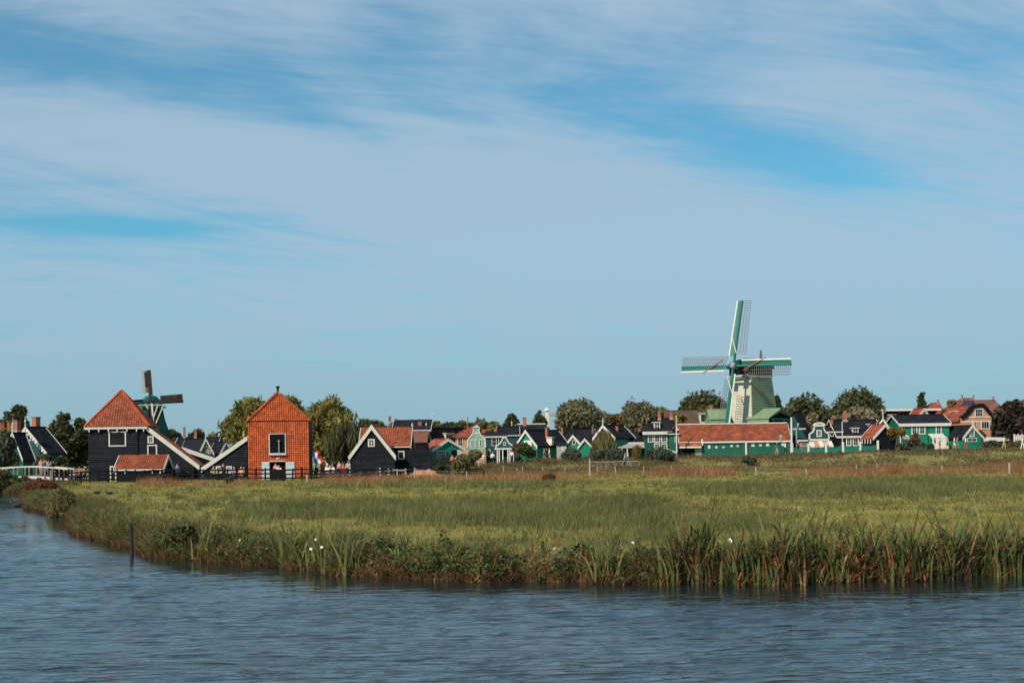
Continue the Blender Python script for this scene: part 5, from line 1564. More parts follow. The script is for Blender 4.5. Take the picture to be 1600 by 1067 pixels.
def long_shed():
    """tiled saw mill shed in front of the mill; its right end comes nearer"""
    Y = 188.0
    yaw = -3.0
    h = side_house('long_shed', 'long green boarded shed with an orange tiled roof and white notices before the mill', 'shed', Y, 1061, 1236.5, (690,), 664.5, 7.5, wall='dgreenv', roof='pantile', yaw=yaw, oh=.2, barge=.3, tiles=(.24, .32))
    # white eave boards, stepped near the left end
    zE = h.zr
    q1, z1 = h.hit(1097, 687, 'R', h.xr)
    h.eave('R', .24, name='eave_board')
    MB().box(h.xr - .1, h.xr + .1, q1 - .12, q1 + .12, zE - .55, zE + .3).build('eave_step', MT['white'], h.root)
    MB().prism([(h.xr - .02, zE - .02), (h.xr + .55, zE - .55), (h.xr + .55, zE - .7), (h.xr - .02, zE - .2)], -h.oh, q1 - .13).build('canopy_roof', MT['pantile'], h.root)
    MB().box(h.xr + .5, h.xr + .6, -h.oh, q1 - .14, zE - .86, zE - .63).build('canopy_edge', MT['white'], h.root)
    MB().box(-.16, .16, -h.oh + .02, h.L + h.oh - .02, h.za + .07, h.za + .2).build('ridge_board', MT['white'], h.root)
    for px in (1165.5, 1236):
        q, _ = h.hit(px, 700, 'R', h.wr); MB().box(h.wr, h.wr + .25, q - .12, q + .12, 0, zE - .22).build('white_post', MT['white'], h.root)
    h.panel(1062, 694, 1085, 716, 'dark', 'R', .04, 'opening')  # dark panel on the wall, inner shade put into the colour
    h.panel(1062, 706, 1084.5, 716, 'blackb', 'R', .1, 'counter')
    h.panel(1086, 694.5, 1094, 716, 'palegreen', 'R', .08, 'door'); h.panel(1094.3, 694.5, 1095.6, 716, 'white', 'R', .1, 'door_post')
    # upright boards, each a piece of the wall
    qa, _ = h.hit(1097, 700, 'R', h.wr); qb, _ = h.hit(1234, 700, 'R', h.wr)
    rnd = random.Random(8)
    for i in range(46):
        a = qa + (qb - qa) * i / 46; b = a + (qb - qa) / 46
        o = .03 + (.03 if i % 2 else 0)
        MB().box(h.wr + .005, h.wr + o, a + .012, b - .012, 0.1, zE - .24).build('board', MT['dgreenv'], h.root)
    for x0, y0, x1, y1 in ((1106, 695.5, 1110, 700.5), (1117.5, 697, 1121, 700), (1128, 697.5, 1132.5, 699.5), (1141, 695, 1145, 698), (1151, 695, 1154, 698), (1174, 694, 1179, 697.5), (1186, 694, 1190, 697), (1197, 692.5, 1201.5, 697), (1220, 692, 1225, 696.5)):
        h.panel(x0, y0, x1, y1, 'white', 'R', .085, 'notice')
    # tall white corner posts at both ends of the roof
    for px, top in ((1236, 652),):
        q, z = h.hit(px, top, 'R', h.wr + .3)
        MB().box(h.xr + .12, h.xr + .3, q - .1, q + .1, 0, z - h.zb).build('corner_post', MT['white'], h.root)
    p = P(1220.5, 700, 184.5); z0 = Tz(p.x, p.y)
    o = empty('street_lamp', (p.x, p.y, z0), 0, 'old street lamp with a grey lantern in front of the long tiled shed', 'lamp')
    zt = P(1220.5, 682, 184.5).z - z0
    MB().tube([(0, 0, -.2), (0, 0, zt - .5)], [.09, .05], 8).build('post', MT['dgreen'], o)
    MB().lathe([(.08, zt - .5), (.2, zt - .1), (.24, zt), (.05, zt + .25)], 6).build('lantern', MT['grey'], o)
    # green fence to the right
    f = bare('green_fence', 'low green paling fence with white posts between the long shed and the black shed', 'fence', 1300, 705, 187.2, 1.5)
    pxs = (1237.5, 1263, 1290.5, 1317, 1344, 1371.5)
    tops = (692, 692.5, 691, 690.5, 689.5, 688)
    prev = None
    for px, tp in zip(pxs, tops):
        a, z = f.hit(px, tp); z -= f.zb
        MB().prism([(a - .14, -.3), (a + .14, -.3), (a + .12, z - .15), (a + .16, z - .1), (a + .1, z), (a - .1, z), (a - .16, z - .1), (a - .12, z - .15)], -.1, .18).build('post', MT['white'], f.root)
        if prev:
            pa, pz = prev
            n = 13
            for i in range(n):
                x0 = pa + .14 + (a - pa - .28) * i / n; x1 = pa + .14 + (a - pa - .28) * (i + 1) / n
                q = min(pz, z) - .45 - .22 * math.sin(math.pi * (i + .5) / n)
                MB().prism([(x0 + .015, -.3), (x1 - .015, -.3), (x1 - .015, q), ((x0 + x1) / 2, q + .06), (x0 + .015, q)], 0, .04).build('paling', MT['green' if i % 2 else 'sailgreen'], f.root)
            MB().box(pa + .14, a - .14, .05, .12, .5, .62).build('rail', MT['dgreen'], f.root)
        prev = (a, z)


small_mill()
long_shed()
big_mill()


# ------------------------------------------------------------------ trees and shrubs
def leaf_quads(c, size, rs, long=1.0, down=0.0, flat=0.55):
    """c (N,3) -> small four-cornered leaf sprays, random lie; down = how far the long axis hangs"""
    n = len(c)
    a = rs.normal(size=(n, 3))
    if down:
        a = a * (1 - down) + np.array([0, 0, -1.0]) * down * 2
    a /= np.linalg.norm(a, axis=1)[:, None]
    b = rs.normal(size=(n, 3))
    b -= (b * a).sum(1)[:, None] * a
    b /= np.linalg.norm(b, axis=1)[:, None]
    s = size * (0.6 + 0.8 * rs.rand(n))[:, None]
    a = a * s * long; b = b * s * flat
    v = np.stack([c - a, c + b * .9 - a * .15, c + a, c - b * .9 + a * .1], 1).reshape(-1, 3)
    return v, np.arange(4 * n).reshape(n, 4)


def crown_points(W, Hh, n, rs, shape='round', lobes=14, depth=None, stray_k=.4):
    lobes = int(lobes * 1.5)
    """points on the shells of overlapping lobes that fill a crown W wide, Hh tall, foot at z=0"""
    D = depth or W
    cs, rr = [], []
    for i in range(lobes):
        for _ in range(30):
            q = rs.uniform(-1, 1, 3)
            if np.dot(q, q) < 1: break
        z = (q[2] + 1) / 2
        if shape == 'cone': k = 1.0 - 0.8 * z
        elif shape == 'tall': k = 0.55 + 0.4 * math.sin(math.pi * min(1, z + .15))
        elif shape == 'dome': k = math.sqrt(max(0.05, 1 - (z * .95) ** 2))
        else: k = 0.55 + 0.45 * math.sin(math.pi * (z * .8 + .1))
        an = math.atan2(q[1], q[0]); ra = math.sqrt(min(1, q[0] ** 2 + q[1] ** 2)) ** .6
        R0 = min(W, Hh * 1.3) * rs.uniform(.11, .25) * (1 if shape != 'cone' else (1.1 - .75 * z))
        rx = max(0, W / 2 * k - R0 * .8); ry = max(0, D / 2 * k - R0 * .8)
        cs.append((math.cos(an) * ra * rx, math.sin(an) * ra * ry, R0 * .8 + z * (Hh - R0 * 1.75))); rr.append(R0)
    cs, rr = np.array(cs), np.array(rr)
    w = rr ** 2 / (rr ** 2).sum()
    idx = rs.choice(lobes, n, p=w)
    d = rs.normal(size=(n, 3)); d /= np.linalg.norm(d, axis=1)[:, None]
    ra = rr[idx] * (0.55 + 0.5 * rs.rand(n) ** .5)
    p = cs[idx] + d * ra[:, None] * np.array([1, 1, .82])
    p += rs.normal(size=p.shape) * 0.08 * rr[idx][:, None]
    stray = rs.rand(n) < .07
    p[stray] += d[stray] * (rr[idx][stray] * stray_k * rs.rand(stray.sum()))[:, None]
    return p, cs, rr


def tree(name, label, px, top, bot, wpx, Y, leaf, seed, shape='round', n=3200, size=.33, lobes=14, trunk=True, group=None, down=0.0, long=1.2, flat=.55, cat='tree', lean=0.0, depth=None):
    rs = np.random.RandomState(seed)
    if not trunk and shape == 'round': shape = 'dome'
    p0 = P(px, bot, Y)
    zg = Tz(p0.x, Y)
    zt = P(px, top, Y).z
    W = wpx * Y / F
    root = empty(name, (p0.x, Y, zg), 0, label, cat, group)
    zb = max(0.0, p0.z - zg)
    Hh = zt - zg - zb
    pts, cs, rr = crown_points(W, Hh, n, rs, shape, lobes, depth, .15 if long > 1.3 else .4)
    pts[:, 2] += zb
    pts[:, 0] += lean * pts[:, 2]
    pts = pts[pts[:, 2] > .05]
    v, f = leaf_quads(pts, size, rs, long, down, flat)
    if trunk:
        m = MB()
        tr = max(.12, min(.5, Hh * .045))
        top_ = Vector((0, 0, zb + Hh * .55))
        m.tube([(0, 0, -.2), (tr * .3, 0, zb * .6 + Hh * .1), (0, tr * .3, zb + Hh * .3), top_], [tr * 1.3, tr, tr * .8, tr * .35], 7)
        order = np.argsort(-rr)[:6]
        for i in order:
            c = Vector(cs[i]); c.z += zb
            s0 = Vector((0, 0, zb + Hh * .12 + .1 * Hh * rs.rand()))
            m.tube([s0, s0.lerp(c, .5) + Vector((0, 0, .12 * Hh)), c], [tr * .5, tr * .33, tr * .12], 5)
        m.build('trunk', MT['bark'], root)
    link('crown' if trunk else 'foliage', mesh_np('crown', v, f, MT[leaf]), root)
    if not trunk:
        m = MB()
        for k in range(4):
            a = k * 1.6 + seed
            m.tube([(0.1 * math.cos(a), .1 * math.sin(a), -.1), (W * .2 * math.cos(a), W * .2 * math.sin(a), (zb + Hh) * .6)], [.05, .02], 5)
        m.build('stem', MT['bark'], root)
    return root


def trees():
    far = 'trees beyond the village roofs'
    tree('tree', 'dark round tree behind the brick chimneys above the footbridge', 24, 630, 690, 60, 215, 'leaf_dark', 1, n=3600)
    tree('tree', 'large dark tree standing just left of the large black barn', 108, 641, 735, 68, 190, 'leaf_dark', 2, n=5200, lobes=20)
    tree('tree', 'low dark tree behind the lean-to roof between two thin chimneys', 272, 668, 700, 26, 215, 'leaf_dark', 3, n=1200)
    tree('tree', 'low dark tree right of the two thin chimneys', 308, 667, 700, 30, 218, 'leaf_dark', 4, n=1400)
    tree('tree', 'olive bush-like tree between the green gable and the tall olive tree', 333, 677, 712, 34, 210, 'leaf_olive', 5, n=1500)
    tree('poplar_tree', 'tall olive tree behind the left slope of the tiled barn', 394, 615, 715, 104, 176, 'leaf_olive', 6, n=9000, lobes=34, shape='tall', down=.3, long=1.5, flat=.4)
    tree('poplar_tree', 'olive tree top rising just right of the tiled barn gable', 456, 613, 715, 62, 182, 'leaf_olive', 7, n=4800, lobes=22, shape='tall', down=.3, long=1.5, flat=.4)
    tree('willow_tree', 'tallest golden olive tree right of the tiled barn with dark hanging branches', 512, 612, 722, 104, 172, 'leaf_olive', 8, n=10500, lobes=40, shape='tall', down=.35, long=1.6, flat=.38)
    tree('willow_tree', 'dark weeping willow left of the black gabled barn', 540, 660, 728, 66, 168, 'leaf_green', 9, n=4200, lobes=16, down=.75, long=2.2, flat=.25)
    tree('tree', 'dark green tree behind the orange pantile house', 580, 650, 700, 56, 206, 'leaf_green', 10, n=3000, lobes=12)
    for i, (px, top, w, lf, lab) in enumerate(((622, 655, 30, 'leaf_dark', 'dark tree top just above the long black roof of the brown brick house'), (657, 655, 42, 'leaf_dark', 'dark low tree behind the brick chimney on the black roof'), (678, 655, 18, 'leaf_olive', 'small brownish tree right of the black roof end'),
                                           (706, 657, 36, 'leaf_dark', 'dark low tree left of the thin flagpole by the red hip roof'), (727, 656, 30, 'leaf_green', 'dark low tree behind the pointed red hip roof'), (751, 653, 28, 'leaf_grey', 'grey green tree behind the pale clock gable'),
                                           (773, 657, 24, 'leaf_olive', 'brownish round tree right of the pale clock gable'))):
        tree('tree', lab, px, top, 685, w * 1.3, 228, lf, 20 + i, n=1900, lobes=12, group=None)
    tree('tree', 'pointed dark tree behind the slanting white gable edges', 800, 642, 680, 38, 222, 'leaf_dark', 31, shape='cone', n=2200, lobes=16)
    tree('tree', 'pointed dark tree left of the white turret', 843, 640, 680, 34, 222, 'leaf_dark', 32, shape='cone', n=2000, lobes=16)
    tree('tree', 'great round grey olive tree right of the white turret', 907, 617, 690, 84, 213, 'leaf_grey', 33, n=6200, lobes=26)
    tree('tree', 'low golden tree between the great round tree and the next one', 960, 640, 690, 34, 224, 'leaf_gold', 34, n=1500, lobes=9)
    tree('tree', 'broad round olive tree behind the emerald gable with a finial', 1003, 620, 690, 72, 222, 'leaf_grey', 35, n=5200, lobes=22)
    tree('tree', 'low olive tree behind the chimneys of the tall green house', 1040, 628, 680, 36, 226, 'leaf_olive', 36, n=1800, lobes=10)
    tree('tree', 'wide dark olive trees like a hedge left of the mill above the brown roof', 1098, 608, 680, 82, 232, 'leaf_green', 37, n=5500, lobes=26)
    tree('tree', 'low golden bush under the brown roof left of the mill', 1060, 645, 670, 30, 209, 'leaf_gold', 51, n=900, lobes=7)
    tree('tree', 'thin dark poplar just behind the right edge of the mill', 1215, 612, 665, 16, 228, 'leaf_dark', 38, shape='tall', n=1500, lobes=22)
    tree('tree', 'broad dark tree right of the mill behind the arched clock gable', 1261, 608, 700, 78, 216, 'leaf_green', 39, n=5600, lobes=24)
    tree('tree', 'widest dark tree left of the flat roofed block', 1341, 601, 690, 104, 224, 'leaf_green', 40, n=7000, lobes=30, shape='dome')
    tree('tree', 'pale flowering tree behind the arched clock gable', 1276, 640, 700, 36, 205, 'leaf_pale', 41, n=1900, lobes=12)
    tree('tree', 'pale leafy tree left of the chimney on the great dark roof', 1311, 638, 690, 32, 208, 'leaf_pale', 42, n=1500, lobes=10)
    tree('tree', 'pale bushy tree above the middle of the great dark roof', 1348, 629, 680, 54, 212, 'leaf_pale', 43, n=2600, lobes=14)
    tree('conifer', 'narrow dark conifer above the flat roofed block', 1441, 603, 680, 30, 228, 'leaf_dark', 44, shape='cone', n=2000, lobes=18)
    tree('tree', 'golden tree left of the solar panelled roof', 1487, 623, 690, 32, 212, 'leaf_gold', 45, n=1800, lobes=11)
    tree('beech_tree', 'great dark purple beech at the right beside the brick villa', 1580, 622, 702, 72, 198, 'leaf_purple', 46, n=7500, lobes=28, shape='dome')
    tree('tree', 'olive tree top above the purple beech at the right edge', 1597, 624, 690, 40, 226, 'leaf_olive', 47, n=1800, lobes=10)
    tree('acer', 'small tree with orange layered leaves right of the black red roofed shed', 1401, 664, 690, 26, 187.5, 'leaf_gold', 48, n=700, lobes=6, size=.28)
    tree('tree', 'small brown leaved tree in front of the bright green house', 1430, 677, 700, 16, 188, 'leaf_rust', 49, n=600, lobes=6, size=.25)
    tree('willow_tree', 'small weeping willow in front of the emerald gable with a finial', 943, 676, 716, 38, 187, 'leaf_willow', 50, n=2600, lobes=12, size=.3, down=.85, long=2.4, flat=.18)

    sh = dict(trunk=False, cat='shrub')
    tree('willow_shrub', 'big grey green willow bush at the left edge beside the footbridge', 8, 668, 745, 52, 160, 'leaf_sage', 60, n=4200, lobes=18, size=.3, **sh)
    tree('shrub', 'round green clipped bush behind the people on the footbridge', 71, 707, 745, 38, 166, 'leaf_green', 61, n=2200, lobes=12, size=.25, **sh)
    tree('shrub', 'dark bush between the round clipped bush and the large barn', 98, 712, 745, 34, 168, 'leaf_dark', 62, n=1600, lobes=10, size=.28, **sh)
    tree('shrub', 'dark bank bush left of the footbridge at the water edge', 4, 736, 768, 56, 131, 'leaf_dark', 63, n=3200, lobes=12, size=.22, **sh)
    tree('shrub', 'low dark bush on the far bank under the footbridge', 38, 743, 766, 40, 134, 'leaf_dark', 64, n=1600, lobes=10, size=.2, **sh)
    tree('shrub', 'big rust brown bush at the tip of the bank near the footbridge', 64, 749, 800, 60, 103, 'leaf_rust', 65, n=5200, lobes=18, size=.16, down=-.5, long=1.8, flat=.25, **sh)
    tree('shrub', 'olive bank bush with reeds just right of the rust brown bush', 96, 760, 814, 50, 78, 'leaf_willow', 66, n=4000, lobes=16, size=.14, down=-.5, long=2.0, flat=.22, **sh)
    tree('heather', 'small purple flowering plant by the end of the footbridge', 61, 745, 754, 12, 118, 'leaf_heather', 67, n=500, lobes=5, size=.1, **sh)
    tree('shrub', 'small dark green bush in the rusty grass before the barn wing', 357, 746, 763, 13, 128, 'leaf_dark', 68, n=700, lobes=6, size=.14, **sh)
    tree('shrub', 'tall green brush right of the sand heap', 722, 708, 742, 40, 150, 'leaf_willow', 69, n=2600, lobes=14, size=.16, **sh)
    tree('shrub', 'low green bush between the board fence and the sand heap', 690, 722, 742, 36, 153, 'leaf_green', 70, n=1800, lobes=10, size=.16, **sh)
    tree('shrub', 'grey weedy brush in front of the door of the green shop', 742, 698, 728, 30, 174, 'leaf_grey', 71, n=1500, lobes=10, size=.16, **sh)
    tree('shrub', 'round dark green bush right of the white porch', 823, 690, 716, 36, 183, 'leaf_green', 72, n=2400, lobes=12, size=.2, **sh)
    tree('shrub', 'dark green bush in front of the small emerald gable', 893, 699, 722, 38, 182, 'leaf_sage', 73, n=2000, lobes=10, size=.2, **sh)
    tree('shrub', 'long dark green bush below the weeping willow', 950, 700, 722, 70, 182, 'leaf_sage', 74, n=3200, lobes=16, size=.2, **sh)
    tree('shrub', 'green reedy bush left of the opening of the long shed', 1030, 698, 726, 56, 178, 'leaf_sage', 75, n=3000, lobes=14, size=.2, down=.5, long=1.8, flat=.25, **sh)
    tree('pampas_grass', 'tan feathery grass plume between the footbridge railing and the green bush', 996, 696, 722, 17, 180, 'leaf_gold', 76, n=1100, lobes=8, size=.22, down=.6, long=2.0, flat=.2, **sh)
    tree('shrub', 'long grey green bush in front of the bright green house', 1425, 690, 708, 76, 186, 'leaf_sage', 77, n=3200, lobes=16, size=.2, depth=3, **sh)
    tree('shrub', 'dark green bush right of the small emerald gable with an arched window', 1532, 673, 692, 20, 190, 'leaf_green', 78, n=900, lobes=6, size=.22, **sh)
    tree('shrub', 'low dark bush on the dike below the low white roofed pavilion', 1545, 688, 702, 44, 187, 'leaf_sage', 79, n=1800, lobes=10, size=.2, depth=3, **sh)
    tree('shrub', 'low brown bush on the dike at the right edge', 1590, 688, 706, 36, 188.5, 'leaf_willow', 80, n=1500, lobes=9, size=.2, depth=3, **sh)
    tree('shrub', 'rusty round bush before the small clock gable', 806, 692, 712, 16, 185, 'leaf_rust', 81, n=800, lobes=6, size=.18, **sh)
    tree('shrub', 'dark low bush standing alone on the meadow edge before the long shed', 1170, 712, 726, 26, 172, 'leaf_sage', 82, n=1100, lobes=8, size=.18, **sh)
    tree('shrub', 'dark rusty tussock bush alone in the orange grass strip', 857, 740, 757, 26, 122, 'leaf_rust', 83, n=1500, lobes=8, size=.12, down=-.5, long=2.2, flat=.15, **sh)
    tree('shrub', 'dark leafy plant with glossy leaves on the bank behind the light reeds', 287, 806, 866, 46, 46.2, 'herb', 84, n=1300, lobes=9, size=.075, flat=.75, long=1.0, **sh)


    # the far belt of woods behind the village reads as one mass
    rs = np.random.RandomState(5)
    pts = []
    for x0, x1, t0, t1 in ((548, 700, 657, 664), (680, 800, 656, 664), (790, 880, 660, 668), (930, 1070, 648, 660), (1050, 1240, 640, 655), (1230, 1460, 640, 655), (1460, 1500, 640, 650), (255, 345, 672, 682), (-20, 140, 668, 690)):
        for px in np.arange(x0, x1, 7.0):
            Y = 240 + rs.rand() * 14
            p = P(px, rs.uniform(t0, t1), Y); zg = Tz(p.x, Y)
            q, _, _ = crown_points(rs.uniform(3.5, 6.5), p.z - zg, 420, rs, 'dome', 6)
            pts.append(q + np.array([p.x, Y, zg]))
    v, f = leaf_quads(np.concatenate(pts), .34, rs, 1.2, 0, .55)
    o = link('far_woods', mesh_np('far_woods', v, f, MT['leaf_green']))
    tag(o, 'low dark belt of far woods behind the village roofs', kind='stuff')


trees()


# ------------------------------------------------------------------ people
def body_mesh(name, pose):
    """one continuous skinned figure; faces sorted into skin, shirt, trousers, hair, shoe slots by the nearest joint"""
    V, E, Rr, Tg = [], [], [], []
    def add(p, r, t, parent=None):
        V.append(p); Rr.append(r); Tg.append(t)
        if parent is not None: E.append((parent, len(V) - 1))
        return len(V) - 1
    sit = pose == 'sit'
    st = {'stand': (0.0, 0.0), 'walk': (.17, -.17), 'sit': (0, 0)}[pose]
    zp = .50 if sit else .93
    pel = add((0, 0, zp), .135, 2)
    wai = add((0, -.01, zp + .2), .12, 1, pel)
    che = add((0, 0, zp + .4), .145, 1, wai)
    nec = add((0, .0, zp + .58), .055, 0, che)
    hd = add((0, -.03, zp + .69), .088, 0, nec)
    tp = add((0, .0, zp + .79), .085, 3, hd)
    for i, s in enumerate((-1, 1)):
        sw = st[i]
        hip = add((.1 * s, 0, zp - .04), .095, 2, pel)
        if sit:
            kn = add((.12 * s, -.42, zp - .02), .068, 5, hip); an = add((.12 * s, -.40, .08), .045, 5, kn); add((.12 * s, -.56, .05), .04, 4, an)
        else:
            kn = add((.1 * s, -sw * .7 - .03, .5), .065, 5, hip); an = add((.1 * s, -sw + .05, .09 + max(0, -sw) * .15), .044, 5, kn); add((.1 * s, -sw - .13, .05 + max(0, -sw) * .05), .04, 4, an)
        sh = add((.19 * s, 0, zp + .49), .062, 1, che)
        if pose == 'stand' and s == 1:
            el = add((.25 * s, -.06, zp + .24), .045, 6, sh); add((.12 * s, -.30, zp + .30), .036, 0, el)
        elif sit:
            el = add((.25 * s, -.1, zp + .25), .045, 6, sh); add((.16 * s, -.36, zp + .22), .036, 0, el)
        else:
            el = add((.25 * s, .03 + sw * .35, zp + .22), .045, 6, sh); add((.26 * s, -.06 + sw * .75, zp - .02), .036, 0, el)
    me = bpy.data.meshes.new(name + '_cage')
    me.from_pydata(V, E, [])
    o = bpy.data.objects.new(name + '_cage', me)
    COL.objects.link(o)
    o.modifiers.new('skin', 'SKIN')
    for i, r in enumerate(Rr):
        me.skin_vertices[0].data[i].radius = (r * (1.5 if i in (1, 2) else 1.15), r * (.85 if i in (0, 1, 2) else 1))
    me.skin_vertices[0].data[0].use_root = True
    sub = o.modifiers.new('sub', 'SUBSURF'); sub.levels = 1; sub.render_levels = 1
    dg = bpy.context.evaluated_depsgraph_get()
    out = bpy.data.meshes.new_from_object(o.evaluated_get(dg))
    out.name = name
    bpy.data.objects.remove(o)
    J = np.array(V); tg = np.array(Tg)
    c = np.zeros(len(out.polygons) * 3, dtype=np.float32); out.polygons.foreach_get('center', c); c = c.reshape(-1, 3)
    mi = tg[np.argmin(((c[:, None] - J[None]) ** 2).sum(-1), 1)]
    # hair over the back and top of the head
    hz = zp + .69
    mi = np.where((c[:, 2] > hz - .02) & ((c[:, 1] > .0) | (c[:, 2] > hz + .08)), 3, mi)
    mi = np.where((c[:, 2] > zp + .6) & (c[:, 2] < hz + .08) & (c[:, 1] < 0), 0, mi)
    out.materials.clear()
    for _ in range(7): out.materials.append(MT['skin'])
    out.polygons.foreach_set('material_index', mi.astype(np.int32))
    out.polygons.foreach_set('use_smooth', np.ones(len(mi), dtype=bool))
    return out


MT['skin'] = M('skin', (0.45, 0.24, 0.16), 0.6, 0.08, 5)
CLOTH = {'white': (.72, .70, .68), 'black': (.018, .018, .022), 'navy': (.025, .035, .085), 'blue': (.06, .14, .33), 'lightblue': (.30, .42, .55), 'red': (.40, .04, .035), 'orange': (.60, .15, .04), 'pink': (.60, .30, .28),
         'teal': (.02, .26, .25), 'green': (.03, .20, .10), 'beige': (.42, .33, .23), 'grey': (.20, .20, .21), 'yellow': (.55, .42, .16), 'denim': (.06, .11, .18)}
for _k, _c in CLOTH.items():
    MT['c_' + _k] = M(_k + '_cloth', _c, 0.85, 0.12, 6)
for _k, _c in {'dark': (.018, .013, .010), 'brown': (.07, .04, .022), 'fair': (.36, .24, .11), 'grey': (.35, .33, .31)}.items():
    MT['h_' + _k] = M(_k + '_hair', _c, 0.7, 0.15, 8)
BODY = {k: body_mesh('person_' + k, k) for k in ('stand', 'walk', 'sit')}


def person(px, foot, Y, pose, shirt, legs, hair, label, face=0, scale=1.0, shorts=False, sleeves=True, z=None, group=None):
    p = P(px, foot, Y)
    o = link('person', BODY[pose], None, (p.x, Y, Tz(p.x, Y) + .02 if z is None else z), R(face))
    o.scale = (scale, scale, scale)
    ms = ['skin', 'c_' + shirt, 'c_' + legs, 'h_' + hair, 'c_black' if not shorts else 'c_white', 'skin' if shorts else 'c_' + legs, 'c_' + shirt if sleeves else 'skin']
    for i, m in enumerate(ms):
        o.material_slots[i].link = 'OBJECT'
        o.material_slots[i].material = MT[m]
    return tag(o, label, 'person', group)


def people():
    w = person
    # on the footbridge
    g = 'visitors crossing the footbridge'
    zb = 1.2
    for px, sh, lg, hr, lab, f in ((64.5, 'pink', 'beige', 'fair', 'fair haired person in pink on the crown of the footbridge', 20), (69.5, 'navy', 'denim', 'dark', 'dark haired person in navy on the footbridge beside the one in pink', -30), (72.5, 'lightblue', 'beige', 'brown', 'person in light blue on the footbridge among the group', 0),
                                   (76, 'orange', 'denim', 'fair', 'person in orange in the middle of the footbridge group', 40), (79.5, 'pink', 'black', 'dark', 'person in pink and black trousers near the right of the footbridge group', 90), (83.5, 'black', 'black', 'dark', 'person all in black at the right of the footbridge group', 60)):
        w(px, 745, 150.5 + (px % 3) * .3, 'walk' if px > 70 else 'stand', sh, lg, hr, lab, f, z=zb - max(0, (px - 64) * .012), group=g)
    g = 'people sitting by the foot of the bridge'
    for px, sh, lg, hr, lab, f in ((92, 'black', 'denim', 'dark', 'person in black standing at the end of the bridge rail', 0), (96, 'white', 'denim', 'grey', 'grey haired person in white just past the bridge rail', 30), (100.5, 'teal', 'beige', 'fair', 'person in teal between two people in white by the bridge', 0), (105, 'white', 'black', 'dark', 'dark haired person in white right of the one in teal', 0),
                                   (112, 'orange', 'denim', 'brown', 'person in orange at the outdoor tables left of the barn', 0), (116, 'lightblue', 'navy', 'dark', 'person in light blue at the outdoor tables', 10), (120, 'blue', 'denim', 'fair', 'fair haired person in blue at the outdoor tables', 40), (124, 'red', 'black', 'dark', 'person in red at the outdoor tables near the barn wall', -20), (128, 'white', 'navy', 'brown', 'person in white nearest the corner of the large barn', 0), (132, 'navy', 'black', 'dark', 'person in navy right at the corner of the large barn', 30)):
        w(px, 750, 154 + (px % 4) * .4, 'stand' if px < 97 else 'sit', sh, lg, hr, lab, f, group=g, scale=1 if px < 97 else 1.12)
    # terrace before the barns
    w(277, 748, 145, 'stand', 'blue', 'black', 'fair', 'person in blue in front of the lean-to wall of the large barn', 180)
    w(334, 748, 145.5, 'sit', 'beige', 'black', 'brown', 'person in beige sitting left of the first white window', 20, scale=1.15)
    w(349, 748, 146.3, 'stand', 'black', 'black', 'dark', 'person in black standing between the two white windows', 0)
    w(366, 748, 145.5, 'sit', 'grey', 'denim', 'grey', 'grey haired person sitting right of the second white window', -20, scale=1.15)
    w(377, 748, 145.2, 'sit', 'pink', 'beige', 'fair', 'person in pink sitting left of the tiled barn corner', -30, scale=1.15)
    w(381, 748, 145.8, 'sit', 'orange', 'black', 'brown', 'person in orange sitting against the tiled barn corner', 10, scale=1.1)
    w(431, 748, 147.1, 'stand', 'pink', 'denim', 'dark', 'person in pink in the open doorway of the tiled barn', 0, scale=.96)
    w(436, 748, 146.6, 'sit', 'white', 'beige', 'fair', 'person in white sitting before the doorway of the tiled barn', 10, scale=1.15)
    # the yard between the tiled barn and the black gabled barn
    g = 'visitors in the barn yard'
    for px, foot, Y, pose, sh, lg, hr, lab, f in ((493.5, 745, 150, 'sit', 'black', 'black', 'dark', 'person in black sitting under the flag', 0), (504, 745, 152, 'stand', 'orange', 'denim', 'brown', 'person in orange at the left of the barn yard', 0), (506.5, 742, 156, 'stand', 'lightblue', 'beige', 'fair', 'person in light blue behind the one in orange in the yard', 30),
            (509.5, 738, 162, 'stand', 'white', 'beige', 'fair', 'tall fair person in white at the back of the barn yard', -10), (512, 746, 149, 'sit', 'white', 'white', 'fair', 'fair person in white sitting in the middle of the yard', 0), (516, 747, 149.5, 'sit', 'white', 'navy', 'dark', 'dark haired person in white sitting in the middle of the yard', 20),
            (520, 746, 150.2, 'sit', 'white', 'grey', 'grey', 'grey haired person in white sitting in the middle of the yard', -20), (523, 745, 153, 'stand', 'navy', 'black', 'brown', 'person in navy near the middle of the barn yard', 40), (525.5, 743, 157, 'stand', 'black', 'red', 'dark', 'person in black and red trousers at the back of the yard', 0),
            (530, 745, 151, 'stand', 'pink', 'denim', 'brown', 'person in pink right of the middle of the yard', -30), (534.5, 740, 160, 'stand', 'white', 'blue', 'dark', 'person in a white shirt and blue trousers standing tall by the barn', 0), (536.5, 746, 150, 'sit', 'red', 'denim', 'fair', 'person in red sitting near the black gabled barn', 0), (541, 746, 150.5, 'sit', 'pink', 'beige', 'brown', 'person in pink sitting beside the black gabled barn', 10), (543.5, 745, 152, 'stand', 'white', 'black', 'fair', 'person in white against the left corner of the black gabled barn', 30)):
        w(px, foot, Y, pose, sh, lg, hr, lab, f, group=g, scale=1.1 if pose == 'sit' else 1)
    # walkers along the dike
    g = 'walkers on the dike path'
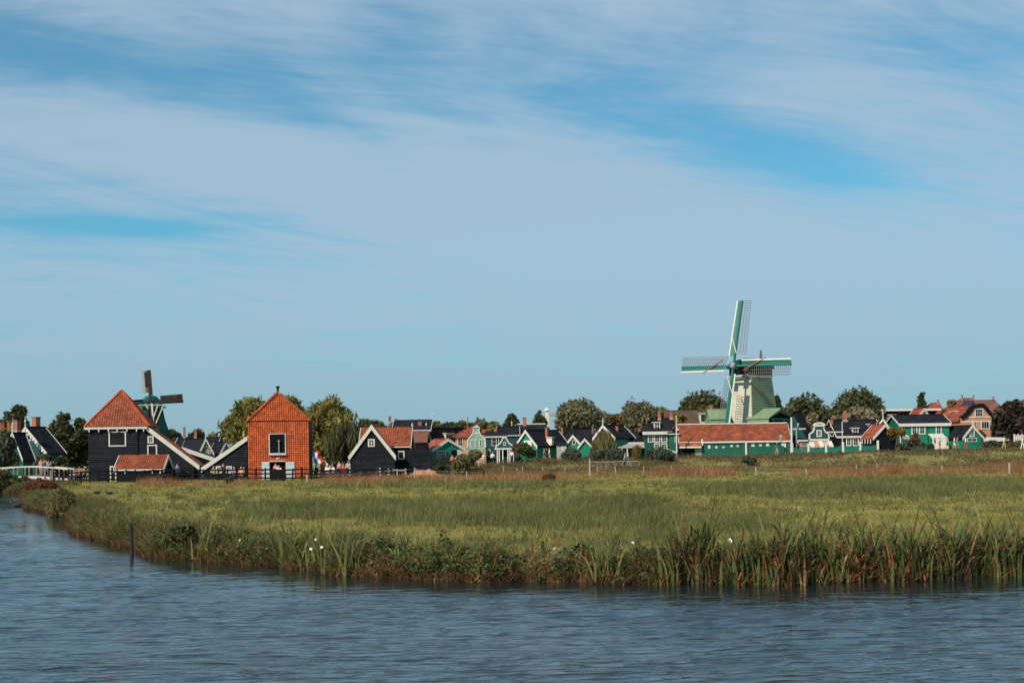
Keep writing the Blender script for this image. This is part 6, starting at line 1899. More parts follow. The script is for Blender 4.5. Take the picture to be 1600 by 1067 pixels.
    for a in ((637.5, 178, 'stand', 'white', 'black', 'fair', 'person in white in front of the tall board fence', 0, 0), (669, 178, 'stand', 'white', 'white', 'grey', 'grey haired person in white left of the green shop', 0, 0), (686, 179.5, 'stand', 'white', 'red', 'dark', 'person in white under the shop window', 0, 0), (692.5, 179.8, 'stand', 'teal', 'denim', 'brown', 'person in teal at the shop window', 200, 0),
              (706.5, 180, 'stand', 'orange', 'black', 'dark', 'person in an orange dress at the shop door', 10, 0), (713, 177, 'walk', 'lightblue', 'grey', 'dark', 'person in pale blue before the white wall of the shop', 60, 0), (742, 183, 'stand', 'white', 'denim', 'grey', 'person in white under the pale clock gable left of the jogger', 0, 0), (747, 180.5, 'walk', 'white', 'white', 'brown', 'bending person with bare legs before the pale clock gable', 90, 1),
              (754.5, 184, 'stand', 'white', 'beige', 'grey', 'person in white right of the jogger by the porch', 0, 0), (769.5, 185, 'stand', 'white', 'black', 'fair', 'person in white left of the white porch', 0, 0), (800, 184, 'stand', 'white', 'navy', 'dark', 'person in white right of the white porch', 0, 0),
              (836.5, 184.5, 'walk', 'white', 'denim', 'brown', 'person in white shirt and blue shorts pushing a pram', -90, 1), (850.5, 185, 'walk', 'beige', 'denim', 'dark', 'bare armed person in beige behind the pram pusher', -90, 1), (854.5, 186, 'walk', 'black', 'black', 'brown', 'person in black beside the bare armed walker', -90, 0), (858.5, 185.5, 'walk', 'white', 'pink', 'fair', 'last walker in white left of the grey shed', -90, 0),
              (976.5, 172, 'walk', 'lightblue', 'black', 'grey', 'person in light blue at the white railing', 80, 0), (981.5, 172.6, 'walk', 'pink', 'beige', 'fair', 'person in pink at the white railing', 80, 0),
              (1214, 184.5, 'walk', 'black', 'beige', 'dark', 'person in black with bare legs left of the street lamp', 80, 1), (1227, 184.8, 'walk', 'white', 'black', 'brown', 'person in white before the right end of the long shed', 100, 0),
              (1461, 185.8, 'walk', 'navy', 'white', 'dark', 'person in navy and white trousers before the lean-to greenhouse', 85, 0), (1468.5, 185.3, 'stand', 'white', 'denim', 'dark', 'person in white with blue shorts before the lean-to greenhouse', 60, 1), (1480.5, 185.8, 'walk', 'teal', 'black', 'brown', 'person in teal right of the lean-to greenhouse', 90, 1),
              (1491.5, 185.5, 'walk', 'white', 'white', 'fair', 'person in white with a pale skirt left of the arched window gable', 90, 1), (1496, 186.4, 'walk', 'grey', 'beige', 'dark', 'person in grey just behind the one with the pale skirt', 90, 1), (1509, 185.6, 'walk', 'white', 'red', 'brown', 'person in white and red trousers under the arched window gable', 90, 0),
              (1569, 182.0, 'walk', 'white', 'yellow', 'dark', 'person in white and pale yellow trousers below the white pavilion', 90, 0), (1598, 181.0, 'walk', 'white', 'white', 'brown', 'person all in white at the right edge of the dike', 90, 0), (1601, 186, 'stand', 'red', 'navy', 'dark', 'person in red at the right edge before the white fence', 90, 0)):
        px, Y, pose, sh, lg, hr, lab, f, sht = a
        w(px, 712, Y, pose, sh, lg, hr, lab, f, group=g, shorts=bool(sht), sleeves=not sht)


people()


# ------------------------------------------------------------------ bridge, fences, posts, small things
def footbridge():
    def zf(px):                                           # deck height along the arch
        t = (px - 40) / 75
        return .75 + .42 * max(0, 1 - t * t)
    Y = 149
    p = P(50, 745, Y)
    o = empty('footbridge', (p.x, Y, 0), 0, 'arched white footbridge with people over the ditch at the left', 'footbridge')
    xs = [(px, P(px, 745, Y).x - p.x) for px in range(-8, 112, 6)]
    def strip(name, y, h0, h1, mt, th=.1, sel=xs):
        rg = [[(x, y, zf(q) + h0), (x, y, zf(q) + h1), (x, y + th, zf(q) + h1), (x, y + th, zf(q) + h0)] for q, x in sel]
        MB().tube_rings(rg).build(name, MT[mt], o)
    strip('deck', 0, -.1, 0, 'wood', 2.2)
    strip('side_beam', -.12, -.26, .0, 'white')
    strip('side_beam', 2.24, -.26, .02, 'white')
    for y in (-.1, 2.2):
        strip('handrail', y, .92, 1.06, 'white', .12)
        for q, x in xs[::3]:
            MB().box(x - .06, x + .06, y + .005, y + .115, zf(q), zf(q) + .92).build('post', MT['wood'], o)
    for q, x in xs[1::5]:
        MB().box(x - .1, x + .1, .2, .4, -1.0, zf(q) - .11).build('pile', MT['wood'], o)
    f = empty('bridge_rail', (p.x, Y - 1, 0), 0, 'grey post and rail leading from the footbridge to the barn', 'fence')
    for px in (70, 79, 85):
        x = P(px, 750, Y - 1).x - p.x; MB().box(x - .08, x + .08, 0, .16, 0, 1.75).build('post', MT['wood'], f)


def rail_fences():
    rnd = random.Random(11)
    def rails(label, x0, x1, Y0, Y1, n, top, gaps=3, mt='blackb', hh=1.25, name='rail_fence'):
        a, b = P(x0, 750, Y0), P(x1, 750, Y1)
        o = empty(name, (a.x, Y0, 0), 0, label, 'fence')
        pts = []
        for i in range(n + 1):
            t = i / n
            x, y = a.x + (b.x - a.x) * t, Y0 + (Y1 - Y0) * t
            z = Tz(x, y)
            pts.append(Vector((x - a.x, y - Y0, z)))
            MB().box(x - a.x - .07, x - a.x + .07, y - Y0 - .07, y - Y0 + .07, z - .3, z + hh + rnd.uniform(0, .12)).build('post', MT[mt], o)
        for i in range(n):
            for k in range(gaps):
                h = hh * (1 - k / gaps) - .1
                MB().beam(pts[i] + Vector((0, -.1, h + rnd.uniform(-.03, .03))), pts[i + 1] + Vector((0, -.1, h + rnd.uniform(-.03, .03))), .05, .15).build('rail', MT[mt], o)
    rails('low black rail fence in front of the large barn', 84, 268, 141, 141.5, 13, 750)
    rails('black rail fence in front of the barn wing and the terrace', 270, 384, 142, 142.5, 8, 750, 3)
    rails('black rail fence in front of the tiled barn', 386, 486, 141.6, 142.5, 7, 750, 3)
    rails('black rail fence in front of the barn yard', 488, 612, 143.5, 146, 9, 750, 3, hh=1.0)
    rails('pale rail at the right foot of the black gabled barn', 594, 634, 149, 150, 3, 750, 1, 'post', .9)
    # terrace furniture glimpsed through the rails
    for px, Y, lab in ((334, 144.6, 'dark picnic table left of the first white window'), (372, 144.4, 'dark picnic table before the tiled barn corner'), (515, 148.2, 'dark picnic table in the middle of the barn yard'), (540, 149.2, 'dark picnic table beside the black gabled barn'), (118, 153.2, 'dark picnic table between the bridge and the large barn')):
        p = P(px, 750, Y); z = Tz(p.x, Y)
        o = empty('picnic_table', (p.x, Y, z), 0, lab, 'table', 'picnic tables before the barns')
        MB().box(-.9, .9, -.38, .38, .7, .76).build('tabletop', MT['wetwood'], o)
        for s in (-1, 1):
            MB().box(-.9, .9, s * .72 - .13, s * .72 + .13, .42, .47).build('seat', MT['wetwood'], o)
            MB().beam((s * .7, -.7, 0), (s * .7, .3, .7), .08, .1).build('leg', MT['wetwood'], o)
            MB().beam((s * .62, .7, 0), (s * .62, -.3, .7), .08, .1).build('leg', MT['wetwood'], o)
    p = P(434, 748, 143); z = Tz(p.x, 143)
    o = empty('planter_box', (p.x, 143, z), 0, 'dark square planter behind the rails before the tiled barn door', 'planter')
    MB().box(-.7, .7, 0, .7, 0, 1.05).build('box', MT['blackb'], o)
    MB().box(-.6, .6, .1, .6, 1.04, 1.08).build('soil', MT['bark'], o)
    # white railing on the dike foot
    a, b = P(921, 730, 170), P(999, 729, 170)
    o = empty('white_railing', (a.x, 170, Tz(a.x, 170)), 0, 'white metal railing of a small culvert bridge below the weeping willow', 'railing')
    L = b.x - a.x
    zt = P(950, 721.5, 170).z - Tz(a.x, 170)
    for i in range(7):
        x = L * i / 6
        MB().box(x - .05, x + .05, 0, .1, -.5, zt).build('post', MT['wood'], o)
    MB().tube([(0, .05, zt), (L, .05, zt + .05)], .035, 6).build('top_rail', MT['grey'], o)
    MB().tube([(0, .05, zt * .45), (L, .05, zt * .45 + .05)], .035, 6).build('mid_rail', MT['wood'], o)
    # wire fence across the meadow
    pts = [(480, 756, 742), (648, 752, 731), (730, 752, 736), (787, 740, 728), (808, 739, 731), (817, 738, 729), (848, 739, 729), (883, 740, 731), (922, 746, 717), (933, 742, 730), (962, 743, 729), (1006, 741, 728), (1049, 739, 727), (1099, 738, 728), (1181, 745, 729), (1260, 745, 732), (1338.5, 740, 726), (1370, 737, 723), (1472, 738, 727), (1577.5, 743, 722.5)]
    o = empty('wire_fence', (0, 140, 0), 0, 'thin wire fence on pale stakes along the back of the meadow', 'fence')
    prev = None
    for i, (px, pb, pt) in enumerate(pts):
        g = PG(px, pb, .42)
        g.y = min(g.y, 164); g.x = ray(px, pb)[0] * g.y
        z = Tz(g.x, g.y); zt = P(px, pt, g.y).z
        w = .085 if px in (922, 480, 1577.5, 648) else .055
        MB().tube([(g.x, g.y - 140, z - .3), (g.x + .03 * math.sin(i * 2.3), g.y - 140, zt)], [w, w * .9], 6).build('stake', MT['post'], o)
        top = Vector((g.x, g.y - 140, zt - .1))
        if prev is not None:
            for k in (0, .4):
                d = Vector((0, -w, -k)); mid = (prev + top) / 2 + Vector((0, -w, -k - .05))
                MB().tube([prev + d, mid, top + d], .011, 4).build('wire', MT['metal'], o)
        prev = top


def small_things():
    # flag beside the tiled barn
    p = P(489, 735, 147); z0 = Tz(p.x, 147)
    o = empty('flag', (p.x, 147, z0), 0, 'red white and blue flag on a slanting pole right of the tiled barn', 'flag')
    a = Vector((.45, -.1, P(489, 703, 147).z - z0)); b = Vector((-.05, 0, 0))
    MB().tube([b, a], [.04, .03], 6).build('pole', MT['post'], o)
    # flag hangs down and out from the tip
    for j, mt in enumerate(('blue', 'white', 'red')):
        n = 9
        vs = []
        for i in range(n):
            t = i / (n - 1)
            for k in (0, 1):
                u = (j + k) / 3
                vs.append((a.x - .55 + u * .75 + t * .42 + .05 * math.sin(t * 7 + u * 2), a.y - .04 + .12 * math.sin(t * 8 + u * 3), a.z - .45 + u * .42 - t * 1.05 - .08 * t * t))
        m = MB().poly(vs + [(x, y + .012, z) for x, y, z in vs], [(2 * i, 2 * i + 1, 2 * i + 3, 2 * i + 2) for i in range(n - 1)] + [(2 * n + 2 * i, 2 * n + 2 * i + 2, 2 * n + 2 * i + 3, 2 * n + 2 * i + 1) for i in range(n - 1)])
        m.build('flag_stripe', MT['white' if mt == 'white' else mt], o)
    # heap of orange sand
    p = P(668, 746, 150); z0 = Tz(p.x, 150) - .05
    rs = np.random.RandomState(4)
    n = 40; vs = []; W, D, Hh = 35 * 150 / F, 2.0, P(665, 732, 150).z - z0
    for j in range(14):
        for i in range(n):
            u = i / (n - 1) * 2 - 1; v = j / 13 * 2 - 1
            h = max(0, 1 - abs(u + .12) ** 1.7) * max(0, 1 - abs(v) ** 1.8)
            h *= 1 + .12 * math.sin(u * 9 + v * 4) + .06 * math.sin(u * 23)
            vs.append((p.x + u * W, 150 + v * D, z0 + Hh * .97 * h - .05))
    o = MB().poly(vs, [(j * n + i, j * n + i + 1, (j + 1) * n + i + 1, (j + 1) * n + i) for j in range(13) for i in range(n - 1)]).build('sand_heap', MT['sand'], smooth=True)
    tag(o, 'broad heap of orange sand in front of the board fence', 'heap')
    # black crate stack of rails
    p = P(745, 741, 152); z0 = Tz(p.x, 152)
    o = empty('stacked_pallet', (p.x, 152, z0), 0, 'black slatted stack of pallets right of the sand heap', 'pallets')
    for k in range(4):
        MB().box(-.85, .85, -.4, .4, .08 + k * .2, .19 + k * .2).build('slat', MT['blackb'], o)
    for x in (-.75, 0, .75):
        MB().box(x - .06, x + .06, -.35, .35, 0, .66).build('block', MT['blackb'], o)
    # mooring post and stake
    g = PG(205.5, 867, 0)
    zt = P(205.5, 816, g.y).z
    o = MB().tube([(g.x + .03, g.y, -.7), (g.x + .01, g.y, .35), (g.x - .02, g.y + .02, zt - .03), (g.x - .02, g.y + .02, zt)], [.06, .062, .058, .04], 10).build('mooring_post', MT['wetwood'])
    tag(o, 'dark wet wooden post standing in the water by the left bank', 'post')
    g = P(849, 868, 38.2); zt = P(848, 845, 38.2).z
    o = MB().tube([(g.x, g.y, Tz(g.x, g.y) - .2), (g.x - .02, g.y, zt)], [.05, .045], 8).build('stake', MT['wetwood'])
    tag(o, 'short dark stake leaning in the bank weeds near the white flowers', 'stake')
    # pram
    p = P(829.5, 716, 184.5); z0 = Tz(p.x, 184.5)
    o = empty('pram', (p.x, 184.5, z0), 0, 'dark pram pushed along the dike by the person in blue shorts', 'pram')
    MB().tube_rings([[(x * k, y, z) for x, y in ((-.45, -.22), (.3, -.22), (.3, .22), (-.45, .22))] for z, k in ((.45, .7), (.6, 1), (.85, 1.05))]).build('seat', MT['c_black'], o)
    MB().prism([(-.45, .85), (-.1, .85), (-.15, 1.1), (-.4, 1.05)], -.22, .22).build('hood', MT['c_navy'], o)
    MB().beam((.3, 0, .8), (.62, 0, 1.05), .4, .04).build('handle', MT['c_black'], o)
    for x in (-.35, .25):
        for y in (-.25, .25):
            c = MB().lathe([(.04, -.02), (.17, -.02), (.17, .02), (.04, .02)], 12).build('wheel', MT['c_black'], o); c.matrix_local = Matrix.Translation((x, y, .18)) @ Matrix.Rotation(R(90), 4, 'X')
    # water birds
    def bird(loc, yaw, lab, s=1.0, grp=None):
        o = empty('coot', loc, R(yaw), lab, 'bird', grp)
        prof = [(-.2, .0, .012), (-.17, .05, .045), (-.08, .055, .075), (.03, .05, .085), (.12, .05, .07), (.155, .09, .045), (.165, .145, .035), (.185, .185, .042), (.215, .19, .036), (.235, .183, .014)]
        rg = [[(x * s, r * 1.05 * s * math.cos(a), (z + r * .9 * math.sin(a)) * s) for a in [2 * math.pi * k / 8 for k in range(8)]] for x, z, r in prof]
        MB().tube_rings(rg).build('body', MT['feather'], o, smooth=True)
        MB().beam((.228 * s, 0, .185 * s), (.262 * s, 0, .178 * s), .016 * s, .02 * s).build('beak', MT['beak'], o)
        return o
    g = PG(27, 791, 0.0); bird((g.x, g.y, 0), 185, 'black coot swimming near the tip of the bank', 1.7)
    for px, py, lab in ((152, 778, 'black bird standing in the grass nearer the water'), (171, 778, 'black bird standing in the grass a little further right')):
        g = PG(px, py, .5); z = Tz(g.x, g.y); o = bird((g.x, g.y, z + .1), 30 if px < 160 else 200, lab, 1.35)
        for y in (-.03, .03):
            MB().tube([(0, y, -.1), (0, y, .02)], .01, 5).build('leg', MT['beak'], o)
    # white bindweed flowers on the bank
    lab = 'white bindweed flower among the bank weeds'
    spots = ((375, 844, 44), (393, 807, 0), (486, 858, 40.0), (493, 843, 40.6), (503, 855, 39.9), (709, 857, 38.2), (725, 856, 38.3), (783, 865, 37.6), (866, 857, 37.6), (894.5, 860, 37.2), (969, 859, 37.3), (989, 848, 37.6), (978, 895, 36.2), (1141, 843, 35.6), (1144, 846, 35.4), (391, 811, 0))
    nm = {0: 'largest white flower left of the light reeds', 2: 'white flower low in the light reeds', 3: 'white flower high in the light reeds', 4: 'white flower right of the pair in the light reeds', 7: 'white flower on the bare bank left of the dark stake', 8: 'tilted white flower right of the dark stake', 9: 'broad round white flower between two others on the bank',
          10: 'white flower left of the thin bent reeds', 12: 'white flower just above the water', 13: 'white flower high in the dark reed bed', 14: 'white flower just below another in the dark reed bed', 11: 'small white flower above the others left of the dark reed bed', 5: 'small white flower of a pair on the mid bank', 6: 'right hand white flower of a pair on the mid bank', 1: 'upper white flower at the meadow edge', 15: 'lower white flower at the meadow edge'}
    me = None
    for i, (px, py, Y) in enumerate(spots):
        p = P(px, py, Y) if Y else PG(px, py, .62)
        if me is None:
            me = MB().lathe([(.008, -.06), (.012, -.02), (.03, .0), (.055, .018), (.06, .022), (.02, .012), (.006, .002)], 10).mesh('flower', MT['petal'], True)
            st = MB().tube([(0, 0, -.06), (.02, .04, -.2), (.03, .1, -.5)], [.006, .005, .004], 5).mesh('stem', MT['herb'])
        o = link('bindweed_flower', me, None, p)
        tag(o, nm[i], 'flower', 'white bindweed flowers on the bank')
        o.rotation_euler = (R(50 + (i * 37) % 35), 0, R((i * 53) % 60 - 30))
        s = .62 + .25 * ((i * 7) % 5) / 4; o.scale = (s, s, s)
        link('stem', st, o)


footbridge()
rail_fences()
small_things()


# ------------------------------------------------------------------ grasses, reeds, bank plants
def blades(base, h, w, lean, rs, segs=1, bend=0.4, face=None, droop=0.0):
    """ribbon leaves: base (N,3), height h, width w (N,), lean = horizontal throw as a share of h"""
    n = len(base)
    az = rs.rand(n) * 2 * math.pi
    d = np.stack([np.cos(az), np.sin(az), np.zeros(n)], 1)
    fa = rs.rand(n) * math.pi
    s = np.stack([np.cos(fa), np.sin(fa) * .6, np.zeros(n)], 1)
    if segs == 1:
        tip = base + d * (h * lean)[:, None] + np.array([0, 0, 1.0]) * h[:, None]
        v = np.stack([base - s * (w / 2)[:, None], base + s * (w / 2)[:, None], tip], 1).reshape(-1, 3)
        return v, np.arange(3 * n).reshape(n, 3)
    rows = []
    for k in range(segs + 1):
        t = k / segs
        sag = droop * (t ** 3) * 1.4
        c = base + d * (h * lean * (bend * t + (1 - bend) * t * t + droop * .8 * t ** 3))[:, None] + np.array([0, 0, 1.0]) * (h * (t - sag * .5))[:, None]
        ww = (w / 2 * (1 - t ** 2.2) + .0008)[:, None]
        rows += [c - s * ww, c + s * ww]
    v = np.stack(rows, 1).reshape(-1, 3)
    m = 2 * (segs + 1)
    b = np.arange(n)[:, None] * m
    f = np.concatenate([b + np.array([[2 * k, 2 * k + 1, 2 * k + 3, 2 * k + 2]]) for k in range(segs)], 0)
    return v, f


def wedge(n, y0, y1, rs, pw=2.0, half=.385):
    """ground points in the view's wedge, thinning with distance"""
    u = rs.rand(n)
    if pw == 2.0: y = y0 * (y1 / y0) ** u
    else: y = y0 + (y1 - y0) * u
    x = (rs.rand(n) * 2 - 1) * half * y * 1.0
    return x, y


def vnoise(x, y, seed, sx, sy):
    """cheap smooth noise 0..1"""
    r = np.random.RandomState(seed)
    o = np.zeros_like(x); tot = 0
    for k in range(4):
        a, b, p, q = r.rand(4) * 6.28
        f = 2 ** k; am = .6 ** k
        th = r.rand() * 1.2 - .6
        xr = x * math.cos(th) * sx + y * math.sin(th) * sy; yr = -x * math.sin(th) * sx + y * math.cos(th) * sy
        o += am * (np.sin(xr * f * 1.3 + p + 1.7 * np.sin(yr * f * .7 + a)) * np.sin(yr * f * 1.1 + q + 1.5 * np.sin(xr * f * .6 + b)))
        tot += am
    return .5 + .5 * o / tot * 1.4


def stuff(name, v, f, mat, label):
    o = link(name, mesh_np(name, v, f, MT[mat]))
    tag(o, label, kind='stuff')
    return o


def rush_density(x, y):
    px = U0 + F * x / y
    y = y + 3.0 * np.sin(x * .35 + 1) + 1.8 * np.sin(x * .9) + 1.2 * np.sin(x * 2.1 + y * .2)
    b = np.exp(-((y - 66) / 11) ** 4) * sstep(330, 480, px) * (1 - sstep(960, 1080, px)) * 1.0
    b += np.exp(-((y - 92) / 13) ** 4) * sstep(1010, 1150, px) * 1.05
    b += np.exp(-((y - 112) / 7) ** 4) * sstep(380, 600, px) * (1 - sstep(800, 1000, px)) * .45
    b += np.exp(-((y - 52) / 5) ** 2) * sstep(950, 1050, px) * (1 - sstep(1180, 1260, px)) * .5
    return b


def straw_density(x, y):
    px = U0 + F * x / y
    b = np.exp(-((y - 127) / 7) ** 2) * sstep(195, 235, px) * (1 - sstep(395, 425, px)) * 1.15
    b += np.exp(-((y - 134) / 11) ** 2) * sstep(480, 520, px) * (1 - sstep(930, 1010, px)) * .75
    b += np.exp(-((y - 139) / 11) ** 2) * sstep(990, 1050, px) * (1 - sstep(1130, 1165, px)) * 1.15
    b += np.exp(-((y - 137) / 11) ** 2) * sstep(1210, 1260, px) * 1.0
    b = b * (.35 + .9 * sstep(.38, .62, vnoise(x, y, 27, .14, .22)))
    return b


def meadow():
    rs = np.random.RandomState(7)
    n = 420000
    x, y = wedge(n, 34, 172, rs)
    d = shore_d(x, y)
    keep = (d > .5) & (rs.rand(n) < (.35 + .65 * (1 - np.clip(straw_density(x, y), 0, 1) * .8)))
    x, y = x[keep], y[keep]
    k = vnoise(x, y, 5, .12, .3) * (.5 + vnoise(x, y, 6, .9, 1.6))
    h = (.04 + .13 * k) * (.6 + .8 * rs.rand(len(x)))
    w = .010 + .0006 * y
    b = np.stack([x, y, T(x, y) - .02], 1)
    v, f = blades(b, h, w, .6 + 1.2 * rs.rand(len(x)), rs)
    stuff('meadow_grass', v, f, 'grass', 'short green meadow grass')
    # rushes in dark bands
    x, y = wedge(260000, 36, 160, rs)
    k = rush_density(x, y) * (.25 + 1.2 * vnoise(x, y, 9, .35, .6) ** 1.5) + .10 * (vnoise(x, y, 12, .3, .8) > .74)
    keep = (rs.rand(len(x)) < k * .8) & (shore_d(x, y) > 1.5)
    x, y = x[keep], y[keep]
    h = (.30 + .34 * rs.rand(len(x))) * (.65 + .55 * vnoise(x, y, 3, .5, .5))
    v, f = blades(np.stack([x, y, T(x, y) - .02], 1), h, .008 + .00028 * y, .25 + .45 * rs.rand(len(x)), rs)
    # tussocks: tufts of longer leaves, thick in the rush bands and scattered elsewhere
    cx, cy = wedge(26000, 36, 165, rs)
    kk = rush_density(cx, cy) * .9 + .22 * (vnoise(cx, cy, 14, .2, .5) > .58) + .05
    keep = (rs.rand(len(cx)) < kk) & (shore_d(cx, cy) > 2)
    cx, cy = cx[keep], cy[keep]
    q = 16
    rad = .05 + .10 * rs.rand(len(cx)) + .0010 * cy
    tall = (.26 + .30 * rs.rand(len(cx))) * np.where(rush_density(cx, cy) > .3, 1.2, .8)
    tx = np.repeat(cx, q) + rs.normal(size=len(cx) * q) * np.repeat(rad, q); ty = np.repeat(cy, q) + rs.normal(size=len(cx) * q) * np.repeat(rad, q)
    hh = np.repeat(tall, q) * (.55 + .6 * rs.rand(len(tx)))
    v2, f2 = blades(np.stack([tx, ty, T(tx, ty) - .02], 1), hh, .012 + .0005 * ty, .2 + .6 * rs.rand(len(tx)), rs)
    f = np.concatenate([f, f2 + len(v)]); v = np.concatenate([v, v2])
    stuff('rush_grass', v, f, 'rush', 'bands of darker rushes in the meadow')
    # rusty sedge along the back of the meadow
    x, y = wedge(240000, 108, 168, rs, 1.0, .40)
    k = straw_density(x, y) * (.08 + 1.5 * np.clip(vnoise(x, y, 21, .28, .5), 0, 1) ** 1.8) + .03
    keep = rs.rand(len(x)) < k * .75
    x, y = x[keep], y[keep]
    h = (.28 + .42 * rs.rand(len(x))) * (.30 + 1.5 * vnoise(x, y, 21, .28, .5)) * np.clip(.4 + straw_density(x, y), .4, 1.2)
    v, f = blades(np.stack([x, y, T(x, y) - .02], 1), h, np.full(len(x), .045), .3 + .5 * rs.rand(len(x)), rs)
    stuff('sedge_grass', v, f, 'straw', 'rusty brown sedge strips before the barns and the fence')
    # thin russet patches among the green
    x, y = wedge(60000, 40, 125, rs)
    keep = (vnoise(x, y, 81, .16, .45) > .70) & (shore_d(x, y) > 2) & (rs.rand(len(x)) < .55)
    x, y = x[keep], y[keep]
    v, f = blades(np.stack([x, y, T(x, y) - .02], 1), .12 + .22 * rs.rand(len(x)), .008 + .0004 * y, .3 + .6 * rs.rand(len(x)), rs)
    stuff('russet_grass', v, f, 'dikegrass', 'thin russet grass patches in the meadow')
    # weeds on the dike slope
    n = 170000
    x, y = wedge(n, 150, 192, rs, 1.0, .40)
    px = U0 + F * x / y
    keep = (px > 640) & (np.abs(y - 186.5 - 1.2 * np.sin(x * .06)) > 1.5) & (y < 190)
    keep &= rs.rand(n) < (.4 + .6 * sstep(162, 168, y)) * (.4 + .8 * vnoise(x, y, 33, .3, .3)) * np.where(y > 188.2, .25, 1)
    x, y = x[keep], y[keep]
    h = (.18 + .45 * rs.rand(len(x))) * (.35 + .9 * vnoise(x, y, 31, .25, .3)) * np.where(y > 184, .55, 1) * (1 - .25 * sstep(1180, 1300, U0 + F * x / y) * sstep(170, 178, y))
    v, f = blades(np.stack([x, y, T(x, y) - .03], 1), h, np.full(len(x), .06), .3 + .6 * rs.rand(len(x)), rs)
    stuff('dike_grass', v, f, 'dikegrass', 'tall weeds and grass on the slope of the dike')
    # leafy weeds on the dike
    x, y = wedge(75000, 164, 185, rs, 1.0, .40)
    px = U0 + F * x / y
    keep = (px > 690) & (vnoise(x, y, 41, .35, .4) + .25 * sstep(174, 182, y) > .56) & (rs.rand(len(x)) < np.where(px > 1060, .8, 1.0))
    x, y = x[keep], y[keep]
    z = T(x, y) + rs.rand(len(x)) * .85 * np.clip(vnoise(x, y, 43, .3, .3) * 1.5 - .2, .15, 1) * np.where(px[keep] > 1060, .5, 1)
    v, f = leaf_quads(np.stack([x, y, z], 1), .12, rs, 1.2, 0, .5)
    stuff('dike_undergrowth', v, f, 'leaf_weed', 'low leafy undergrowth on the dike')


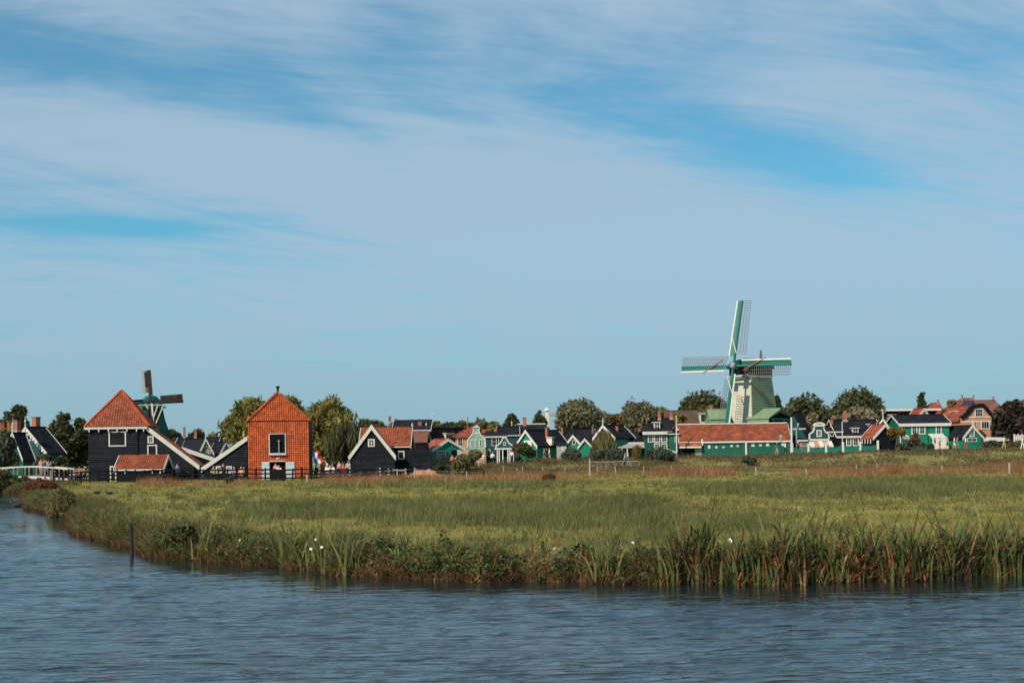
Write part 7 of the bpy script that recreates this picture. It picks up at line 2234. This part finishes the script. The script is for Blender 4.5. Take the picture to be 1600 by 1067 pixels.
def bank():
    rs = np.random.RandomState(17)
    # points along the waterline, evenly spaced by length
    xs = np.linspace(-46, 16, 6000)
    ys = shore(xs)
    ss = np.concatenate([[0], np.cumsum(np.hypot(np.diff(xs), np.diff(ys)))])
    def along(n, px_lo, px_hi):
        s = rs.rand(n) * ss[-1]
        x = np.interp(s, ss, xs); y = np.interp(s, ss, ys)
        px = U0 + F * x / y
        k = (px > px_lo) & (px < px_hi)
        return x[k], y[k]
    def inland(x, y, d):
        e = .4
        s = (np.interp(x + e, SHX, SHY) - np.interp(x - e, SHX, SHY)) / (2 * e)
        l = np.sqrt(1 + s * s)
        return x - d * s / l, y + d / l
    # grass hanging over the bank
    x, y = along(90000, -200, 1800)
    d = rs.rand(len(x)) ** 1.3 * 2.6 - .05
    x, y = inland(x, y, d)
    px = U0 + F * x / y
    patch = vnoise(x, y, 51, .5, .5)
    keep = rs.rand(len(x)) < (.12 + .8 * patch) * np.where((px > 560) & (px < 1040), .4, .8)
    x, y, px = x[keep], y[keep], px[keep]
    h = (.14 + .30 * rs.rand(len(x))) * (.6 + .8 * vnoise(x, y, 53, .6, .6)) * np.where(px < 560, 1.45, 1)
    v, f = blades(np.stack([x, y, T(x, y) - .02], 1), h, .011 + .00022 * y, .3 + .7 * rs.rand(len(x)), rs, segs=3, droop=.35)
    stuff('bank_grass', v, f, 'bankgrass', 'rough brown and green grass on the bank')
    # tufts of taller sedge, uneven, and rusty dead leaves at the foot
    x, y = along(5200, -200, 1800)
    x, y = inland(x, y, rs.rand(len(x)) * 1.9 + .1)
    px = U0 + F * x / y
    keep = rs.rand(len(x)) < np.where(px < 560, .8, .18) * (.15 + 1.2 * vnoise(x, y, 71, .8, .8))
    x, y = x[keep], y[keep]
    q = 26
    tall = (.3 + .55 * rs.rand(len(x))) * (.5 + .8 * vnoise(x, y, 73, .7, .7))
    tx = np.repeat(x, q) + rs.normal(size=len(x) * q) * .08; ty = np.repeat(y, q) + rs.normal(size=len(x) * q) * .08
    v, f = blades(np.stack([tx, ty, T(tx, ty) - .02], 1), np.repeat(tall, q) * (.55 + .6 * rs.rand(len(tx))), .014 + .00022 * ty, .15 + .75 * rs.rand(len(tx)), rs, segs=3, droop=.45)
    stuff('bank_sedge', v, f, 'rush', 'tufts of green sedge along the bank')
    x, y = along(52000, -200, 1800)
    x, y = inland(x, y, rs.rand(len(x)) ** 1.3 * .85 - .10)
    keep = rs.rand(len(x)) < (.1 + .9 * vnoise(x, y, 75, .7, .7))
    x, y = x[keep], y[keep]
    v, f = blades(np.stack([x, y, T(x, y) - .01], 1), .14 + .34 * rs.rand(len(x)), .014 + .0002 * y, .4 + .9 * rs.rand(len(x)), rs, segs=2, droop=.4)
    stuff('dead_grass', v, f, 'rustgrass', 'rusty dead grass at the foot of the bank')
    # leafy herbs on the bank face
    x, y = along(120000, 200, 1800)
    d = rs.rand(len(x)) * 1.5 - .02
    x, y = inland(x, y, d)
    k = vnoise(x, y, 61, 1.1, 1.1)
    px = U0 + F * x / y
    keep = (k > np.where((px > 545) & (px < 1060), .26, .42)) & (rs.rand(len(x)) < np.where(px > 560, 1.0, .6))
    x, y, k = x[keep], y[keep], k[keep]
    z = T(x, y) + rs.rand(len(x)) ** .8 * np.maximum(.08, .12 + .75 * (k - .4))
    v, f = leaf_quads(np.stack([x, y, z], 1), .052, rs, 1.0, 0, .7)
    stuff('bank_herbs', v, f, 'herb', 'small leaved herbs covering the bank')
    # seed stalks
    x, y = along(700, 60, 1800)
    x, y = inland(x, y, rs.rand(len(x)) * 2)
    v, f = blades(np.stack([x, y, T(x, y)], 1), .5 + .5 * rs.rand(len(x)), np.full(len(x), .018), .1 + .3 * rs.rand(len(x)), rs, segs=3, droop=.2)
    stuff('seed_stalks', v, f, 'straw', 'thin dry seed stalks along the bank')

    # reed clumps: each one a plant with a mass of leaves and some broad single leaves
    protos = {}
    def proto(kind, i):
        key = (kind, i)
        if key in protos: return protos[key]
        r = np.random.RandomState(100 + i)
        n = {'tall': 24, 'low': 22, 'light': 20, 'dead': 18}[kind]
        b = np.stack([r.normal(size=n) * .16, r.normal(size=n) * .14, np.full(n, -.08)], 1)
        h = {'tall': 1.72, 'low': 1.1, 'light': 1.3, 'dead': 1.0}[kind] * (.55 + .55 * r.rand(n))
        w = .046 + .054 * r.rand(n)
        v, f = blades(b, h, w, .08 + .42 * r.rand(n) ** 1.6, r, segs=5, droop=.35 * (kind != 'light') + .2)
        mt = {'tall': 'reed', 'low': 'reed', 'light': 'reedpale', 'dead': 'straw'}[kind]
        m1 = mesh_np('leaf_mass', v, f, MT[mt])
        ls = []
        for q in range(3):
            v, f = blades(np.array([[r.normal() * .1, r.normal() * .1, -.06]]), np.array([(1.62 if kind == 'tall' else 1.35 if kind == 'light' else 1.05) * r.uniform(.95, 1.3)]), np.array([.075]), np.array([r.uniform(.05, .5)]), r, segs=6, droop=r.uniform(.0, .7))
            ls.append(mesh_np('leaf', v, f, MT['reedpale' if q == 2 and kind != 'dead' else mt]))
        # broken leaves leaning low
        n = 6
        b = np.stack([r.normal(size=n) * .15, r.normal(size=n) * .12 - .05, np.full(n, -.02)], 1)
        v, f = blades(b, .25 + .3 * r.rand(n), .03 + .02 * r.rand(n), 1.0 + 1.2 * r.rand(n), r, segs=4, droop=.3)
        dm = mesh_np('dead_leaf_mass', v, f, MT['straw'])
        protos[key] = (m1, ls, dm)
        return protos[key]
    cnt = [0]
    def clump(px, d, kind, label, group=None, s=1.0):
        a = ray(px, 800)[0]
        y = 36.0
        for _ in range(12):
            y = float(shore(a * y))
        x = a * y
        x, y = inland(np.array([x]), np.array([y]), np.array([d])); x, y = float(x[0]), float(y[0])
        i = cnt[0]; cnt[0] += 1
        m1, ls, dm = proto(kind, i % 7)
        o = empty('reed_clump', (x, y, max(Tz(x, y), -.05)), R((i * 77) % 360), label, 'reeds', group)
        o.scale = (s, s, s * (.92 + .16 * ((i * 5) % 7) / 6))
        tag(link('leaf_mass', m1, o), kind='stuff')
        for l in ls:
            link('leaf', l, o)
        tag(link('dead_leaf_mass', dm, o), kind='stuff')
    rd = random.Random(31)
    g = 'dark reed clumps along the right bank'
    def bed(px, kind, row):
        part = 'between the tallest reeds and the middle' if px < 1235 else 'from the middle to the crossing leaves' if px < 1425 else 'between the crossing leaves and the pale fan' if px < 1540 else 'right of the pale fan'
        a = {'tall': 'tall dark reeds', 'low': 'low dark reeds'}[kind] + (' at the water' if row == 0 else ' in the back row')
        return f'{a} {part}', f'{a} {part}'
    px = 1042
    while px < 1640:
        kd = 'tall' if rd.random() < .68 else 'low'
        clump(px, rd.uniform(-.02, .25), kd, *bed(px, kd, 0), rd.uniform(.85, 1.12))
        px += rd.uniform(6, 13)
    px = 1050
    while px < 1640:
        kd = 'low' if rd.random() < .55 else 'tall'
        clump(px, rd.uniform(.3, .75), kd, *bed(px, kd, 1), rd.uniform(.8, 1.05))
        px += rd.uniform(9, 18)
    for px, lb in ((1068, 'tallest dark reeds at the left end of the reed bed'), (1428, 'reeds with two crossing tall leaves in the reed bed'), (1545, 'pale green reeds fanning out near the right edge')):
        clump(px, .1, 'light' if px in (1545,) else 'tall', lb, None, 1.12)
    for i, (px, lb) in enumerate(((1090, 'rusty dead reeds left in the reed bed'), (1245, 'rusty dead reeds in the middle of the reed bed'), (1330, 'rusty dead reeds just right of the middle of the reed bed'), (1410, 'rusty dead reeds leaning beside the crossing leaves'), (1500, 'low rusty dead reeds near the right end of the reed bed'), (1296, 'short rusty reeds at the water in the reed bed'), (1465, 'red brown reeds between the crossing leaves and the pale fan'))):
        clump(px, .12, 'dead', lb, None, 1.15)
    for px, lb in ((427, 'light reeds leaning left at the left end of their clump'), (445, 'light green reeds second from the left of their clump'), (462, 'dense light green reeds above the water'), (480, 'light green reeds around the small white flowers'), (497, 'tall light reeds with dark bent tips'), (512, 'light reeds standing in the water'), (528, 'tall light reed with one long leaf bending right'), (540, 'last light reeds before the herb covered bank')):
        clump(px, .15 + (px % 5) * .05, 'light', lb, None, 1.05)
    for px, lb in ((312, 'grey green reeds beside an orange broken leaf on the left bank'), (322, 'upright grey green reeds at the left bank foot'), (240, 'dark bent reeds right of the mooring post'), (252, 'broad bent reeds with dead leaves near the mooring post'), (938, 'thin bent reed alone on the herb covered bank'), (948, 'thin yellowing reed beside the bent one')):
        clump(px, .2, 'low' if px < 300 else 'light', lb, None, .95)
    for px, lb in ((150, 'short olive reeds at the curve of the left bank'), (166, 'short reeds between the curve and the mooring post'), (105, 'reeds at the tip of the bank by the olive bush')):
        clump(px, .4, 'low', lb, None, .9)


meadow()
bank()
